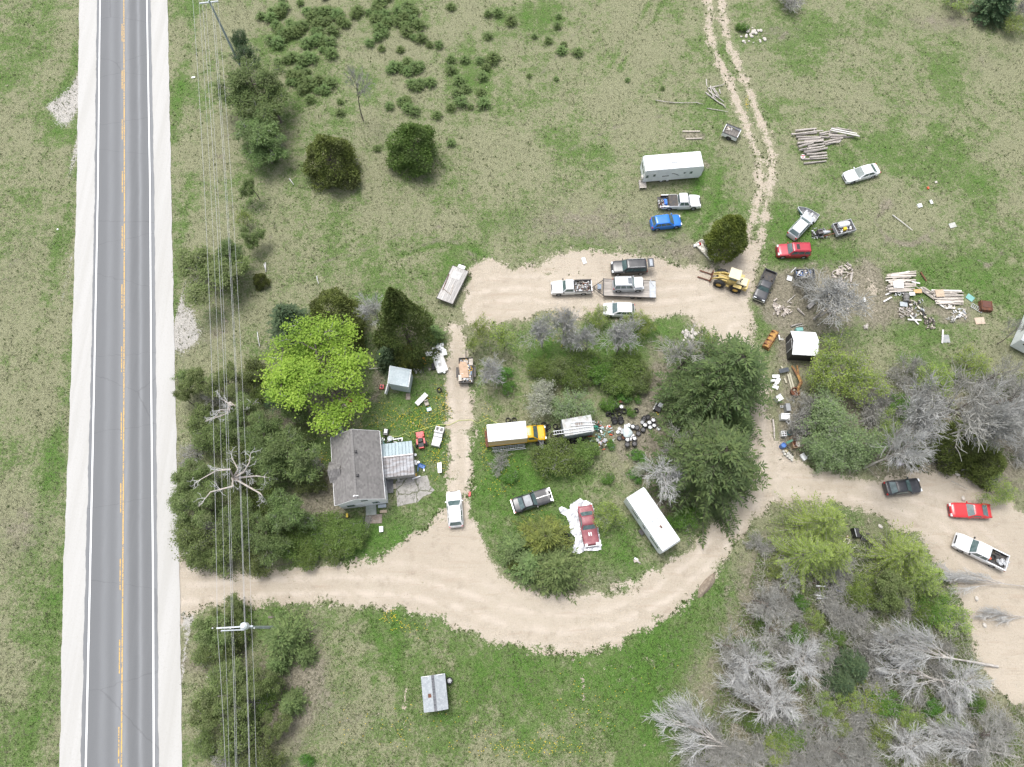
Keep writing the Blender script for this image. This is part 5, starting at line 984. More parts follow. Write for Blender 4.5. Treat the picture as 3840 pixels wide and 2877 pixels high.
for i in range(3):
    S, tp = skeleton(60+i, 6, [(13, 32, .66, .06, .12), (8, 34, .58, .06, .18), (7, 38, .55, .04, .25), (0, 0, 0, .03, .3)], .11, stems=2, trunk=.25, spread0=18)
    proto(f'grey{i}', [('trunk', segs_mesh('trunk', [s for s in S if s[2] > .04], 5), M_palebark), ('branches', segs_mesh('branches', [(a, b, max(c, .018), max(d, .014)) for a, b, c, d in S if c <= .04], 3), M_lilac)])
# bare shrubs: many stems from one base
for i in range(4):
    S, tp = skeleton(70+i, 3.0, [(6, 35, .7, .02, .25), (5, 45, .6, .02, .3), (0, 0, 0, 0, .35)], .03, stems=22, trunk=.25, spread0=58)
    proto(f'brush{i}', [('stems', segs_mesh('stems', [(a, b, max(c, .019), max(d, .015)) for a, b, c, d in S], 3), M_twig)])
# broadleaf trees
def leafy(key, seed, H, spec, rad, mat, nl, size, spr, stems=1, trunk=.3, spread0=25, bark=None, up=.8, aspect=.75, twigs=True, scatter=1.):
    S, tips = skeleton(seed, H, spec, rad, stems=stems, trunk=trunk, spread0=spread0); rs = np.random.RandomState(seed)
    Tp = np.array([list(t[0]) for t in tips]); w = rs.rand(len(Tp))**2+.08; idx = rs.choice(len(Tp), nl, p=w/w.sum()); C = Tp[idx]+rs.randn(nl, 3)*spr*scatter; C[:, 2] = np.maximum(C[:, 2], .1)
    parts = [('trunk', segs_mesh('trunk', [s for s in S if s[2] > .03], 5), bark or M_bark)]
    th = [(a, b, max(c, .014), max(d, .01)) for a, b, c, d in S if c <= .03]
    if twigs and th: parts.append(('branches', segs_mesh('branches', th, 3), M_twig))
    parts.append(('crown', leaves_mesh('crown', C, size, up, aspect, rs), mat)); proto(key, parts)
L_lime = leafmat('lime_leaf', (.235, .36, .04), (.38, .50, .085), (.18, .28, .04), .4); L_mid = leafmat('mid_leaf', (.13, .18, .058), (.235, .295, .11), (.19, .215, .10), .4); L_deep = leafmat('lilac_leaf', (.105, .17, .038), (.20, .285, .075), (.14, .19, .06), .4)
L_sage = leafmat('sage_leaf', (.15, .23, .085), (.28, .36, .165), (.18, .23, .12), .3); L_yel = leafmat('bud_leaf', (.22, .31, .06), (.36, .45, .115), (.16, .23, .06), .35); L_blos = leafmat('blossom_leaf', (.30, .33, .22), (.55, .56, .46), (.22, .26, .15), .3); L_vivid = leafmat('vivid_leaf', (.07, .17, .025), (.15, .28, .055), (.10, .19, .045), .3)
crown4 = [(9, 45, .75, .03, .15), (6, 45, .6, .03, .2), (5, 45, .5, .02, .25), (0, 0, 0, .02, .3)]
leafy('maple', 101, 9, crown4, .28, L_lime, 22000, .14, .28, bark=M_bark)
leafy('oakish', 102, 6, [(8, 50, .75, .02, .2), (6, 45, .6, .02, .25), (4, 45, .5, .02, .25), (0, 0, 0, 0, .3)], .16, L_mid, 11000, .17, .24)
leafy('oakish1', 103, 6, [(8, 55, .75, .0, .2), (6, 45, .6, .02, .25), (4, 45, .5, .02, .25), (0, 0, 0, 0, .3)], .16, L_mid, 11000, .17, .26)
leafy('bud0', 104, 6, [(7, 38, .65, .06, .15), (6, 40, .55, .05, .2), (4, 45, .5, .04, .25), (0, 0, 0, 0, .3)], .08, L_yel, 3000, .15, .20, stems=3, trunk=.2, up=.5)
leafy('bud1', 105, 6, [(6, 45, .7, .03, .2), (6, 45, .55, .03, .2), (4, 45, .5, .04, .25), (0, 0, 0, 0, .3)], .08, L_yel, 4500, .15, .26, stems=4, trunk=.15, up=.5)
bsp = [(6, 50, .75, .02, .25), (5, 50, .6, .02, .3), (0, 0, 0, 0, .3)]
leafy('lilac0', 110, 3, bsp, .04, L_deep, 6500, .14, .20, stems=9, trunk=.25, spread0=50); leafy('lilac1', 111, 3, bsp, .04, L_deep, 6500, .14, .22, stems=11, trunk=.22, spread0=58)
leafy('green0', 112, 2.2, bsp, .03, L_vivid, 3500, .12, .16, stems=7, trunk=.2, spread0=60); leafy('hedge0', 113, 3, bsp, .04, L_mid, 6500, .15, .22, stems=10, trunk=.22, spread0=55)
leafy('sage0', 114, 4.5, [(7, 45, .75, .02, .2), (6, 45, .6, .02, .25), (4, 40, .5, .02, .3), (0, 0, 0, 0, .3)], .06, L_sage, 9000, .14, .24, stems=6, trunk=.18, spread0=48)
leafy('bloss0', 115, 4, [(7, 42, .7, .03, .2), (6, 45, .6, .03, .25), (4, 40, .5, .02, .3), (0, 0, 0, 0, .3)], .06, L_blos, 4000, .11, .2, stems=4, trunk=.2, spread0=40)
leafy('bloss1', 119, 4, [(7, 42, .7, .03, .2), (6, 45, .6, .03, .25), (4, 40, .5, .02, .3), (0, 0, 0, 0, .3)], .06, L_sage, 5000, .12, .2, stems=4, trunk=.2, spread0=45)
# pines: needle bursts at the limb ends
def piney(key, seed, H, mat, nl=3600, rad=.14, spec=None):
    S, tips = skeleton(seed, H, spec or [(13, 66, .62, .03, .15), (6, 45, .5, .08, .2), (5, 45, .5, .10, .2), (0, 0, 0, .06, .2)], rad, trunk=.22); rs = np.random.RandomState(seed)
    Tp = np.array([list(t[0]) for t in tips]); Dr = np.array([list(t[1]) for t in tips]); idx = rs.randint(0, len(Tp), nl); C = Tp[idx]+rs.randn(nl, 3)*.16; D = Dr[idx]*.8+rs.randn(nl, 3)*.8; D[:, 2] += .35
    proto(key, [('trunk', segs_mesh('trunk', [s for s in S if s[2] > .03], 5), M_bark), ('branches', segs_mesh('branches', [(a, b, max(c, .012), .01) for a, b, c, d in S if c <= .03], 3), M_twig), ('crown', leaves_mesh('crown', C, .26, .2, .24, rs, D), mat)])
N_pine = leafmat('pine_needle', (.11, .175, .06), (.21, .295, .10), (.15, .20, .08), .28); N_dark = leafmat('dark_needle', (.055, .104, .049), (.116, .171, .076), (.073, .110, .055), .28); N_olive = leafmat('olive_needle', (.10, .13, .032), (.185, .22, .058), (.09, .105, .036), .28)
N_spruce = leafmat('spruce_needle', (.070, .115, .038), (.145, .20, .066), (.09, .13, .05), .28); N_larch = leafmat('larch_needle', (.20, .275, .055), (.33, .41, .105), (.16, .21, .06), .3); N_cedar = leafmat('cedar_spray', (.104, .134, .024), (.207, .238, .046), (.079, .104, .024), .28); N_blue = leafmat('bluish_needle', (.110, .177, .055), (.220, .293, .104), (.134, .195, .067), .28)
piney('pine0', 120, 7, N_pine, 11000); piney('pine1', 121, 7, N_pine, 11000); piney('pined', 122, 7, N_dark, 9000)
# spruce / larch: whorled drooping boughs with side sprays
def spruce(key, seed, H, Rr, mat, step=.42, nb=9, droop=.25, tw=.30, dens=.17, width=.30, top=0., wood=M_bark, base=.06, shp=.85, tuft=False):
    r = random.Random(seed); S = [(Vector((0, 0, 0)), Vector((0, 0, H*.5)), .02*H+.02, .012*H), (Vector((0, 0, H*.5)), Vector((0, 0, H)), .012*H, .02)]; C, D, Z = [], [], []
    z = H*base
    while z < H*.985:
        f = z/H; Lb = Rr*(1-f)**shp*(.82+.36*r.random())+.08
        for k in range(nb if f < .8 else 6):
            a = r.random()*6.283; lb = Lb*(.7+.45*r.random()); dx, dy = math.cos(a), math.sin(a); rise = .25*f-.05+r.gauss(0, .06); n = max(2, int(lb/dens)); prev = Vector((0, 0, z))
            for i in range(n):
                t = (i+1)/n; h = z+lb*(rise*t-droop*t*t+.10*max(0, t-.8)*5*.2); p = Vector((dx*lb*t, dy*lb*t, max(h, .08)))
                if i % 3 == 2 or i == n-1: S.append((prev, p, .018*(1.3-t)*(.6+lb*.2), .012*(1.3-t))); prev = p
                if t < .12: continue
                for s in (-1, 1):
                    if r.random() < .12: continue
                    aa = a+s*R(48+20*r.random()); ll = tw*(1.15-.55*t)*(.7+.6*r.random())
                    C.append(tuple(p+Vector((0, 0, r.gauss(0, .03))))); D.append((math.cos(aa)*ll, math.sin(aa)*ll, (-.12+.25*r.random()+top)*ll)); Z.append(ll)
            C.append(tuple(prev)); D.append((dx*tw, dy*tw, .05)); Z.append(tw*.9)
        z += step*(.75+.5*r.random())*(1-.35*f)
    for k in range(24):
        a = r.random()*6.28; C.append((0, 0, H*(.97+.03*r.random()))); D.append((math.cos(a)*.3, math.sin(a)*.3, .5)); Z.append(.28)
    rs = np.random.RandomState(seed); C, D, Z = np.array(C), np.array(D), np.array(Z); n = len(C)
    Tn = D/np.linalg.norm(D, axis=1, keepdims=True); up = np.tile([0, 0, 1.], (n, 1))+rs.randn(n, 3)*.35; B = np.cross(up, Tn); B /= np.linalg.norm(B, axis=1, keepdims=True); sz = Z[:, None]
    V = np.stack([C, C+Tn*sz*.6+B*sz*width, C+Tn*sz*1.35, C+Tn*sz*.6-B*sz*width], 1)
    proto(key, [('trunk', segs_mesh('trunk', S, 4), wood), ('crown', np_mesh('crown', V.reshape(-1, 3), np.arange(n*4).reshape(-1, 4)), mat)])
spruce('spruce0', 201, 15, 4.6, N_spruce, .38, 12, .30, .40, .18, .22, shp=.62); spruce('spruce1', 202, 15, 4.6, N_spruce, .40, 12, .26, .40, .18, .22, shp=.62); spruce('spruced', 203, 12, 3.2, N_dark, .38, 10, .2, .40, .18, .28)
spruce('spruces', 204, 7, 2.4, leafmat('light_spruce', (.12, .145, .03), (.225, .245, .055), (.10, .12, .035), .2), .34, 9, .22, .34, .15, .2, base=.03); spruce('spruceb', 205, 6, 2.6, N_blue, .3, 10, .15, .34, .15, .22, base=.03)
spruce('conif', 206, 6, 2.4, N_pine, .3, 10, .12, .32, .14, .24, base=.03); spruce('larch0', 207, 10, 3.6, N_larch, .48, 8, .02, .26, .17, .20, wood=M_palebark); spruce('larch1', 208, 10, 3.6, N_larch, .46, 8, -.05, .26, .16, .20, wood=M_palebark)
for i in range(3): spruce(f'junip{i}', 210+i, 1.1, .95, [N_blue, N_pine, N_blue][i], .10, 8, -.25, .20, .10, .26, top=.5, base=.05, shp=.4)
# cedar: dense upright sprays over a rounded cone
def cedar(key, seed, H, Rr, mat, n=9000, pw=.55, size=.34, lo=.04, cone=0., rough=1.):
    rs = np.random.RandomState(seed); nc = 150; fc = rs.rand(nc)**1.1; ac = rs.rand(nc)*2*np.pi; k = rs.randint(0, nc, n); f = np.clip(fc[k]+rs.randn(n)*.045, 0, 1); a = ac[k]+rs.randn(n)*.22; z = lo*H+f*H*(1-lo)
    dome = np.sin(np.pi*np.clip(.22+.78*f, 0, 1))**pw; prof = Rr*(dome*(1-cone)+cone*np.clip(1.02-f, .02, 1)**.85)
    lump = 1+rough*(.13*np.sin(a*3+z*.9+seed)+.09*np.sin(a*5-z*1.9)+.16*(rs.rand(nc)-.5)[k])
    rr = prof*lump*np.where(rs.rand(n) < .7, .88+.14*rs.rand(n), .5+.45*rs.rand(n)); C = np.c_[rr*np.cos(a), rr*np.sin(a), z]
    D = np.c_[np.cos(a)*.75, np.sin(a)*.75, .55+.3*rs.rand(n)]+rs.randn(n, 3)*.4
    S = [(Vector((0, 0, 0)), Vector((0, 0, H*.85)), .03*H, .03)]+[(Vector((0, 0, lo*H+fc[i]*H*.7)), Vector((prof.max()*.7*(1-fc[i])*math.cos(ac[i]), prof.max()*.7*(1-fc[i])*math.sin(ac[i]), lo*H+fc[i]*H*.9)), .05, .02) for i in range(60)]
    proto(key, [('trunk', segs_mesh('trunk', S, 5), M_bark), ('crown', leaves_mesh('crown', C, size, .2, .5, rs, D), mat)])
cedar('cedar0', 301, 8, 2.5, N_cedar, 15000, .6, .22, cone=.25, rough=.8); cedar('cedarb', 302, 9, 4.2, N_olive, 18000, .55, .25, cone=.4, rough=1.3); cedar('cedarp', 303, 12, 4.0, leafmat('green_cedar', (.073, .122, .030), (.146, .207, .055), (.091, .122, .037), .28), 18000, .95, .26, lo=.02, cone=1.); cedar('junipr', 304, 6, 2.9, N_olive, 14000, .5, .22, cone=.65, rough=1.3); cedar('juniprg', 305, 6, 2.9, leafmat('green_juniper', (.085, .159, .034), (.171, .262, .067), (.110, .171, .049), .28), 14000, .5, .22, cone=.55, rough=1.5)
_meas = {}
def plant(key, name, label, px, py, H, Rm=None, cat='tree', zc=.5, rz=None, group=None, base=None, squash=1.):
    "px, py: photo pixel of the crown's middle; H height and Rm crown radius in metres"
    parts = PROTO[key]
    if key not in _meas:
        V = np.concatenate([np.array([v.co[:] for v in me.vertices][::max(1, len(me.vertices)//3000)]) for _, me, _ in parts]); _meas[key] = (V[:, 2].max(), np.percentile(np.hypot(V[:, 0], V[:, 1]), 96))
    h0, r0 = _meas[key]; g = G(px, py, H*zc) if base is None else G(*base)
    t = T(name, label, cat, (g.x, g.y, 0), rnd.random()*6.28 if rz is None else rz, group); s = (Rm/r0 if Rm else H/h0); t.scale = (s, s*squash, H/h0)
    for nm, me, mt in parts:
        o = link(nm, me, mt, t)
        if nm in ('branches', 'stems'): o['kind'] = 'stuff'
    return t
PX = .0345
# --- trees one can point at
plant('maple', 'maple_tree', 'large lime-green maple in fresh leaf above the house', 1222, 1405, 11, 6.1, zc=.62, rz=.4)
plant('cedarp', 'cedar_tree', 'tall pointed dark green cedar behind the garden shed', 0, 0, 15.5, 4.1, base=(1538, 1288))
plant('cedarb', 'cedar_tree', 'broad brownish cedar left of the pointed cedar', 1250, 1180, 9, 4.0, zc=.6)
plant('spruced', 'spruce_tree', 'dark spruce at the left end of the tree group above the maple', 1085, 1205, 8.5, 2.9)
plant('pale1', 'dead_tree', 'bare grey tree standing between the two cedars', 1410, 1180, 9, 2.0, zc=.6)
plant('spruces', 'spruce_tree', 'small bright spruce right above the garden shed', 1522, 1330, 5.0, 1.75)
plant('spruced', 'spruce_tree', 'small dark spruce in the shade beside the bright small spruce', 1452, 1335, 5.2, 1.6)
plant('conif', 'conifer', 'bushy green conifer at the foot of the pointed cedar', 1630, 1248, 3.6, 1.3)
plant('pined', 'pine_tree', 'dark small pine nearest the far utility pole', 908, 165, 5, 1.6); plant('pined', 'pine_tree', 'dark round pine just below the one by the far pole', 925, 232, 5.5, 2.1)
plant('pine0', 'pine_tree', 'large light green pine below the dark round pines', 950, 345, 7, 4.6); plant('pine1', 'pine_tree', 'light green pine right of the large pine row', 1030, 405, 6, 3.6); plant('pine1', 'pine_tree', 'yellow-green pine at the lower end of the pine row', 1000, 480, 6.5, 4.2); plant('pine0', 'pine_tree', 'thin grey-green pine below the yellow-green one', 1000, 570, 5, 2.8)
plant('brush1', 'bare_shrub', 'grey leafless shrub below the yellow-green pine', 1000, 560, 3, 2.4, 'shrub'); plant('oakish', 'small_tree', 'green small tree halfway along the power line', 952, 710, 4.5, 1.7); plant('bud1', 'small_tree', 'yellow-green budding shrub beside the power line', 912, 822, 3.5, 1.2); plant('oakish1', 'small_tree', 'dark green small tree below the budding shrub', 945, 895, 4.5, 1.7)
plant('oakish1', 'pine_tree', 'large dark green spreading tree under the power lines', 800, 1050, 6, 4.7, zc=.5); plant('pine1', 'pine_tree', 'smaller pine overlapping the spreading tree under the wires', 860, 985, 5.5, 2.4)
plant('junipr', 'juniper', 'small ragged juniper beside the fallen grey posts', 975, 1048, 2.6, 1.1)
plant('junipr', 'juniper_tree', 'dark olive cone-shaped juniper standing alone, left of the pair', 1235, 585, 7.5, 4.0); plant('juniprg', 'juniper_tree', 'green juniper standing alone, right of the pair', 1550, 540, 7.5, 3.7)
plant('bare1', 'dead_tree', 'slender leafless tree behind the juniper pair', 0, 0, 11, 2.6, base=(1362, 452)); plant('cedar0', 'cedar_tree', 'dense rounded olive cedar beside the field track', 0, 0, 8.0, 2.6, base=(2700, 938))
# along the highway
for px, py, H, r_, k, lb in ((760, 1425, 4.5, 2.3, 'oakish', 'leafy shrub tree at the top of the roadside thicket'), (860, 1440, 5, 2.4, 'oakish1', 'leafy shrub tree right under the wires at the thicket top'), (960, 1400, 4.5, 2.0, 'hedge0', 'low green shrub at the thicket edge near the maple'), (700, 1500, 4, 1.6, 'oakish', 'green shrub leaning to the shoulder above the bare limbs'), (930, 1560, 6, 2.6, 'oakish1', 'green tree right of the upper bare limbs'), (800, 1640, 5, 2.4, 'hedge0', 'dull green shrub between the two sets of bare limbs'), (1000, 1660, 6.5, 2.8, 'pine0', 'pine filling the thicket left of the house'),
    (1080, 1720, 7.5, 3.8, 'pine0', 'broad pine nearest the house wall'), (700, 1790, 5, 2.6, 'oakish', 'green tree overhanging the road shoulder'), (760, 1900, 5.5, 2.7, 'oakish1', 'green tree below the overhanging one'), (930, 1930, 6.5, 2.9, 'pine1', 'pine below the lower bare limbs'), (1080, 1890, 7, 3.0, 'pine1', 'pine left of the house front corner'), (1010, 2020, 5.5, 2.6, 'pine0', 'pine at the corner behind the lilac hedge'), (740, 2040, 5, 2.6, 'hedge0', 'green shrub on the shoulder edge near the entrance'), (860, 2055, 4.5, 2.6, 'hedge0', 'green shrub under the wires near the entrance'),
    (740, 2095, 3.6, 1.9, 'oakish', 'low leafy branch clump at the entrance corner'), (960, 2095, 3.6, 1.9, 'hedge0', 'green shrub at the driveway verge'), (890, 1740, 4.5, 2.2, 'hedge0', 'dark shrub inside the lower bare limbs'), (900, 1850, 4, 2.0, 'hedge0', 'dark shrub below the lower bare limbs'), (1110, 1560, 5, 2.4, 'pine1', 'pine behind the maple shade'), (1060, 1490, 5, 2.2, 'pined', 'dark pine left of the maple foot')): plant(k, 'roadside_tree', lb, px, py, H, r_)
for k, (px, py, r_) in enumerate(((1120, 2030, 2.2), (1190, 2000, 2.3), (1260, 1990, 2.2), (1320, 1985, 1.9), (1150, 2075, 1.7), (1240, 2050, 1.9), (1310, 2040, 1.6))): plant(('lilac0', 'lilac1')[k % 2], 'lilac_bush', 'dense green bush of the hedge in front of the house', px, py, 2.6, r_, 'bush', group='hedge bushes in front of the house')
for px, py, H, r_, k, lb in ((790, 2345, 5.5, 2.9, 'oakish', 'broad-leaved tree on the shoulder south of the entrance'), (860, 2300, 4, 1.8, 'oakish1', 'leafy shrub behind the broad-leaved tree at the entrance'), (850, 2420, 4, 2.1, 'hedge0', 'shrub below the pole crossarm'), (1065, 2390, 5.5, 2.5, 'spruceb', 'green conifer at the foot of the near utility pole'), (1140, 2455, 2.6, 1.3, 'conif', 'small conifer right of the pole-foot conifer'), (1040, 2490, 3.2, 1.4, 'conif', 'small conifer below the pole-foot conifer'), (860, 2600, 6, 2.9, 'oakish1', 'dark green tree under the wires at the bottom'), (960, 2570, 5.5, 2.3, 'oakish', 'dark green tree right of the wires at the bottom'), (800, 2700, 5, 2.4, 'oakish', 'green tree on the bottom road verge'), (900, 2760, 6, 2.6, 'hedge0', 'green tree under the wires at the picture foot'), (1090, 2640, 3.4, 1.5, 'conif', 'lone small conifer by the south lawn edge'), (1030, 2720, 3.5, 1.6, 'oakish1', 'shrub at the lower corner of the south lawn'), (980, 2840, 4.5, 2.0, 'hedge0', 'shrub at the picture foot beside the wires'), (1140, 2860, 1.6, .9, 'green0', 'small bright bush at the picture foot')): plant(k, 'verge_tree', lb, px, py, H, r_)
# central island
for px, py, H, r_, k, lb in ((1810, 1245, 5, 1.9, 'bud0', 'budding grey tree at the head of the narrow lane'), (1890, 1270, 5.5, 2.2, 'bud0', 'second budding grey tree beside the narrow lane'), (1815, 1400, 5.5, 2.1, 'grey1', 'bare silvery tree beside the rubbish trailer'), (1770, 1300, 4, 1.3, 'bud0', 'thin budding shrub above the rubbish trailer')): plant(k, 'small_tree', lb, px, py, H, r_, zc=.6)
for k, (px, py, r_, H) in enumerate(((2035, 1255, 2.0, 6.5), (2115, 1235, 2.1, 7), (2210, 1265, 2.3, 7), (2330, 1275, 2.4, 7), (2145, 1285, 1.5, 5))): plant(f'grey{k % 3}', 'bare_tree', 'leafless grey tree in the row below the sandy pad', px, py, H, r_, zc=.62, group='bare trees below the sandy pad')
plant('bare2', 'bare_tree', 'leafless tree with dark leaning trunk nearest the big spruces', 0, 0, 10, 3.2, base=(2535, 1395)); plant('bud0', 'budding_tree', 'slim budding tree beside the dark leaning trunk', 0, 0, 9, 1.7, base=(2600, 1340))
for px, py, r_, H, lb in ((2245, 1185, 1.6, 3.4, 'yellow-green bush at the nose of the damaged crossover'), (2385, 1210, 1.9, 3.8, 'yellow-green bush below the damaged crossover'), (2430, 1225, 1.2, 3.0, 'smaller yellow-green bush right of the damaged crossover')): plant('bud1', 'budding_bush', lb, px, py, H, r_, 'bush')
for k, (px, py, r_) in enumerate(((2030, 1375, 2.0), (2100, 1390, 2.2), (2190, 1370, 2.3), (2270, 1380, 2.4), (2350, 1375, 2.4), (2400, 1400, 1.9), (2150, 1430, 2.2), (2240, 1430, 2.3), (2320, 1440, 2.2), (2390, 1440, 1.6), (2060, 1420, 1.3))): plant(('lilac0', 'hedge0', 'lilac1', 'green0')[k % 4], 'lilac_bush', 'dense green bush of the thicket inside the loop', px, py, rnd.uniform(2.0, 3.6), r_*rnd.uniform(.8, 1.05), 'bush', group='green thicket inside the loop')
for px, py, r_, lb in ((1890, 1420, 1.5, 'vivid green bush beside the silvery tree'), (1915, 1465, 1.2, 'vivid green bush below the other by the silvery tree'), (2290, 1500, 1.4, 'green bush behind the tyre heap'), (2350, 1480, 1.2, 'green bush right behind the tyre heap'), (2400, 1500, .7, 'small vivid bush right of the tyre heap'), (2375, 1545, .8, 'low bush touching the stacked tyres'), (2300, 1670, .8, 'low green bush beside the wheel pile'), (2380, 1720, 1.3, 'green bush under the grey tree'), (2370, 1790, 1.1, 'pale bush at the foot of the grey tree'), (2280, 1785, .95, 'round little bush alone on the island grass'), (2600, 1965, 1.9, 'green shrub between motorhome and lane'), (2540, 1930, 1.6, 'low shrub behind the motorhome'), (1915, 1775, 1.2, 'green bush under the dead branches')): plant('green0', 'green_bush', lb, px, py, r_*1.15, r_, 'bush')
plant('lilac1', 'lilac_bush', 'wide round lilac below the box truck', 2090, 1735, 3.2, 3.0, 'bush'); plant('lilac0', 'lilac_bush', 'smaller lilac right of the wide round one', 2190, 1700, 2.4, 1.9, 'bush')
plant('bloss0', 'blossom_tree', 'white-flowering tree above the yellow truck cab', 2030, 1475, 4.2, 2.6, zc=.6); plant('bloss1', 'blossom_tree', 'pale green flowering tree above the grey box trailer', 2150, 1510, 4.2, 2.7, zc=.6); plant('brush2', 'dead_shrub', 'dead twiggy shrub below the box truck', 1880, 1735, 1.8, 1.6, 'shrub')
plant('bud1', 'willow_tree', 'bright yellow-green small tree beside the maroon muscle car', 2275, 1935, 3.6, 1.9, zc=.55)
plant('spruce0', 'spruce_tree', 'huge spruce at the lane bend, uppermost of the big three', 2715, 1425, 15, 6.4, zc=.42); plant('spruce1', 'spruce_tree', 'big spruce in the middle of the three at the lane bend', 2600, 1490, 9, 3.6, zc=.42); plant('spruce1', 'spruce_tree', 'huge spruce above the motorhome, lowest of the big three', 2665, 1740, 13.5, 6.3, zc=.4); plant('spruce0', 'spruce_tree', 'spruce on the lane side above the motorhome spruce', 2760, 1600, 7, 2.4, zc=.4)
plant('pale2', 'bare_tree', 'grey leafless tree in front of the motorhome spruce', 2490, 1760, 7, 3.3, zc=.6); plant('bare3', 'bare_tree', 'second grey leafless tree just above the motorhome', 2520, 1660, 6.5, 3.0, zc=.6); plant('bloss0', 'flowering_shrub', 'white flowering shrub beside the grey trees', 2400, 1755, 2.2, 1.1, 'shrub')
plant('spruces', 'spruce_tree', 'yellowish spruce with star-like top below the black coupe', 2045, 2015, 6.5, 2.9, zc=.5); plant('spruceb', 'spruce_tree', 'green spruce at the tip of the island', 2085, 2130, 6, 3.0, zc=.4); plant('conif', 'conifer', 'dark conifer left of the star-topped spruce', 1930, 2050, 4, 2.1); plant('conif', 'conifer', 'dark conifer below left of the star-topped spruce', 1985, 2115, 4.2, 2.3); plant('junipr', 'juniper', 'low juniper at the foot of the star-topped spruce', 1950, 2110, 2.6, 1.4)
# east side
for px, py, H, r_, k, lb in ((3150, 1385, 6, 4.0, 'bud1', 'yellow-green willow below the black shed'), (3230, 1440, 5.5, 3.2, 'bud1', 'yellow-green willow right of the one below the shed'), (3080, 1420, 4, 2.2, 'bud1', 'yellow-green shrub over the rusty excavator arm'), (3130, 1600, 5, 4.0, 'sage0', 'large sage-green bush right of the junk row'), (3210, 1640, 5, 3.6, 'sage0', 'sage-green bush at the lane corner'), (3110, 1690, 4, 2.8, 'sage0', 'sage-green bush beside the white buckets'), (3180, 1720, 3.6, 2.4, 'sage0', 'sage-green bush at the lane verge'), (3020, 1530, 3.4, 2.4, 'brush0', 'grey leafless shrub behind the washing machines'), (3000, 1600, 2.6, 1.8, 'brush1', 'grey leafless shrub behind the white stove'), (2970, 1620, 2, 1.2, 'brush3', 'small leafless shrub above the rusty box')): plant(k, 'east_shrub', lb, px, py, H, r_, 'bush')
for bx, by, H, r_, k, lb in ((3240, 1755, 14, 2.7, 'pale0', 'tall leafless tree with slanting grey trunk at the lane corner'), (3330, 1650, 13, 3.8, 'grey0', 'tall bare tree beside the brush pile'), (3430, 1600, 14, 4.4, 'bare2', 'tall bare grey tree in the east wood'), (3500, 1660, 14, 3.8, 'grey2', 'tall bare tree with whitish limbs above the brush pile'), (3565, 1605, 14, 3.0, 'pale1', 'white-limbed birch leaning out of the east wood'), (3600, 1640, 11, 3.2, 'bare3', 'bare tree beside the white birch'), (3620, 1560, 12, 3.6, 'bare1', 'bare tree behind the white birch'), (3700, 1630, 12, 3.6, 'bare0', 'bare tree near the right picture edge'), (3780, 1540, 10, 3.2, 'bare2', 'bare tree at the right edge below the camper'), (3650, 1450, 8, 2.4, 'bare3', 'thin bare tree below the camper trailer'), (3740, 1290, 6, 1.8, 'bare1', 'bare branches reaching over the camper trailer')): plant(k, 'bare_tree', lb, 0, 0, H, r_, base=(bx, by))
for px, py, H, r_, k, lb in ((3600, 1660, 5, 3.3, 'junipr', 'olive cedar in the east wood above the clearing'), (3700, 1730, 4.5, 2.8, 'junipr', 'olive cedar near the right edge above the clearing'), (3330, 1600, 3, 2.4, 'bud1', 'yellow-green undergrowth bush below the bare trees'), (3350, 1530, 3, 2.2, 'green0', 'green undergrowth bush among the bare trees'), (3430, 1700, 2.6, 1.6, 'junipr', 'dark little cedar beside the brush pile'), (3740, 1830, 3.4, 2.2, 'bud1', 'green bush above the red sports coupe'), (3500, 1420, 3.4, 2.6, 'bud1', 'yellow-green bush south of the lumber piles'), (3650, 1360, 3, 2.4, 'bud1', 'yellow-green low bush below the camper trailer'), (3420, 1380, 3, 2.2, 'brush2', 'grey brush south of the lumber piles')): plant(k, 'east_bush', lb, px, py, H, r_, 'bush')
plant('grey0', 'bare_tree', 'many-branched leafless tree over the firewood', 0, 0, 7.5, 3.6, base=(3055, 1195)); plant('brush0', 'bare_shrub', 'leafless shrub beside the dark box trailer', 3040, 1090, 3, 2.4, 'shrub')
# south-east wood
def _w(px, py): return 'in the east wood above the clearing' if py < 1800 else 'at the wood edge beside the lane' if py < 2250 and px < 3100 else 'in the wood below the larches' if py < 2350 else 'at the lawn side of the south-east wood' if px < 3000 else 'at the foot of the south-east wood' if py > 2650 else 'in the middle of the south-east wood' if px < 3400 else 'at the sandy side of the south-east wood'
for px, py, H, r_, k, lb in ((3080, 1960, 9, 4.0, 'larch0', 'lime larch at the lane fork'), (3035, 2080, 9, 3.6, 'larch1', 'lime larch below the one at the fork'), (3120, 2080, 8, 3.2, 'larch0', 'lime larch beside the black car seats'), (3380, 2080, 8, 3.6, 'larch1', 'lime larch right of the black car seats'), (3460, 2160, 7, 3.0, 'larch0', 'lime larch below the clearing edge'), (3320, 2180, 5.5, 2.8, 'oakish', 'green tree below the black car seats')): plant(k, 'larch_tree' if 'larch' in k else 'small_tree', lb, px, py, H, r_)
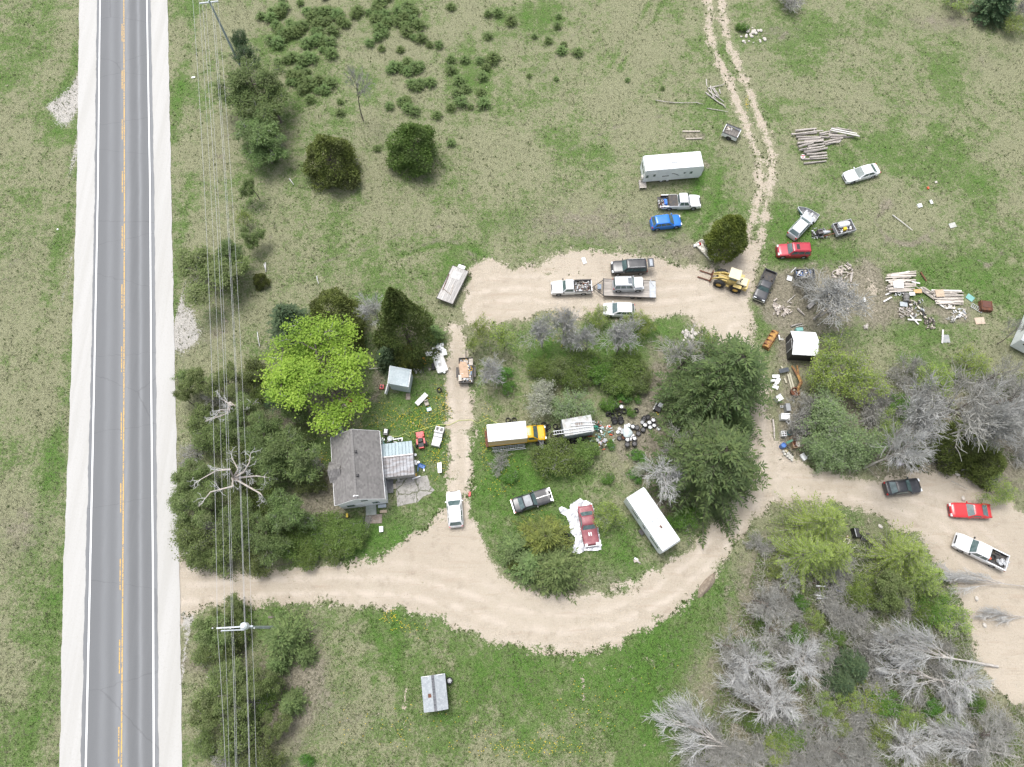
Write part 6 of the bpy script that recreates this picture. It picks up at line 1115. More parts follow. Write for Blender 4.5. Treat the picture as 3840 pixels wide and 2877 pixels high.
for k, (px, py, r_) in enumerate(((3250, 2240, 2.4), (3230, 2200, 1.8), (3520, 2260, 2.6), (3560, 2310, 2.6), (3460, 2290, 2.2), (3250, 2630, 2.6), (3330, 2610, 2.3), (3180, 2600, 1.8), (2960, 2760, 2.4), (2920, 2800, 2.0), (3480, 2640, 1.2), (3310, 2760, 1.4), (3130, 2380, 1.3), (3050, 2320, 1.3), (3020, 2260, 1.2), (3560, 2700, 1.6), (2800, 2420, 1.3), (2870, 2480, 1.2), (2980, 2360, 1.6), (3080, 2440, 1.3), (3400, 2380, 1.5), (3090, 2640, 1.4), (3000, 2560, 1.2), (3420, 2700, 1.5), (2830, 2720, 1.2), (3150, 2720, 1.3), (3640, 2640, 1.4), (2900, 2130, 1.3), (2850, 2330, 1.2))): plant(('lilac1', 'bud1', 'green0', 'bud1')[k % 4], 'green_bush', 'green bush in leaf '+_w(px, py), px, py, 2.4, r_, 'bush', group='green bushes '+_w(px, py))
plant('spruced', 'spruce_tree', 'dark green little spruce deep in the south-east wood', 3205, 2500, 4.5, 1.9); plant('spruced', 'spruce_tree', 'second dark spruce in the south-east wood', 3160, 2560, 4, 1.7)
# bleached trees leaning or lying towards the lawn
def lean(key, label, base, tip, H, Rm, z1=2.5):
    a, b = G(*base), G(*tip, z1); d = b-a; t = plant(key, 'leaning_tree', label, 0, 0, H, Rm, base=base); h0 = _meas[key][0]; t.rotation_mode = 'QUATERNION'; t.rotation_quaternion = d.to_track_quat('Z', 'X'); s = d.length/h0; t.scale = (Rm/_meas[key][1], Rm/_meas[key][1], s); t.location.z = .1; return t
lean('pale0', 'bleached tree fallen towards the south lawn, lowest one', (2900, 2900), (2440, 2640), 9, 3.0, 3.5); lean('pale1', 'bleached tree fallen towards the south lawn, above the lowest', (2990, 2780), (2690, 2540), 9, 2.7, 3.5); lean('pale2', 'bleached tree lying into the wood from the right edge', (3740, 2500), (3260, 2410), 9, 3.0, 3.5); lean('pale0', 'bleached tree lying below the one from the right edge', (3650, 2590), (3280, 2480), 9, 2.6, 3.5); lean('pale1', 'grey fallen tree lying across the sandy clearing', (3960, 2210), (3430, 2165), 8, 1.5, 2.0); lean('pale2', 'bleached tree in the bottom right corner', (3820, 2840), (3460, 2760), 8, 2.6, 3.0); lean('pale1', 'bleached tree arching down in the right of the wood', (3480, 2480), (3640, 2700), 7, 2.0, 3.0)
lean('pale0', 'thin grey fallen tree below the sandy clearing', (3960, 2320), (3640, 2300), 7, 1.0, 1.0)
# grey leafless shrubs of the wood
for k in range(105):
    if k < 88:
        px, py = rnd.uniform(2560, 3850), rnd.uniform(2020, 2890)
        if px < 2560+(2890-py)*.36+rnd.uniform(-20, 60): continue
        if (px > 3500 and py < 2260) or (px > 3520+(py-2200)*.33 and py < 2640): continue
    else: px, py = rnd.uniform(3240, 3840), rnd.uniform(1420, 1720)
    s_ = rnd.uniform(1.3, 2.6); plant(f'brush{k % 4}', 'bare_shrub', 'leafless grey shrub '+_w(px, py), px, py, s_*rnd.uniform(.9, 1.3), s_, 'shrub', group='leafless shrubs '+_w(px, py))
for k, (px, py) in enumerate(((2800, 2500), (2720, 2420), (2880, 2350), (3000, 2480), (3100, 2700), (3250, 2850), (3400, 2800), (2850, 2250), (2960, 2180), (3600, 2560), (3700, 2760), (3300, 2420), (2900, 2640), (3140, 2820))): plant((f'pale{k % 3}' if k % 3 == 0 else f'bare{k % 4}'), 'wood_tree', 'slim leafless tree standing in the south-east wood', px, py, 5.5, 2.6, group='slim trees of the south-east wood')
# big bare limbs over the roadside thicket
def limbs(name, label, base, arms):
    g = G(*base); t = T(name, label, 'dead tree', (g.x, g.y, 0)); r = random.Random(5); hub = Vector((0, 0, 3.5))
    MB().tube([(0, 0, 0), (0, 0, 2), hub], [.35, .3, .28], 8).build('trunk', M_palebark, t, smooth=True)
    M_l = P('bleached_limb', (.50, .44, .39), (.40, .37, .345), 2, .7)
    for pts in arms:
        P3 = [hub]+[Vector((G(x, y, z).x-g.x, G(x, y, z).y-g.y, z)) for x, y, z in pts]; n = len(P3); rs_ = [.15*(1-.75*i/(n-1)) for i in range(n)]
        o = MB().tube(P3, rs_, 7).build('limb', M_l, t, smooth=True); S, tp = [], []
        for i in range(1, n):
            for k in range(3):
                d = (P3[i]-P3[i-1]).normalized(); d = (d+perp(d, r)*.8).normalized(); grow(r, P3[i-1].lerp(P3[i], .4+.6*r.random()), d, 1.0, .04, 0, S, tp, [(3, 45, .6, 0, .35), (2, 45, .6, 0, .4), (0, 0, 0, 0, .4)])
        o = link('twigs', segs_mesh('twigs', [(a, b, max(c, .018), max(d_, .014)) for a, b, c, d_ in S], 4), M_whitetwig, t); o['kind'] = 'stuff'
limbs('dead_tree', 'bleached bare limbs sprawling through the thicket by the highway', (915, 1815), (((862, 1760, 6.0), (812, 1765, 6.5), (740, 1805, 6)), ((915, 1770, 5.5), (935, 1735, 6.5), (940, 1700, 7.0)), ((870, 1825, 5), (790, 1845, 5.5), (745, 1900, 5)), ((960, 1785, 5), (1000, 1790, 5.2)), ((975, 1850, 4.5), (985, 1862, 4.5)), ((893, 1760, 5.5), (868, 1715, 6))))
limbs('dead_tree', 'forked bleached limbs poking from the upper thicket', (900, 1545), (((868, 1520, 5), (830, 1496, 5.5)), ((860, 1538, 5), (826, 1537, 5.5), (802, 1572, 5)), ((850, 1552, 4.5), (770, 1580, 4.5)), ((920, 1535, 4.5), (950, 1515, 5))))
# lower thicket between the roadside trees
for k, (px, py) in enumerate(((700, 1420), (800, 1500), (1000, 1480), (760, 1570), (860, 1600), (730, 1700), (950, 1700), (1020, 1760), (690, 1860), (790, 1810), (980, 1860), (1040, 1950), (700, 1980), (800, 1990), (1080, 2060), (1130, 1640), (1150, 1800), (1190, 1760), (900, 2350), (780, 2440), (830, 2530), (940, 2650), (1000, 2620), (940, 2720), (760, 2790), (850, 2830))): plant(('hedge0', 'brush2', 'lilac1', 'hedge0')[k % 4], 'thicket_shrub', 'low shrub filling the thicket beneath the roadside trees', px, py, rnd.uniform(2, 3), rnd.uniform(1.5, 2.3), 'shrub', group='low shrubs of the roadside thicket')
# tangle of thin stems and fallen sticks in the wood, and its ground plants
def in_wood(px, py): return ((px > 2600+(2877-py)*.30) & (py > 2030) & ~((px > 3560+(py-2200)*.33) & (py < 2640)) & ~((px > 3480) & (py < 2240))) | ((px > 3230) & (py > 1400) & (py < 1740-(px-3230)*.02))
n = 20000; px, py = RS.rand(n)*1300+2600, RS.rand(n)*1500+1400; ok = in_wood(px, py); ctr_ = Gn(np.c_[px, py])[ok]; m_ = len(ctr_); a = RS.rand(m_)*6.283; l_ = .5+1.6*RS.rand(m_)**1.5; el = RS.rand(m_)*1.1; z0 = RS.rand(m_)**2*1.2+.05
p0 = np.c_[ctr_, z0]; d_ = np.c_[np.cos(a)*np.cos(el), np.sin(a)*np.cos(el), np.sin(el)]*l_[:, None]; p1 = p0+d_*.5+RS.randn(m_, 3)*.07; p2 = p0+d_+RS.randn(m_, 3)*.14; p2[:, 2] = np.maximum(p2[:, 2], .05); r_ = .010+.012*RS.rand(m_)
tag(link('twig_tangle', segs_mesh('twig_tangle', [(p0[i], p1[i], r_[i], r_[i]*.8) for i in range(m_)]+[(p1[i], p2[i], r_[i]*.8, r_[i]*.5) for i in range(m_)], 3), P('tangle_twig', (.54, .52, .455), (.38, .365, .31), .4, .9)), 'tangle of thin grey stems and sticks filling the wood floor', 'twigs', kind='stuff')
n = 190000; px, py = RS.rand(n)*1300+2600, RS.rand(n)*1500+1400; ok = in_wood(px, py); q_ = Gn(np.c_[px, py])[ok]; q_ = q_[(np.sin(q_[:, 0]*.55+1)*np.sin(q_[:, 1]*.6)+.5*np.sin(q_[:, 0]*1.4+q_[:, 1]*1.1) > -.1)]
tag(link('wood_floor_plants', leaves_mesh('wood_floor_plants', np.c_[q_, .1+.35*RS.rand(len(q_))], .15, .8, .7, RS), L_mid), 'low green plants in patches on the wood floor', 'plants', kind='stuff')
# top corner and field
plant('spruced', 'spruce_tree', 'dark spruce in the top corner of the far field', 3760, -15, 7.5, 2.8); plant('bud1', 'corner_bush', 'yellow-green bush below the corner spruce', 3815, 90, 3.2, 2.0, 'bush'); plant('bud1', 'corner_bush', 'yellow-green bush left of the corner spruce', 3590, 0, 3, 2.4, 'bush'); plant('brush2', 'bare_shrub', 'leafless shrub at the right of the corner spruce', 3825, 40, 3, 2.0, 'shrub'); plant('brush1', 'bare_shrub', 'leafless shrub at the top picture edge by the track', 2960, 0, 2.4, 2.4, 'shrub'); plant('green0', 'green_bush', 'dark green bush on the stone heap beside the track', 2790, 92, 1.2, 1.2, 'bush')
# young junipers spread over the north-west field
JP = []
CL = ((1020, 30, 60, 40, 7, 'the clump nearest the far utility pole'), (1100, 100, 80, 60, 12, 'the dense belt below the pole clump'), (1180, 60, 80, 60, 14, 'the top middle of the dense belt'), (1260, 60, 70, 60, 10, 'the top end of the dense belt'), (1190, 160, 80, 50, 13, 'the heart of the dense belt'), (1120, 230, 70, 50, 11, 'the lower bulge of the dense belt'), (1180, 310, 90, 40, 13, 'the wide clump above the dark olive juniper'), (1130, 300, 60, 30, 7, 'the edge of the belt towards the pines'), (1420, 40, 110, 40, 15, 'the second belt at the top edge'), (1500, 60, 70, 60, 11, 'the thick end of the second belt'), (1540, 130, 40, 50, 7, 'the tail of the second belt'), (1450, 90, 60, 40, 7, 'the underside of the second belt'), (1030, 110, 40, 60, 6, 'the fringe beside the dark pines'), (1480, 250, 30, 15, 4, 'the tiny clump behind the slender bare tree'), (1545, 255, 60, 30, 7, 'the open group above the green juniper'), (1520, 390, 60, 30, 7, 'the group touching the green juniper'), (1560, 310, 60, 30, 6, 'the middle of the open group'))
for cx, cy, rx, ry, n, w_ in CL:
    for k in range(n): JP.append((cx+rnd.gauss(0, rx*.5), cy+rnd.gauss(0, ry*.5), rnd.uniform(.7, 1.25), 'low young juniper in '+w_, 'junipers of '+w_))
JX = [(1385, 160, .9), (1500, 185, .8), (1430, 180, .7), (1645, 165, .9), (1610, 165, .7), (1690, 25, .9), (1830, 50, .8), (1865, 45, 1.0), (1915, 75, 1.1), (1830, 135, .8), (1690, 220, .9), (1743, 222, .9), (1800, 225, .8), (1850, 215, 1.3), (1825, 250, .8), (1690, 260, 1.0), (1720, 300, 1.1), (1810, 285, 1.0), (1715, 350, 1.1), (1690, 400, .9), (1745, 330, .9), (1730, 380, 1.2), (1805, 345, .9), (1815, 385, 1.2), (1765, 400, .6), (1640, 430, .9), (1692, 535, .8), (2090, 95, .8), (2095, 60, .6), (2055, 150, .8), (2005, 135, .6), (2105, 188, 1.0), (2167, 195, 1.0), (2115, 165, .6), (1985, 283, .5), (2087, 295, .5), (2353, 300, .5), (2485, 330, .45), (1415, 555, .7), (1275, 420, .8), (1160, 370, .9), (1030, 318, 1.0), (1030, 600, .6), (1275, 380, .6)]
for px, py, s_ in JX:
    w_ = 'alone far out on the meadow' if px > 1950 else 'in the loose scatter at the top of the meadow' if py < 180 and px > 1550 else 'in the loose rows right of the green juniper' if px > 1600 else 'standing apart near the alone-standing junipers'
    JP.append((px, py, s_, ('small ' if s_ < .75 else 'bushy ')+'young juniper '+w_, 'junipers '+w_))
for k, (px, py, s_, lb, gp) in enumerate(JP[:300]): plant(f'junip{k % 3}', 'young_juniper', lb, px, py, s_*1.0, s_*.92, 'juniper', group=gp)
# ------------------------------------------------------------------ yard clutter
def zz(x0, y0, k): return lambda x, y: (x0+x*k, y0+y*k)
# ---- log pile on the far meadow
M_log = P('weathered_log', (.46, .42, .38), (.30, .27, .24), 2.2, .85, bump=.4, stretch=(.5, 3, 3), rn=.25); M_end = P('log_end', (.5, .42, .32), (.4, .33, .25), 4, .8)
lz = zz(2950, 470, .1811)
LOGS = [((180, 115), (610, 70), 26), ((95, 185), (755, 110), 20), ((195, 195), (620, 155), 26), ((200, 245), (890, 245), 24), ((240, 298), (700, 262), 22), ((360, 325), (760, 290), 24), ((220, 370), (760, 320), 28), ((240, 440), (560, 360), 26), ((430, 440), (770, 380), 26), ((300, 510), (790, 430), 22), ((255, 515), (420, 470), 18), ((360, 560), (845, 475), 32), ((410, 610), (825, 570), 28), ((470, 665), (835, 625), 24), ((335, 700), (845, 680), 20), ((355, 795), (820, 740), 20), ((680, 170), (930, 120), 22), ((690, 205), (900, 170), 18), ((790, 400), (1125, 320), 26), ((850, 370), (1110, 345), 16), ((760, 350), (1165, 265), 24), ((900, 260), (1400, 235), 20), ((870, 205), (1230, 215), 26), ((875, 165), (1050, 160), 22), ((560, 130), (580, 90), 12), ((920, 55), (1355, 110), 18), ((1030, 45), (1290, 95), 12), ((570, 230), (860, 270), 14)]
for k, (a, b, r_) in enumerate(LOGS):
    z = .15+(.18 if k % 3 == 1 else 0)+(.25 if 2 < k < 12 else 0)*.6; p, q = G(*lz(*a), z), G(*lz(*b), z+.03); m = (p+q)/2; rr = r_*.1811*.042/1.1
    mb = MB(); n = 5; mb.tube([p.lerp(q, i/n)+Vector((rnd.gauss(0, .02), rnd.gauss(0, .02), 0))-m for i in range(n+1)], [rr*(1+rnd.gauss(0, .06))*(1-.05*i) for i in range(n+1)], 9)
    tag(mb.build('log', M_log, None, m, smooth=True), 'weathered grey log in the big pile on the far meadow', 'log', 'logs of the meadow pile')
for k, (a, b) in enumerate((((905, 95), (1510, 235)), ((920, 110), (1480, 215)), ((915, 75), (1450, 180)), ((930, 120), (1500, 240)))):
    p, q = G(*lz(*a), .62), G(*lz(*b), .45); m = (p+q)/2; d = q-p; o = MB().box((0, 0, 0), (d.length, .17, .05)).build('long_board', P('pale_board', (.62, .60, .57), (.5, .48, .45), 2, .7, stretch=(.4, 4, 4), rn=.12), None, m+Vector((0, 0, .05*k))); o.rotation_euler = (0, -math.asin(d.z/d.length), math.atan2(d.y, d.x)); tag(o, 'long pale board slanting across the end of the log pile', 'board', 'long boards on the log pile')
g = G(3011, 588, .45); t = T('road_sign', 'round red and white sign propped at the log pile', 'sign', g); t.rotation_euler = (R(25), 0, 0)
MB().lathe([(.33, 0), (.33, .02), (.001, .02)], 20).build('plate', M_white, t); MB().box((0, .12, .03), (.5, .16, .02), taper=.1).build('red_field', M_red, t); MB().box((0, -.16, .03), (.4, .1, .02)).build('red_field', M_red, t)
# ---- drift of dead poles, long poles
def sticks(group, label, name, lst, mat, rr=.07, z=.12):
    for a, b in lst:
        zz_ = z*(.6+1.2*rnd.random()); p, q = G(*a, zz_), G(*b, zz_+rnd.random()*.15); m = (p+q)/2
        tag(MB().tube([p-m, (p+q)/2-m+Vector((rnd.gauss(0, .04), rnd.gauss(0, .04), 0)), q-m], [rr, rr*.9, rr*.6], 6).build(name, mat, None, m), label, name.replace('_', ' '), group)
dz = zz(1920, 0, .4346)
sticks('poles of the dead-wood heap', 'grey dead pole in the heap beside the field track', 'dead_pole', [(dz(*a), dz(*b)) for a, b in (((1678, 685), (1685, 750)), ((1690, 760), (1830, 730)), ((1670, 795), (1800, 895)), ((1680, 810), (1810, 900)), ((1690, 770), (1760, 850)), ((1720, 750), (1780, 840)), ((1740, 760), (1790, 835)), ((1700, 790), (1830, 880)), ((1790, 770), (1800, 810)), ((1800, 890), (1845, 930)), ((1710, 740), (1740, 850)))], M_palebark, .09)
sticks('long thin poles on the meadow', 'long thin bleached pole lying on the meadow', 'thin_pole', [(dz(1240, 865), dz(1400, 885)), (dz(1360, 885), dz(1600, 885)), (dz(1585, 880), dz(1650, 898)), (dz(1680, 935), dz(1865, 965))], M_palebark, .06)
sticks(None, 'straight bleached pole lying alone on the east meadow', 'long_pole', [((3347, 806), (3422, 864))], P('pale_board', (.62, .60, .57)), .07)
slab('dirt_timber', 'timber along the far side of the bare patch above the travel trailer', 2592, 493, .1, (2.6, .16, .15), 0, M_wood, 'timber'); slab('dirt_timber', 'timber along the near side of the bare patch above the travel trailer', 2602, 520, .1, (2.4, .18, .15), .03, M_wood, 'timber')
for k, (a, b, lb) in enumerate((((995, 985), (996, 1020), 'short white post leaning by the ragged juniper'), ((1188, 1035), (1195, 1065), 'white stick standing above the brown cedar'), ((965, 1245), (974, 1300), 'white slat leaning in the grass left of the maple'), ((1085, 670), (1102, 693), 'short white pole lying near the dark juniper'), ((990, 990), (997, 1018), 'second short post leaning by the ragged juniper'))): sticks(None, lb, 'white_post', [(a, b)], M_whitetwig, .07)
# ---- lumber piles
nz = zz(3240, 980, .2441); M_lum = P('reclaimed_board', (.54, .49, .43), (.36, .32, .28), 2, .8, stretch=(.4, 4, 4), rn=.38)
def board(a, b, z, wd, label, group, th=.05, mat=None):
    p, q = G(*a, z), G(*b, z); m = (p+q)/2; d = q-p; o = MB().box((0, 0, 0), (d.length, wd, th)).build('board', mat or M_lum, None, m); o.rotation_euler = (rnd.gauss(0, .08), rnd.gauss(0, .02), math.atan2(d.y, d.x)); return tag(o, label, 'board', group)
for k in range(46):
    y = 185+rnd.random()*290; x0 = 325+rnd.random()*140; x1 = x0+220+rnd.random()*230; sl = rnd.gauss(-12, 14); board(nz(x0, y), nz(min(x1, 800), y+sl), .1+.45*rnd.random(), .12+.12*rnd.random(), 'reclaimed board in the left lumber pile', 'boards of the left lumber pile')
for k in range(44):
    y = 445+rnd.random()*205; f = (y-445)/205; x0 = 1040+rnd.random()*60+60*f; x1 = min(x0+200+rnd.random()*300, 1530); board(nz(x0, y), nz(x1, y+rnd.gauss(14, 10)), .08+.35*rnd.random(), .12+.1*rnd.random(), 'reclaimed board in the right lumber pile', 'boards of the right lumber pile')
for k in range(9): x = 780+rnd.random()*160; board(nz(x, 390+rnd.random()*60), nz(x+260+rnd.random()*40, 500+rnd.random()*130), .1+.2*rnd.random(), .14, 'board slanting between the two lumber piles', 'boards between the lumber piles')
for a, b, lb in (((410, 225), (700, 155), 'wide white board on top of the left lumber pile'), ((730, 312), (860, 340), 'white board sticking out of the left lumber pile'), ((330, 515), (600, 400), 'long white board across the foot of the left lumber pile'), ((1040, 440), (1495, 458), 'long straight board along the back of the right lumber pile'), ((1250, 720), (1400, 720), 'short white board in front of the right lumber pile'), ((710, 830), (840, 970), 'white board crossing another below the lumber'), ((670, 895), (885, 903), 'white board crossed by another below the lumber'), ((1215, 1050), (1200, 1260), 'white pole beside the sand strip below the lumber'), ((300, 620), (425, 550), 'thin stick left of the lumber scrap'), ((1100, 620), (1230, 705), 'slanting board left of the short white one'), ((870, 165), (960, 300), 'rusty brown bar right of the left lumber pile')): board(nz(*a), nz(*b), .5 if 'top' in lb else .2, .2, lb, None, mat=M_rust if 'rusty' in lb else P('whitewashed_board', (.72, .70, .67), (.6, .58, .55), 2, .7))
def panel(x, y, z, w, h, rz, mat, lb, name='flat_sheet', tilt=.04, f=nz): return slab(name, lb, *f(x, y), z, (w, h, .05), rz, mat, 'panel', tilt)
M_ply = P('plywood', (.50, .40, .29), (.42, .33, .24), 2, .8); M_teal = P('teal_panel', (.16, .36, .33), (.2, .42, .38), 2, .5)
panel(530, 360, .65, 1.35, .9, -.05, M_white, 'white sheet on the left lumber pile'); panel(1165, 490, .5, 1.15, 1.05, .06, M_ply, 'brown plywood sheet on the right lumber pile'); panel(825, 460, .4, 1.1, .55, .03, P('orange_ply', (.55, .33, .13), (.5, .36, .2), 2, .8), 'orange-brown sheet between the lumber piles'); panel(740, 500, .4, .75, .5, .05, M_white, 'white sheet below the orange-brown one'); panel(1630, 560, .1, 1.0, .8, -.75, M_teal, 'teal sheet lying on the grass right of the lumber'); panel(610, 660, .3, 1.0, .65, -.1, P('grey_sheet', (.42, .46, .48), (.36, .4, .42), 2, .5), 'pale grey sheet left of the scrap below the lumber'); panel(1780, 915, .08, 1.3, .95, .1, P('sandy_sheet', (.55, .43, .33), (.48, .4, .32), 2, .9), 'sandy sheet below the rusty metal box'); panel(1255, 1190, .05, 1.0, 1.1, .0, P('grey_mat', (.30, .32, .33), (.36, .36, .34), 2, .9), 'grey sheet on the sandy strip')
g = G(*nz(650, 560), .4); t = T('dark_tank', 'dark grey drum lying below the left lumber pile', 'drum', g, R(80)); MB().lathe([(.001, -.6), (.36, -.6), (.38, -.5), (.38, .5), (.36, .6), (.001, .6)], 14, Matrix.Rotation(R(90), 4, 'Y')).build('shell', P('grey_drum', (.13, .13, .125), (.2, .19, .17), 2, .6), t, smooth=True)
for s in (-.25, .25): MB().lathe([(.385, -.03), (.4, 0), (.385, .03)], 14, Matrix.Translation((s, 0, 0)) @ Matrix.Rotation(R(90), 4, 'Y'), False).build('hoop', M_dark, t)
for px, py, lx, ly, n, lb, mts, sd in ((3436, 1160, 2.0, 2.6, 60, 'black and grey scrap below the lumber piles', [M_black, M_dark, M_galv, M_wood], 31), (3390, 1170, 1.6, 1.6, 50, 'dry sticks and rags left of the black scrap', [M_wood, M_palebark], 32), (3485, 1210, 1.4, 1.8, 50, 'small heap of dark kindling below the lumber', [M_wood, M_bark, M_dark], 33), (3595, 1180, 1.8, 1.4, 40, 'pale rubbish below the right lumber pile', [M_white, M_galv, M_wood], 34), (3565, 1200, 1.0, .8, 20, 'twisted twigs beside the pale rubbish', [M_twig], 35), (3375, 1105, 1.6, .8, 25, 'white brackets below the left lumber pile', [M_white, M_black], 36), (3555, 1145, 1.6, .9, 26, 'broken frame pieces in front of the right lumber pile', [M_lum, M_white], 37), (3245, 1225, .8, .6, 14, 'small tangle of roots on the grass', [M_palebark], 38)):
    g = G(px, py); scrap('scrap_heap', lb, (g.x, g.y, .03), 0, lx, ly, .35, n, mts, sd)
g = G(3697, 1148, .4); t = T('rusty_box', 'rusty brown steel box on the grass right of the lumber', 'box', (g.x, g.y, 0), -.12); MB().box((0, 0, .3), (1.5, 1.45, .6), taper=.05).build('body', M_rust, t); MB().box((.02, .15, .62), (1.1, .9, .04)).build('lid', P('brown_lid', (.12, .045, .03), (.09, .04, .03), 2, .7), t)
for s in (-1, 1): MB().box((s*.7, 0, .63), (.06, 1.4, .06)).build('rim_bar', M_rust, t)
g = G(3665, 1155, .2); t = T('wire_rack', 'grey wire rack lying beside the rusty box', 'rack', (g.x, g.y, .12), -.65)
for k in range(7): MB().box((-.75+.25*k, 0, 0), (.05, .6, .05)).build('bar', M_galv, t)
for s in (-1, 1): MB().box((0, s*.3, 0), (1.6, .05, .06)).build('rail', M_galv, t)
# ---- firewood under the bare tree
wz = zz(2880, 980, .3152)
M_fire = P('split_firewood', (.48, .43, .38), (.32, .28, .25), 3, .85, rn=.3)
fw = [MB().tube([(-.22, 0, 0), (.22, 0, 0)], r_, 6).mesh('firewood_log') for r_ in (.07, .09, .11)]+[MB().loft([[(-.22, -.08, 0), (-.22, .09, 0), (-.22, 0, .13)], [(.22, -.08, 0), (.22, .09, 0), (.22, 0, .13)]]).mesh('firewood_log')]
for cx, cy, sx, sy, n, lb, gp in ((870, 300, 60, 60, 46, 'split firewood in the heap right of the bare tree', 'firewood right of the bare tree'), (850, 130, 60, 50, 30, 'split firewood in the heap above the main one', 'firewood above the main heap'), (100, 560, 40, 60, 34, 'split firewood in the heap by the lane', 'firewood beside the lane'), (200, 600, 60, 60, 26, 'loose firewood chunk on the chip-covered ground', 'loose firewood on the chips'), (740, 600, 60, 30, 18, 'firewood scattered below the main heap', 'firewood below the main heap'), (960, 120, 40, 70, 12, 'firewood scattered right of the heaps', 'firewood right of the heaps')):
    for k in range(n):
        a = wz(cx+rnd.gauss(0, sx*.6), cy+rnd.gauss(0, sy*.6)); g = G(*a); o = link('firewood_log', fw[k % 4], M_fire, None, (g.x, g.y, .08+.2*rnd.random()), rnd.random()*6.28); s_ = rnd.uniform(.7, 1.3); o.scale = (s_*rnd.uniform(.8, 1.2), s_, s_); o.rotation_euler = (rnd.gauss(0, .2), rnd.gauss(0, .25), rnd.random()*3.14); tag(o, lb, 'firewood', gp)
for a, b, r_, lb in (((995, 150), (985, 250), .2, 'thick short log right of the firewood heap'), ((940, 20), (990, 60), .16, 'short log at the top of the firewood'), ((810, 100), (885, 155), .14, 'log slanting into the upper firewood heap'), ((350, 560), (435, 640), .14, 'log lying under the bare tree'), ((230, 490), (325, 400), .08, 'thin pole left of the bare tree'), ((270, 775), (405, 740), .14, 'log just above the black shed'), ((330, 780), (445, 758), .05, 'thin stick above the black shed'), ((670, 740), (800, 745), .06, 'bent branch right of the shed top'), ((935, 520), (960, 620), .16, 'dark rotten log below the firewood heap')): sticks(None, lb, 'lying_log', [(wz(*a), wz(*b))], M_log if r_ > .1 else M_palebark, r_)
slab('concrete_block', 'pale rectangular slab under the bare tree', *wz(510, 520), .3, (1.2, .55, .25), .75, P('pale_concrete', (.45, .42, .39), (.38, .36, .33), 3, .9), 'slab', .1); slab('white_board', 'white square board by the dark box trailer', 2961, 1044, .15, (.7, .7, .05), -.3, M_white, 'board', .1); slab('teal_bin', 'teal panel behind the black shed', 2996, 1238, .4, (.9, .5, .6), .1, M_teal, 'bin'); slab('white_bottle', 'white bag on the grass below the firewood', 3241, 1124, .15, (.25, .6, .2), .1, M_white, 'bag')
sticks(None, 'bent white pipe at the dark box trailer hitch', 'bent_pipe', [((2966, 1022), (2985, 1003))], M_white, .05, .6)
# ---- tyres and wheels
Mr = Matrix.Identity(4)
def tyre_mesh(r, w): return MB().lathe([(r*.68, 0), (r*.72, 0), (r*.92, 0), (r, w*.2), (r, w*.8), (r*.92, w), (r*.72, w), (r*.68, w*.9), (r*.68, 0)], 20, None, False).mesh('tyre', True)
TY = {k: tyre_mesh(.34*k, .22) for k in (.85, 1., 1.15)}
rimm = MB().lathe([(.235, .02), (.235, .2), (.205, .205)], 18, None, False)
rimm.lathe([(.05, .17), (.05, .21), (.001, .21)], 8)
for k in range(5): rimm.box((.12, 0, .18), (.20, .105, .03), M=Matrix.Rotation(k*2*math.pi/5, 4, 'Z'))
RIMM = rimm.mesh('rim'); RIMB = MB().lathe([(.23, .04), (.001, .04)], 14, None, False).mesh('rim_back'); TM = RIMM.copy(); 
def tyre(px, py, z, label, group, rim=None, s=1., tilt=0., loose=False, az=None):
    g = G(px, py, z+.1); az = rnd.random()*6.28 if az is None else az; R_ = Matrix.Rotation(az, 4, 'Z') @ Matrix.Rotation(tilt, 4, 'X')
    if loose:
        t = T('hubcap', label, 'wheel rim', (g.x, g.y, z), 0, group); o = link('rim', RIMM, M_rim, t); link('rim_back', RIMB, M_dark, t); lp = t
    else:
        t = T('tyre' if not rim else 'wheel', label, 'tyre' if not rim else 'wheel', (g.x, g.y, z), 0, group); me = TY[s]; link('tread', me, M_tyre, t)
        if rim:
            rm = RIMM
            if rim is not M_rim: rm = bpy.data.meshes.get('rim_'+rim.name) or RIMM.copy(); rm.name = 'rim_'+rim.name; rm.materials.clear(); rm.materials.append(rim)
            link('rim', rm, M_rim, t); link('rim_back', RIMB, M_dark, t)
    t.rotation_euler = R_.to_euler(); return t
RIMM.materials.append(M_rim)
tz = zz(2240, 1460, .1811); gA = 'tyres of the heap behind the box trailer'
for x, y, z, s in ((410, 380, .0, 1.), (410, 380, .23, 1.), (410, 380, .46, 1.), (405, 375, .69, 1.), (555, 450, 0, 1.), (555, 450, .23, 1.), (450, 500, 0, 1.), (450, 500, .23, 1.), (315, 540, 0, 1.), (315, 540, .23, 1.)): tyre(*tz(x, y), z, 'worn black tyre in the heap behind the grey box trailer', gA, s=s)
for x, y, tl in ((360, 660, .9), (345, 610, .9), (490, 655, .8), (475, 600, .9), (230, 500, 1.0), (270, 450, 1.1)): tyre(*tz(x, y), .3, 'tyre leaning on edge in the heap behind the grey box trailer', 'leaning tyres behind the box trailer', M_steelrim if x > 300 else None, 1.15, tl, az=.2)
tyre(*tz(500, 362), .5, 'pale bare rim on the tyre heap behind the grey box trailer', None, loose=True); tyre(*tz(800, 440), .1, 'single tyre lying in the grass right of the tyre heap', None, tilt=.5)
gB = 'wheels of the middle pile'
for x, y, z in ((735, 775, .25), (735, 775, 0), (990, 742, .25), (990, 742, 0), (1080, 692, .25), (1160, 640, .3), (1160, 640, .05), (1095, 790, .25), (1095, 790, 0), (770, 1020, .5), (770, 1020, .25), (770, 1020, 0), (625, 1045, .25), (625, 1045, 0), (1180, 750, .05)): tyre(*tz(x, y), z, 'wheel with bright alloy rim in the pile before the spruces', 'alloy wheels before the spruces', M_rim)
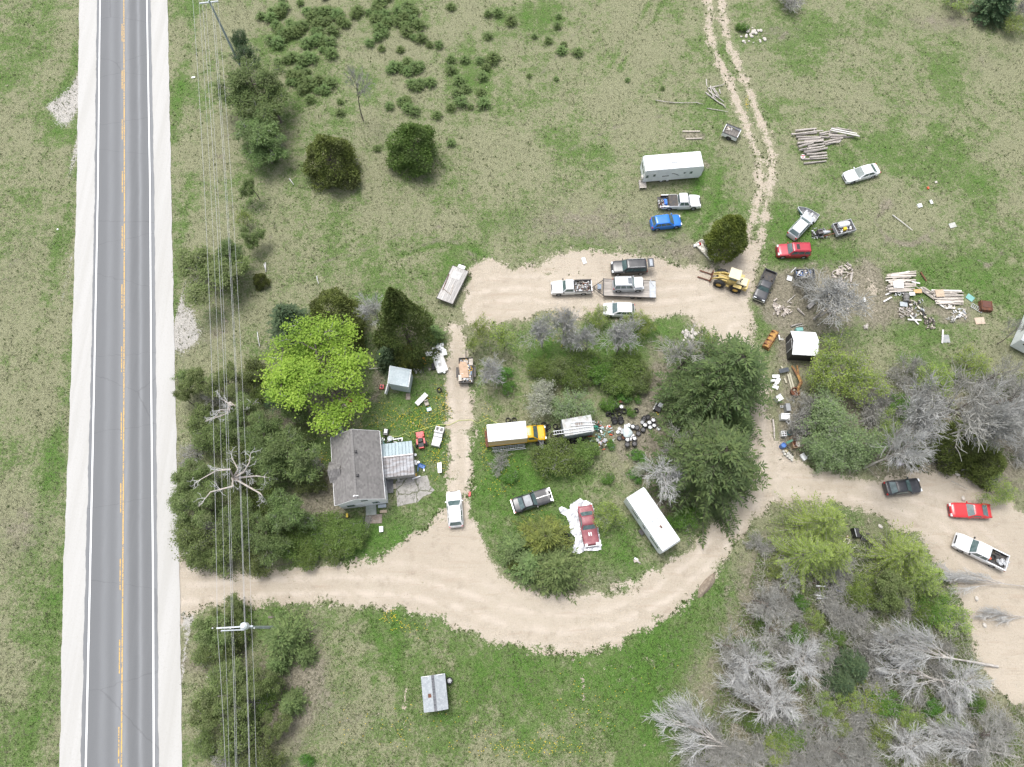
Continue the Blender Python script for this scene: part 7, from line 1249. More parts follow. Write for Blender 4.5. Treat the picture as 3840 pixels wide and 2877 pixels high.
for x, y, z in ((620, 1145, .75), (620, 1145, .5), (620, 1145, .25), (620, 1145, 0), (770, 1130, .5), (770, 1130, .25), (770, 1130, 0), (945, 840, .25), (945, 840, 0), (820, 795, .25), (820, 795, 0), (850, 920, 0), (460, 1015, 0), (530, 1000, 0), (980, 590, .1), (1040, 570, .2), (960, 640, .0)): tyre(*tz(x, y), z, 'black steel-rimmed wheel in the pile before the spruces', 'black wheels before the spruces', M_steelrim if x != 530 else M_rust, tilt=.5 if x in (980, 1040, 960) else 0)
for x, y in ((460, 822), (425, 888), (530, 850), (510, 895), (590, 790), (590, 760), (650, 748), (690, 1030), (735, 965), (1270, 815), (925, 690)): tyre(*tz(x, y), .05, 'loose white-silver rim on the ground at the wheel pile', 'loose rims at the wheel pile', loose=True, tilt=.2*rnd.random())
g = G(*tz(625, 890), .5); mb = MB(); rr_ = random.Random(4)
rings = []
for i in range(6):
    f = i/5; r_ = .55*math.sin(math.pi*(.25+.72*f))+.05; rings.append([Vector((r_*math.cos(a)*(1+.15*math.sin(3*a+i)), r_*1.2*math.sin(a), .55*f+.05*math.sin(5*a+i))) for a in np.linspace(0, 2*math.pi, 14)[:-1]])
tag(mb.loft(rings).build('plastic_sack', P('pale_sack', (.60, .68, .68), (.5, .58, .58), 3, .5), None, (g.x, g.y, .15), smooth=True), 'pale bulging plastic sack on the wheel pile', 'sack')
bz = zz(1780, 1540, .4406); gC = 'tyres along the near side of the box trailer'
for x, y in ((790, 258), (838, 250), (886, 248), (930, 240), (970, 238)): tyre(*bz(x, y), .34, 'tyre standing against the near side of the grey box trailer', gC, tilt=1.2, az=.15, s=1.15 if 800 < x < 900 else 1.); 
for x, y in ((838, 262), (886, 262)): tyre(*bz(x, y), .05, 'tyre lying at the foot of the grey box trailer', 'tyres at the box trailer foot')
for x, y in ((700, 280), (725, 275), (750, 268)): tyre(*bz(x, y), .32, 'silver-rimmed wheel leaning at the box trailer corner', 'wheels at the box trailer corner', M_rim, tilt=1.25, az=1.3)
for x, y, z in ((665, 210, 0), (700, 170, .2), (700, 200, .0), (720, 215, .1), (745, 215, .1), (690, 135, 0), (735, 160, .3)): tyre(*bz(x, y), z, 'tyre heaped at the rear end of the grey box trailer', 'tyres at the box trailer rear', tilt=.5*rnd.random())
for x, y, z in ((590, 115, 0), (630, 138, .2), (605, 150, 0), (605, 200, 0), (600, 175, .2), (545, 280, 0), (590, 275, .1), (628, 285, .1), (600, 250, 0), (560, 260, .2)): tyre(*bz(x, y), z, 'tyre lying round the nose of the yellow truck cab', 'tyres round the yellow cab', M_steelrim if x == 545 else None, tilt=.6*rnd.random())
for x, y in ((285, 82), (335, 80)): tyre(*bz(x, y), .05, 'tyre lying behind the box truck', 'tyres behind the box truck')
for px, py in ((2078, 1418), (2078, 1436), (2062, 1425), (2114, 1420), (2114, 1432)): tyre(px, py, .05, 'old tyre among the green thicket of the loop', 'tyres in the thicket')
for px, py in ((2110, 2010), (2122, 2022), (2128, 2005)): tyre(px, py, .3, 'tyre leaning by the star-topped spruce', 'tyres by the star-topped spruce', tilt=.9)
tyre(1685, 2553, .45, 'wheel with pale rim leaning on the south lawn shed', None, M_rim, 1.15, .15); tyre(1647, 1463, .05, 'lawn roller wheel below the garden shed corner', None)
# junk beside the box trailer
g = G(*bz(1075, 215)); scrap('parts_heap', 'heap of car parts and hubcaps right of the grey box trailer', (g.x, g.y, .03), 0, 3.2, 3.6, .4, 110, [M_white, M_galv, M_black, M_dark, P('orange_plastic', (.6, .12, .05), (.5, .1, .05), 4, .5), M_teal], 44)
for x, y in ((1085, 147), (1043, 250), (1110, 252), (1068, 275)): tyre(*bz(x, y), .15, 'white hubcap in the car parts heap', 'hubcaps in the parts heap', loose=True, tilt=.2)
mb = MB(); rr_ = random.Random(8)
mb.tube([(.35*math.cos(a)*(1-.02*i)+rr_.gauss(0, .03), .35*math.sin(a)*(1-.02*i), .1+.012*i) for i, a in enumerate(np.linspace(0, 25, 60))], .03, 5)
g = G(*bz(1032, 148), .3); tag(mb.build('garden_hose', P('teal_hose', (.04, .36, .25), (.05, .42, .3), 4, .5), None, (g.x, g.y, .2)), 'coiled green hose at the corner of the grey box trailer', 'hose')
g = G(2470, 1528, .5); t = T('car_front_end', 'black and chrome car front lying beside the big spruces', 'car part', (g.x, g.y, 0), R(60)); MB().box((0, 0, .35), (1.3, .9, .5), taper=.15).build('shell', M_black, t); MB().box((.1, .5, .45), (1.4, .12, .16)).build('chrome_bumper', M_chrome, t); MB().box((.35, -.1, .64), (.55, .6, .08)).build('radiator', M_galv, t)
g = G(2466, 1551, .1); t = T('yellow_pulley', 'small yellow wheel on the path beside the big spruces', 'wheel', (g.x, g.y, .05)); MB().lathe([(.1, 0), (.24, 0), (.26, .07), (.24, .14), (.1, .14), (.1, 0)], 16, None, False).build('rim', C_yellow, t, smooth=True)
slab('red_white_box', 'red and white crate behind the tyre heap', 2331, 1505, .3, (.75, .4, .3), .1, P('dull_red', (.4, .06, .06), (.5, .4, .4), 2, .6), 'crate')
# ---- silver tarp under the maroon car
tp = [(397, 1072), (415, 1060), (450, 1062), (490, 1085), (500, 1040), (545, 1010), (585, 985), (612, 1000), (640, 1003), (690, 1030), (712, 1090), (715, 1180), (745, 1240), (758, 1320), (775, 1385), (772, 1435), (715, 1445), (640, 1440), (590, 1465), (515, 1462), (525, 1400), (545, 1330), (500, 1290), (490, 1200), (460, 1140), (420, 1120)]
PL = [G(1920+x*.4346, 1440+y*.4346) for x, y in tp]; poly = np.array([[p.x, p.y] for p in PL]); lo, hi = poly.min(0), poly.max(0); st = .11
gx_, gy_ = np.arange(lo[0], hi[0], st), np.arange(lo[1], hi[1], st); XX2, YY2 = np.meshgrid(gx_, gy_); pt = np.c_[XX2.ravel(), YY2.ravel()]; sd_ = sdf(poly, pt)
hz = .05+.10*np.abs(np.sin(pt[:, 0]*3.1+1.4*np.sin(pt[:, 1]*2.3)))*np.abs(np.sin(pt[:, 1]*1.7+pt[:, 0]*.9))+.06*np.abs(np.sin(pt[:, 0]*9+pt[:, 1]*4+2*np.sin(pt[:, 1]*5)))+.05*np.random.RandomState(3).rand(len(pt))
nx2, ny2 = len(gx_), len(gy_); idx = np.arange(nx2*ny2).reshape(ny2, nx2); q = np.stack([idx[:-1, :-1], idx[:-1, 1:], idx[1:, 1:], idx[1:, :-1]], -1).reshape(-1, 4); q = q[(sd_[q] > -.02).all(1)]; used, inv_ = np.unique(q, return_inverse=True)
tag(link('silver_tarp', np_mesh('silver_tarp', np.c_[pt[used], hz[used]], inv_.reshape(-1, 4)), P('silver_tarp', (.60, .61, .63), (.36, .37, .39), 2.2, .45, .2, lo=.4, hi=.62)), 'crumpled silver tarp spread under the maroon muscle car', 'tarp')
# ---- buckets, drums
def bucket(px, py, label, group, mat=M_white, r_=.16, h=.38, open_=True):
    g = G(px, py, h); t = T('bucket', label, 'bucket', (g.x, g.y, .01), 0, group); MB().lathe([(.001, 0), (r_*.85, 0), (r_, h), (r_*1.05, h), (r_*1.05, h-.03)], 14, None, False).build('pail', mat, t, smooth=True)
    if open_: MB().lathe([(r_*.98, h-.06), (.001, h-.06)], 14, None, False).build('contents', P('bucket_inside', (.5, .48, .42), (.3, .29, .26), 6, .7), t)
    else: MB().lathe([(r_*1.04, h), (r_*1.02, h+.03), (.001, h+.03)], 14, None, False).build('lid', mat, t)
jz = zz(2860, 1500, .1811)
for x, y in ((437, 1060), (463, 1115), (532, 1100), (520, 1158), (570, 1140), (563, 1193), (610, 1178), (608, 1235)): bucket(*jz(x, y), 'white bucket in the cluster at the lane bend', 'white buckets at the lane bend')
bucket(*jz(488, 1055), 'yellow bucket in the cluster at the lane bend', None, P('yellow_plastic', (.75, .55, .02)))
for x, y in ((500, 540), (535, 550), (507, 568)): bucket(1400+x*.3152, 1560+y*.3152, 'white lidded bucket beside the house annex', 'lidded buckets beside the annex', open_=False)
bucket(1400+298*.3152, 1560+757*.3152, 'white bucket on the patio edge', None); bucket(1400+500*.3152, 1560+462*.3152, 'white tub at the annex corner', None, open_=False)
for x, y, lb in ((950, 700, 'white bucket nearest the garden shed corner'), (990, 742, 'white bucket below the one at the garden shed corner'), (1035, 690, 'pale bucket right of the garden shed'), (1080, 720, 'white bucket at the end of the garden shed row')): bucket(1380+x*.1811, 1260+y*.1811, lb, None)
g = G(*jz(415, 950), .5); t = T('blue_drum', 'blue plastic drum beside the rusty box at the lane', 'drum', (g.x, g.y, 0)); MB().lathe([(.001, 0), (.3, 0), (.32, .3), (.31, .6), (.32, .9), (.28, .92), (.27, .8), (.001, .8)], 16, None, False).build('shell', P('blue_plastic', (.05, .14, .4)), t, smooth=True)
# ---- appliances along the lane
def appliance(name, label, px, py, d, rz, mat=None, top=None, zt=None, cat='appliance'):
    g = G(px, py, d[2]*.6); t = T(name, label, cat, (g.x, g.y, 0), rz); MB().box((0, 0, d[2]/2), d).build('body', mat or M_white, t)
    if top == 'lid': MB().box((0, -d[1]*.05, d[2]+.015), (d[0]*.85, d[1]*.6, .03)).build('lid', M_white, t); MB().box((0, d[1]*.42, d[2]+.08), (d[0], .1, .16)).build('control_panel', M_white, t)
    if top == 'rings':
        for sx in (-1, 1):
            for sy in (-1, 1): MB().lathe([(.1, d[2]), (.1, d[2]+.02), (.001, d[2]+.02)], 12, Matrix.Translation((sx*d[0]*.24, sy*d[1]*.24, 0))).build('burner', M_black, t)
    if top == 'door': MB().box((0, -d[1]/2-.012, d[2]*.45), (d[0]*.8, .03, d[2]*.6)).build('oven_door', M_black, t); MB().box((0, d[1]*.42, d[2]+.06), (d[0], .08, .12)).build('control_panel', M_galv, t)
    if top == 'dark': MB().box((0, 0, d[2]+.01), (d[0]*.6, d[1]*.6, .03)).build('opening', M_black, t)
    return t
sz = zz(2860, 1230, .1811)
appliance('washing_machine', 'white washing machine with tilted top above the grey cabinet', *sz(330, 1460), (.75, .75, .95), .5, top='door'); appliance('stove_part', 'small white appliance shell beside the grey cabinet', *jz(392, 140), (.35, .25, .2), -.05, top='dark')
appliance('grey_cabinet', 'grey upright cabinet below the washing machine', *jz(510, 165), (.55, 1.0, 1.0), .03, P('grey_cabinet', (.30, .31, .32), (.25, .26, .27), 2, .4)); appliance('chest_freezer', 'white chest freezer in the junk row', *jz(455, 355), (1.1, .75, .85), -.05, top='lid'); appliance('white_sink', 'white square sink tilted below the chest freezer', *jz(530, 450), (.5, .5, .2), .7, top='dark'); appliance('cook_stove', 'white stove with burners at the lane edge', *jz(430, 705), (.65, .65, .7), .03, top='rings'); appliance('grill_rack', 'white square grill frame in the leafless shrub', *jz(760, 605), (.5, .45, .15), .1, top='dark'); appliance('water_heater', 'white panel box lying beside the buckets', *jz(845, 1180), (.6, .85, .35), .55, top='lid'); appliance('black_bin', 'black plastic bin behind the rusty box', *jz(870, 730), (.6, .7, .6), .2, M_black, cat='bin')
g = G(*jz(720, 870), .5); t = T('rusty_tank', 'rusty open steel tank with tan side at the lane', 'tank', (g.x, g.y, 0), .12); M_tk = P('tan_rusty', (.40, .30, .19), (.25, .13, .07), 1.5, .7); w_, d_, h_ = 1.5, 1.45, .8
for s in (-1, 1): MB().box((s*(w_/2-.03), 0, h_/2), (.06, d_, h_)).build('side_plate', M_tk, t); MB().box((0, s*(d_/2-.03), h_/2), (w_-.12, .06, h_)).build('end_plate', M_tk, t)
MB().box((0, 0, .06), (w_-.1, d_-.1, .08)).build('bottom', M_rust, t); MB().box((.2, -.38, h_+.02), (1.1, .66, .04)).build('half_lid', P('white_rusty_lid', (.62, .58, .54), (.3, .13, .07), 3, .6), t)
g = G(*jz(560, 860), 1.0); o = MB().box((0, 0, 0), (.9, .28, .1)).build('green_beam', P('dark_green_paint', (.05, .16, .10), (.08, .2, .13), 3, .6), None, (g.x, g.y, .95), .45); tag(o, 'green painted beam resting on the rusty tank', 'beam')
sticks(None, 'black pipe lying along the rusty tank', 'black_pipe', [(jz(480, 940), jz(560, 1020))], M_black, .09, .4); sticks(None, 'black pipe pointing at the white buckets', 'black_pipe', [(jz(545, 1035), jz(635, 1135))], M_black, .07, .3); sticks(None, 'white pipe beside the white panel box', 'white_pipe', [(jz(910, 1185), jz(985, 1130))], M_white, .07, .3)
sticks(None, 'split grey log along the lane edge', 'split_log', [(jz(210, 400), jz(245, 795))], M_log, .13)
mb = MB(); mb.tube([(.3*math.cos(a), .3*math.sin(a), .1+.01*i) for i, a in enumerate(np.linspace(0, 22, 50))], .025, 5); g = G(*jz(540, 690), .2); tag(mb.build('hose_coil', P('dark_teal_hose', (.04, .16, .16), (.05, .2, .2), 4, .6), None, (g.x, g.y, .1)), 'coiled teal hose beside the white stove', 'hose')
for x, y, w, h, a, lb in ((275, 1000, .95, .42, .02, 'white foam panel uppermost of the four by the lane'), (210, 1090, .75, .3, .25, 'white foam panel pointing at the lane'), (315, 1090, .5, .75, -.5, 'white foam panel crossing the others'), (275, 1155, .35, .25, -.4, 'small white foam scrap'), (265, 1225, .75, .5, -.45, 'white door with a dark latch below the foam panels')): panel(x, y, .25, w, h, a, M_white, lb, 'foam_sheet', .06, sz)
panel(445, 875, .5, 1.35, .55, .25, P('slate_panel', (.07, .08, .095), (.1, .11, .12), 2, .5), 'dark slate-coloured sofa back below the shed', 'sofa_cushion', .2, sz)
for a, b, lb in (((520, 960), (610, 1290), 'long mossy plank below the black shed'), ((560, 930), (655, 1300), 'second long mossy plank below the black shed'), ((450, 1040), (490, 1140), 'short mossy plank beside the long ones'), ((385, 790), (410, 840), 'short pale stick above the dark sofa back')): board(sz(*a), sz(*b), .2, .22, lb, None, mat=P('mossy_plank', (.46, .43, .33), (.34, .33, .24), 2, .8))
M_orr = P('orange_rust', (.42, .24, .075), (.20, .10, .05), 2, .8, lo=.35, hi=.6)
g = G(*sz(740, 1050), .6); t = T('digger_arm', 'orange rusty excavator arm half under the yellow-green willow', 'excavator arm', (g.x, g.y, 0)); L3 = lambda x, y, z: Vector((G(*sz(x, y), z).x-g.x, G(*sz(x, y), z).y-g.y, z))
MB().tube([L3(605, 785, .2), L3(740, 990, .5), L3(800, 1130, .9)], [.12, .2, .22], 4).build('boom', M_orr, t); MB().tube([L3(715, 775, .2), L3(755, 1010, .5)], .1, 4).build('stick', M_orr, t); MB().tube([L3(800, 1130, .9), L3(740, 1240, .7), L3(730, 1350, .4)], [.22, .18, .12], 4).build('link_arm', M_orr, t); MB().lathe([(.55, 0), (.6, .5), (.5, .5), (.45, .06), (.001, .06)], 14, Matrix.Translation(L3(650, 1340, .05)), False).build('digging_bucket', M_rust, t, smooth=True)
slab('white_cylinder', 'white tube standing by the loader bucket', 2922, 1266, .3, (.16, .7, .16), .1, M_white, 'tube'); bucket(2933, 1272, 'white lid on the grass by the loader bucket', None, h=.08)
# ---- by the cedar
g = G(2650, 937, .5); t = T('covered_boat', 'mottled white old fibreglass tub under the rounded cedar', 'boat', (g.x, g.y, 0), R(-52)); MB().loft([rrect(-1.5, 1.5, .55, .3, 0), rrect(-1.7, 1.7, .7, .3, .5), rrect(-1.6, 1.6, .62, .3, .56), rrect(-1.4, 1.4, .5, .3, .2)]).build('hull', P('mottled_white', (.70, .68, .60), (.3, .28, .22), 3, .6), t)
g = G(2615, 918, .3); t = T('gas_cylinder', 'white cylinder with red end lying left of the rounded cedar', 'cylinder', (g.x, g.y, .22), R(20)); MB().lathe([(.001, -.55), (.2, -.52), (.22, -.4), (.22, .25)], 12, Matrix.Rotation(R(90), 4, 'Y'), False).build('shell', M_white, t, smooth=True); MB().lathe([(.225, .25), (.225, .5), (.001, .52)], 12, Matrix.Rotation(R(90), 4, 'Y'), False).build('red_cap', M_red, t)
# ---- lawn machines beside the house
hz_ = zz(1400, 1560, .3152)
g = G(*hz_(562, 285), .5); t = T('riding_mower', 'red riding mower on the lawn beside the annex', 'mower', (g.x, g.y, 0), R(100)); C_rm = P('mower_red', (.58, .03, .035), (.5, .03, .03), 2, .4)
MB().box((.75, 0, .35), (.75, 1.05, .2), taper=.12).build('mower_deck', C_rm, t); MB().box((.45, 0, .55), (.7, .65, .12)).build('foot_plate', C_rm, t); MB().box((-.05, 0, .62), (.5, .5, .18)).build('seat', M_black, t); MB().box((-.3, 0, .85), (.12, .5, .45)).build('backrest', M_black, t); MB().box((-.7, 0, .6), (.65, .75, .4), taper=.12).build('engine_cover', M_black, t); MB().box((-.95, 0, .55), (.35, .7, .4), taper=.1).build('rear_guard', C_rm, t)
for s in (-1, 1): wheel(t, -.55, s*.62, .3, .24, M_steelrim, .5, s); wheel(t, .95, s*.5, .16, .12, M_steelrim, .5, s); MB().tube([(.15, s*.3, .7), (.3, s*.3, 1.05), (.3, s*.05, 1.1)], .02, 5).build('lap_bar', M_black, t); MB().box((-.2, s*.45, .62), (.7, .18, .1)).build('fender', C_rm, t)
g = G(*hz_(765, 255), .5); t = T('golf_cart', 'white golf cart body without roof on the lawn', 'golf cart', (g.x, g.y, 0), R(-103)); M_gc = P('cream_cart', (.74, .74, .71), (.6, .59, .56), 2, .5)
MB().box((.85, 0, .5), (.65, 1.15, .4), taper=.15).build('front_cowl', M_gc, t); MB().box((.1, 0, .38), (1.0, 1.1, .14)).build('floor', M_gc, t); MB().box((-.35, 0, .62), (.55, 1.1, .3), taper=.05).build('seat', M_gc, t); MB().box((-.6, 0, .95), (.14, 1.1, .4)).build('backrest', M_gc, t); MB().box((-1.0, 0, .6), (.75, 1.15, .35), taper=.06).build('rear_body', M_gc, t)
for y_ in (-.27, .27): MB().box((-1.0, y_, .79), (.45, .35, .03)).build('bag_well', M_steelrim, t); wheel(t, .85, y_*1.9, .23, .16, M_steelrim, .5, y_); wheel(t, -.9, y_*1.9, .23, .16, M_steelrim, .5, y_)
MB().tube([(.5, -.28, .55), (.3, -.28, .95)], .02, 5).build('steering_column', M_black, t)
g = G(*hz_(787, 615), .5); t = T('white_bench', 'white plastic bench on the lawn near the lane', 'bench', (g.x, g.y, 0), R(-85)); MB().box((0, 0, .42), (1.25, .45, .08)).build('seat', M_white, t); MB().box((0, .24, .65), (1.25, .07, .45)).build('backrest', M_white, t)
for s in (-1, 1): MB().box((s*.55, 0, .2), (.08, .42, .4)).build('leg', M_white, t)
g = G(*hz_(150, 195), .4); t = T('generator', 'grey portable engine on the grass behind the house', 'generator', (g.x, g.y, 0), R(85)); MB().box((0, 0, .35), (.75, .55, .4)).build('engine', M_steelrim, t); MB().box((.1, 0, .62), (.5, .35, .14)).build('fuel_tank', M_galv, t)
for s in (-1, 1): MB().tube([(-.45, s*.3, .1), (-.45, s*.3, .7), (.45, s*.3, .7), (.45, s*.3, .1)], .025, 5).build('tube_frame', M_black, t)
g = G(*hz_(200, 272), .6); t = T('satellite_dish', 'grey satellite dish behind the annex', 'dish', (g.x, g.y, 0)); MB().lathe([(.001, .62), (.2, .66), (.34, .78), (.33, .79), (.001, .65)], 16, None, False).build('dish', M_galv, t, smooth=True); MB().tube([(0, 0, 0), (0, 0, .62)], .03, 6).build('mast', M_galv, t)
board(hz_(220, 285), hz_(350, 262), .5, .12, 'white post lying behind the annex', None, mat=M_trim); board(hz_(345, 258), hz_(340, 300), .5, .12, 'short white post across the end of the long one', None, mat=M_trim)
g = G(*hz_(200, 300)); scrap('yard_clutter', 'small clutter along the back of the annex', (g.x, g.y, .02), 0, 2.6, .8, .35, 30, [M_black, M_white, M_dark, M_teal], 51)
g = G(*hz_(575, 595), .2); t = T('blue_wagon', 'blue plastic sled beside the annex', 'sled', (g.x, g.y, .02), -.4); MB().loft([rrect(-.4, .4, .2, .08, 0), rrect(-.45, .45, .25, .08, .22), rrect(-.42, .42, .22, .08, .2), rrect(-.36, .36, .17, .08, .05)]).build('tub', P('blue_plastic', (.05, .14, .4)), t)
sticks(None, 'blue handle leaning at the annex corner', 'blue_broom', [(hz_(530, 610), hz_(525, 660))], P('blue_plastic', (.05, .14, .4)), .06, .5); sticks(None, 'yellow tube at the annex corner', 'yellow_tube', [(hz_(505, 690), hz_(505, 715))], C_yellow, .08, .3); board(hz_(462, 750), hz_(560, 715), .2, .14, 'white board on the patio edge', None, mat=M_trim)
slab('white_box', 'small white box beside the annex corner', *hz_(603, 645), .2, (.16, .28, .3), .1, M_white, 'box'); slab('stone_slab', 'square stone slab beside the porch', *hz_(245, 838), .1, (.55, .6, .15), .08, P('stone_slab', (.40, .36, .29), (.34, .31, .26), 3, .9), 'slab')
hp = [hz_(155, 240), hz_(300, 245), (1518, 1626), (1537, 1638), (1545, 1620), (1600, 1605), (1640, 1593), (1685, 1594), (1720, 1577), (1770, 1575), (1790, 1588), (1830, 1570), (1850, 1580), (1870, 1590)]
tag(MB().tube([G(*p, .07) for p in hp], .03, 5).build('garden_hose', P('lime_hose', (.55, .62, .20), (.5, .56, .2), 3, .5)), 'pale lime hose running over the lawn and lane to the truck', 'hose')
g = G(1761, 1852, .3); t = T('floor_jack', 'red trolley jack on the grass beside the lane', 'jack', (g.x, g.y, 0), R(85)); MB().box((0, 0, .12), (.55, .25, .16)).build('frame', C_rm, t); MB().tube([(.2, 0, .15), (.5, 0, .4)], .03, 6).build('handle', M_dark, t); MB().box((-.2, 0, .22), (.18, .16, .06)).build('lift_arm', C_rm, t)
for s in (-1, 1): MB().lathe([(.07, -.03), (.07, .03)], 10, Matrix.Translation((-.2, s*.14, .07)) @ Matrix.Rotation(R(90), 4, 'X')).build('caster', M_dark, t)
slab('cool_box', 'white box on the grass in front of the hedge', 1430, 1985, .3, (.45, .65, .35), .1, M_white, 'box'); slab('brown_mat', 'brown weathered mat in front of the house steps', 1402, 1946, .05, (2.0, 1.1, .06), .03, P('brown_mat', (.24, .19, .16), (.30, .26, .22), 2, .9), 'mat'); slab('straw_mat', 'straw-coloured doormat beside the concrete step', 1438, 1918, .08, (.85, .36, .06), .05, M_ply, 'mat'); slab('grey_slab', 'grey slab beside the concrete step', 1433, 1898, .1, (1.0, .4, .12), .1, P('grey_sheet', (.42, .46, .48)), 'slab')
mb = MB()
for k in range(26): mb.tube([(rnd.gauss(0, .25), -1.5+rnd.random()*.6, .1+.3*rnd.random()), (rnd.gauss(0, .2), rnd.gauss(0, .3), .2+.3*rnd.random()), (rnd.gauss(.2, .3), 1.2+rnd.random()*.6, .1+.3*rnd.random())], .025, 4)
g = G(1368, 1985); tag(mb.build('brush_heap', M_twig, None, (g.x, g.y, 0), -.2), 'heap of cut brown branches at the end of the hedge', 'branches', kind='stuff')
sticks(None, 'grey post at the driveway verge below the hedge', 'verge_post', [((1018, 2090), (1022, 2120))], M_palebark, .09, .5); sticks(None, 'thin rail lying beside the verge post', 'thin_rail', [((1030, 2125), (1165, 2092))], M_bark, .03); slab('yellow_bag', 'yellow object in front of the hedge', 1302, 1933, .3, (.2, .5, .3), .1, P('yellow_plastic', (.75, .55, .02)), 'bag'); slab('white_bag', 'white bag among the pines near the hedge', 1157, 1938, .5, (.5, .4, .3), .3, M_white, 'bag', .3)
# ---- garden shed surroundings
az_ = zz(1380, 1260, .1811)
g = G(*az_(1165, 535), .3); t = T('push_mower', 'orange push mower below the small spruce', 'mower', (g.x, g.y, 0), R(-75)); C_or = P('orange_paint', (.72, .33, .03), (.6, .27, .03), 2, .5); MB().box((0, 0, .25), (.6, .5, .2), taper=.1).build('deck', C_or, t); MB().lathe([(.18, .35), (.18, .5), (.001, .52)], 12).build('engine', M_black, t); MB().box((-.45, 0, .32), (.35, .42, .26), taper=.2).build('grass_box', C_or, t)
for sx in (-1, 1):
    for s in (-1, 1): wheel(t, sx*.26, s*.29, .12, .07, M_steelrim, .5, s)
MB().tube([(-.3, .2, .4), (-.9, .2, .9), (-.9, -.2, .9), (-.3, -.2, .4)], .02, 5).build('handle', M_black, t)
g = G(*az_(285, 1050), .3); t = T('push_mower', 'red push mower left of the garden shed', 'mower', (g.x, g.y, 0), R(85)); MB().box((0, 0, .22), (.6, .55, .18), taper=.1).build('deck', C_rm, t); MB().lathe([(.15, .3), (.15, .45), (.001, .46)], 12).build('engine', M_black, t)
for sx in (-1, 1):
    for s in (-1, 1): wheel(t, sx*.26, s*.31, .11, .07, M_steelrim, .5, s)
MB().tube([(-.3, .2, .3), (-1.0, .2, .8), (-1.0, -.2, .8), (-.3, -.2, .3)], .02, 5).build('handle', M_black, t)
g = G(*az_(1490, 560), .5); t = T('pontoon_cart', 'white stripped fibreglass cart body above the narrow lane', 'cart body', (g.x, g.y, 0), R(-70)); MB().loft([rrect(-1.25, 1.25, .62, .15, .05), rrect(-1.3, 1.3, .72, .15, .55), rrect(-1.25, 1.25, .62, .15, .58)]).build('tub', M_gc, t); MB().box((-.2, .28, .62), (2.0, .12, .1)).build('centre_rail', M_gc, t); MB().box((.2, -.2, .63), (.9, .55, .1)).build('seat_base', M_white, t); MB().box((.9, 0, .62), (.4, 1.1, .08)).build('end_plate', M_white, t); MB().box((.3, -.1, .70), (.5, .35, .04)).build('panel', P('pale_board', (.62, .6, .57)), t)
for x, y, w, h, a, lb in ((1475, 230, .8, .65, -.5, 'white square panel at the top of the white junk'), (1530, 175, .45, .4, .3, 'small white cover at the top right of the white junk'), (1580, 340, .6, .75, .3, 'white panel right of the cart body'), (1255, 370, .8, .6, .2, 'white cracked fairing left of the cart body'), (1330, 300, .16, .95, -.25, 'narrow white strip left of the cart body'), (1545, 255, .3, .4, .5, 'white corner piece above the cart body')): panel(x, y, .5, w, h, a, M_white, lb, 'white_sheet', .2, az_)
g = G(*az_(1450, 330)); scrap('cart_parts', 'grey frame parts at the head of the cart body', (g.x, g.y, .05), 0, 1.8, 1.0, .5, 40, [M_galv, M_black, M_wood, M_dark], 55)
bucket(*az_(1580, 745), 'white bucket at the foot of the cart body', None, open_=False); slab('black_tub', 'black plastic tub left of the cart body', *az_(1350, 640), .3, (.4, .8, .4), .1, M_black, 'tub'); slab('wood_block', 'pair of pale wood blocks left of the black tub', *az_(1275, 688), .1, (.3, .3, .12), .4, M_wood, 'block'); sticks(None, 'black post standing right of the shed buckets', 'black_post', [(az_(1135, 650), az_(1145, 770))], M_black, .06, .5)
g = G(*az_(1108, 1310), .35); t = T('lounge_chair', 'long white folding lounger frame below the garden shed', 'lounger', (g.x, g.y, 0), R(48)); MB().box((0, 0, .35), (1.9, .65, .12), taper=.05).build('bed', P('cream_cart', (.74, .74, .71)), t); MB().box((.75, 0, .44), (.35, .6, .05)).build('headrest', M_gc, t)
for s in (-1, 1):
    for k in (-1, 1): MB().box((k*.75, s*.27, .15), (.06, .06, .3)).build('leg', M_galv, t)
for k in range(5): MB().box((-.5+.22*k, 0, .42), (.03, .6, .02)).build('cross_bar', M_galv, t)
g = G(*az_(1215, 1400), .3); t = T('canvas_chair', 'collapsed beige camping chair right of the white lounger', 'chair', (g.x, g.y, 0), .4); MB().box((0, 0, .3), (.55, .55, .1), taper=.2).build('seat', P('beige_canvas', (.42, .38, .32), (.34, .3, .25), 3, .8), t); MB().box((.05, .3, .5), (.55, .1, .5), taper=.1).build('backrest', P('beige_canvas', (.42, .38, .32)), t); [MB().box((sx*.24, sy*.24, .13), (.04, .04, .26)).build('leg', M_dark, t) for sx in (-1, 1) for sy in (-1, 1)]
g = G(*az_(1265, 1520), .2); t = T('glass_tray', 'teal rimmed glass tray below the camping chair', 'tray', (g.x, g.y, 0), .35); MB().box((0, 0, .12), (.55, .45, .22)).build('tray', P('pale_glass', (.3, .33, .36)), t); [MB().box(c_, d_).build('rim', M_teal, t) for c_, d_ in (((0, .22, .25), (.6, .05, .05)), ((0, -.22, .25), (.6, .05, .05)), ((.28, 0, .25), (.05, .4, .05)), ((-.28, 0, .25), (.05, .4, .05)))]
slab('brown_ramp', 'brown door ramp in front of the garden shed', *az_(830, 1255), .06, (.55, .85, .06), .05, P('brown_mat', (.24, .19, .16)), 'ramp'); slab('red_box', 'red tool chest half hidden under the maple', 1312, 1500, .5, (.6, .8, .6), .2, P('tool_red', (.40, .06, .04), (.3, .05, .04), 2, .5), 'chest'); board((1258, 1565), (1308, 1569), .2, .2, 'grey plank at the maple foot', None)
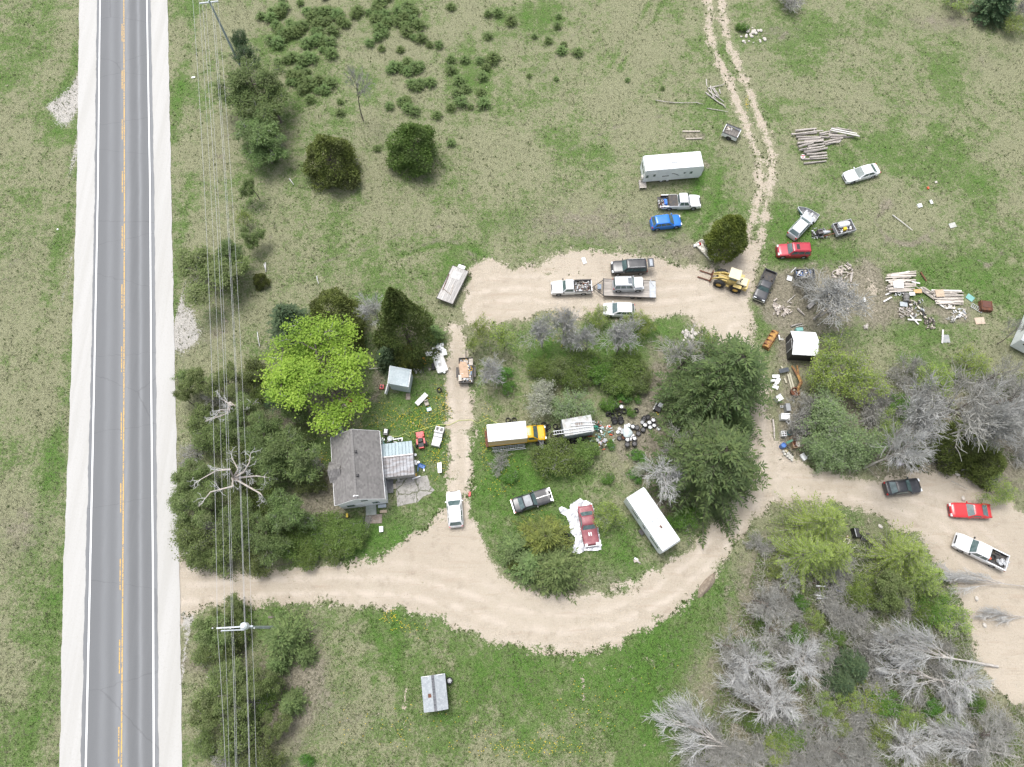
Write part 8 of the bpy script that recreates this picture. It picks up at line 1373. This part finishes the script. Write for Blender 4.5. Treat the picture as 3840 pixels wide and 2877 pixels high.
slab('stone_pair', 'pale stump left of the garden shed corner', *az_(410, 670), .3, (.3, .2, .3), .2, M_wood, 'stump'); sticks(None, 'long grey rail behind the garden shed', 'grey_rail', [(az_(20, 680), az_(400, 640))], M_palebark, .07, .5)
g = G(1268, 1600, .3); mb = MB(); mb.loft([[(x, y, .05), (x+.55*c1, y, .05), (x+.5*c1, y, .35), (x+.1, y, .38)] for x, y, c1 in ((-.3, 1.1, 1), (-.2, .3, 1.1), (.15, -.5, 1), (.5, -1.2, .9))]); tag(mb.build('grey_tarp', P('grey_green_tarp', (.20, .24, .22), (.27, .31, .29), 3, .6), None, (g.x, g.y, 0)), 'narrow grey-green tarp trailing from the house roof corner', 'tarp')
# ---- south-east wood junk
kz = zz(3080, 1900, .3783)
g = G(*kz(350, 260), .5); t = T('car_bench', 'black car seat upright in the wood edge', 'seat', (g.x, g.y, 0), .1); MB().box((0, 0, .3), (.9, 1.2, .35), taper=.1).build('cushion', M_black, t); MB().box((-.35, 0, .75), (.22, 1.2, .7), taper=.08).build('backrest', M_black, t); MB().tube([(-.4, -.5, 1.1), (-.4, .5, 1.1)], .04, 6).build('headrest_bar', M_galv, t)
g = G(*kz(430, 305), .4); t = T('car_bench', 'second black car seat lying right of the upright one', 'seat', (g.x, g.y, 0), -.2); MB().box((0, 0, .25), (.8, .9, .3), taper=.1).build('cushion', M_black, t); MB().box((.1, .5, .3), (.8, .18, .4)).build('backrest', M_dark, t)
g = G(*kz(245, 345), .2); mb = MB(); mb.tube([(.3*math.cos(a)+.05*math.sin(3*a), .3*math.sin(a), .1+.008*i) for i, a in enumerate(np.linspace(0, 28, 60))], .025, 5); tag(mb.build('rope_coil', P('cream_rope', (.65, .62, .48), (.5, .48, .38), 4, .8), None, (g.x, g.y, .05)), 'cream rope coil left of the black car seats', 'rope')
bucket(*kz(262, 295), 'orange pail beside the rope coil', None, P('orange_plastic', (.6, .12, .05)), .12, .25); sticks(None, 'white branch lying below the rope coil', 'white_branch', [(kz(365, 378), kz(250, 470))], M_whitetwig, .06)
g = G(*kz(470, 370)); scrap('black_scrap', 'black scrap around the two car seats', (g.x, g.y, .03), 0, 2.0, 1.6, .3, 30, [M_black, M_dark], 61)
pz = zz(2880, 2157, .4346)
g = G(*pz(520, 150)); scrap('scrap_pile', 'rusty and grey scrap pile in the south-east wood', (g.x, g.y, .03), 0, 3.4, 2.4, .35, 80, [M_rust, M_dark, M_galv, M_black], 62)
for a, b, lb, mt in (((415, 92), (495, 98), 'white bar at the top of the wood scrap pile', M_white), ((412, 170), (490, 188), 'white bar on the wood scrap pile', M_white), ((480, 190), (570, 205), 'blue bar on the wood scrap pile', P('blue_plastic', (.05, .14, .4))), ((425, 200), (575, 203), 'grey bar along the foot of the wood scrap pile', M_galv), ((590, 130), (640, 145), 'short blue bar at the right of the wood scrap pile', P('blue_plastic', (.05, .14, .4)))): board(pz(*a), pz(*b), .45, .16, lb, None, mat=mt, th=.1)
slab('rag_heap', 'white and purple bag of clothes beside the brush pile', 3373, 1735, .2, (.7, .7, .35), .3, P('purple_white_rag', (.7, .69, .72), (.08, .03, .09), 3, .8), 'bag', .15)
mb = MB(); r_ = random.Random(77)
for k in range(150):
    x, y = r_.gauss(0, 2.4), r_.gauss(0, 1.3); a = r_.gauss(.3, .5); l_ = r_.uniform(.8, 2.4); z_ = r_.uniform(.1, 1.1)*math.exp(-(x/3.2)**2); mb.tube([(x-math.cos(a)*l_/2, y-math.sin(a)*l_/2, z_), (x+math.cos(a)*l_/2, y+math.sin(a)*l_/2, z_+r_.gauss(0, .2))], r_.uniform(.02, .05), 4)
g = G(3545, 1665); tag(mb.build('brush_pile', M_twig, None, (g.x, g.y, 0)), 'big pile of grey cut branches in the east wood', 'branches', kind='stuff')
for px, py, n in ((3300, 1975, 1), (3610, 1870, 1), (3660, 2245, 1), (3690, 2345, 1), (3590, 1780, 1), (3580, 1770, 1)):
    g = G(px, py); mb = MB().lathe([(.05, 0), (.22, .03), (.25, .15), (.15, .24), (.001, .25)], 7); o = mb.build('field_stone', P('pale_stone', (.52, .49, .44), (.42, .39, .35), 3, .9), None, (g.x, g.y, 0)); o.rotation_euler = (0, 0, rnd.random()*6); o.scale = (1.3, .9, 1); tag(o, 'pale stone on the sandy clearing edge', 'stone', 'pale stones by the clearing')
# stone heaps
for gp, lb, cx, cy, sx, sy, n in (('stones beside the track', 'pale stone in the heap beside the field track', 2825, 130, 40, 28, 26), ('stones under the dark leaning trunk', 'white stone in the heap under the bare tree', 2585, 1255, 26, 22, 30)):
    sm = MB().lathe([(.05, 0), (.16, .03), (.18, .12), (.1, .18), (.001, .19)], 6).mesh('stone')
    for k in range(n):
        g = G(cx+rnd.gauss(0, sx*.6), cy+rnd.gauss(0, sy*.6)); o = link('stone', sm, P('pale_stone', (.52, .49, .44)), None, (g.x, g.y, 0)); s_ = rnd.uniform(.6, 1.5); o.scale = (s_*1.2, s_, s_); o.rotation_euler = (0, 0, rnd.random()*6); tag(o, lb, 'stone', gp)
for px, py, d, mt, lb in ((3448, 772, (.6, .55, .3), M_white, 'white box on the east meadow, left of two'), (3492, 758, (.35, .6, .15), M_white, 'white scrap on the east meadow, right of two'), (3480, 705, (.25, .35, .2), P('orange_plastic', (.6, .12, .05)), 'orange can on the east meadow'), (3510, 683, (.35, .3, .1), P('pale_stone', (.52, .49, .44)), 'pale lump above the orange can'), (3572, 845, (1.0, .7, .05), P('ash_patch', (.5, .49, .47), (.4, .42, .36), 4, .9), 'pale ash heap on the east meadow'), (725, 290, (.5, .25, .05), M_white, 'white litter beside the power line'), (216, 860, (.2, .2, .05), M_white, 'white litter on the west verge'), (2190, 978, (.5, .9, .15), M_white, 'white crumpled bag on the sand above the scrap pickup'), (2385, 2102, (.6, .35, .25), M_wood, 'pale stump with white cloth below the motorhome')): slab('litter_item', lb, px, py, .1, d, .3, mt, 'litter', .1)
g = G(2382, 2098, .3); t = T('pale_stump', 'pale post stub lying below the motorhome', 'stump', (g.x, g.y, 0), R(-35)); MB().tube([(0, 0, .12), (.75, 0, .12)], .1, 7).build('stub', M_palebark, t); MB().tube([(-.15, .1, .15), (.3, .15, .15)], .13, 7).build('pale_end', M_white, t)
c = G(2650, 2195); mb = MB(); r_ = random.Random(9)
rings = []
for i in range(5):
    f = i/4; rings.append([Vector((1.7*(1-f*.9)*math.cos(a)*(1+.15*math.sin(4*a)), .55*(1-f*.9)*math.sin(a), .45*math.sin(f*1.57))) for a in np.linspace(0, 6.283, 18)[:-1]])
tag(mb.loft(rings).build('soil_mound', P('brown_soil', (.20, .16, .12), (.30, .25, .19), 3, .95, bump=.9), None, (c.x, c.y, 0), R(48), smooth=True), 'mound of brown soil at the lane edge', 'soil mound')

for px, py in ((3742, 2104), (3752, 2114), (3764, 2112), (3772, 2120), (3760, 2102), (3778, 2108)): tyre(px, py, .78, 'bare wheel rim in the bed of the white crew-cab pickup', 'rims in the crew-cab bed', loose=True, tilt=.5*rnd.random())
slab('orange_can', 'orange can behind the cab in the crew-cab pickup bed', 3710, 2094, .85, (.3, .3, .3), .4, P('orange_plastic', (.6, .12, .05)), 'can'); tyre(3724, 2088, .75, 'black tyre behind the cab in the crew-cab pickup bed', None, tilt=.3)
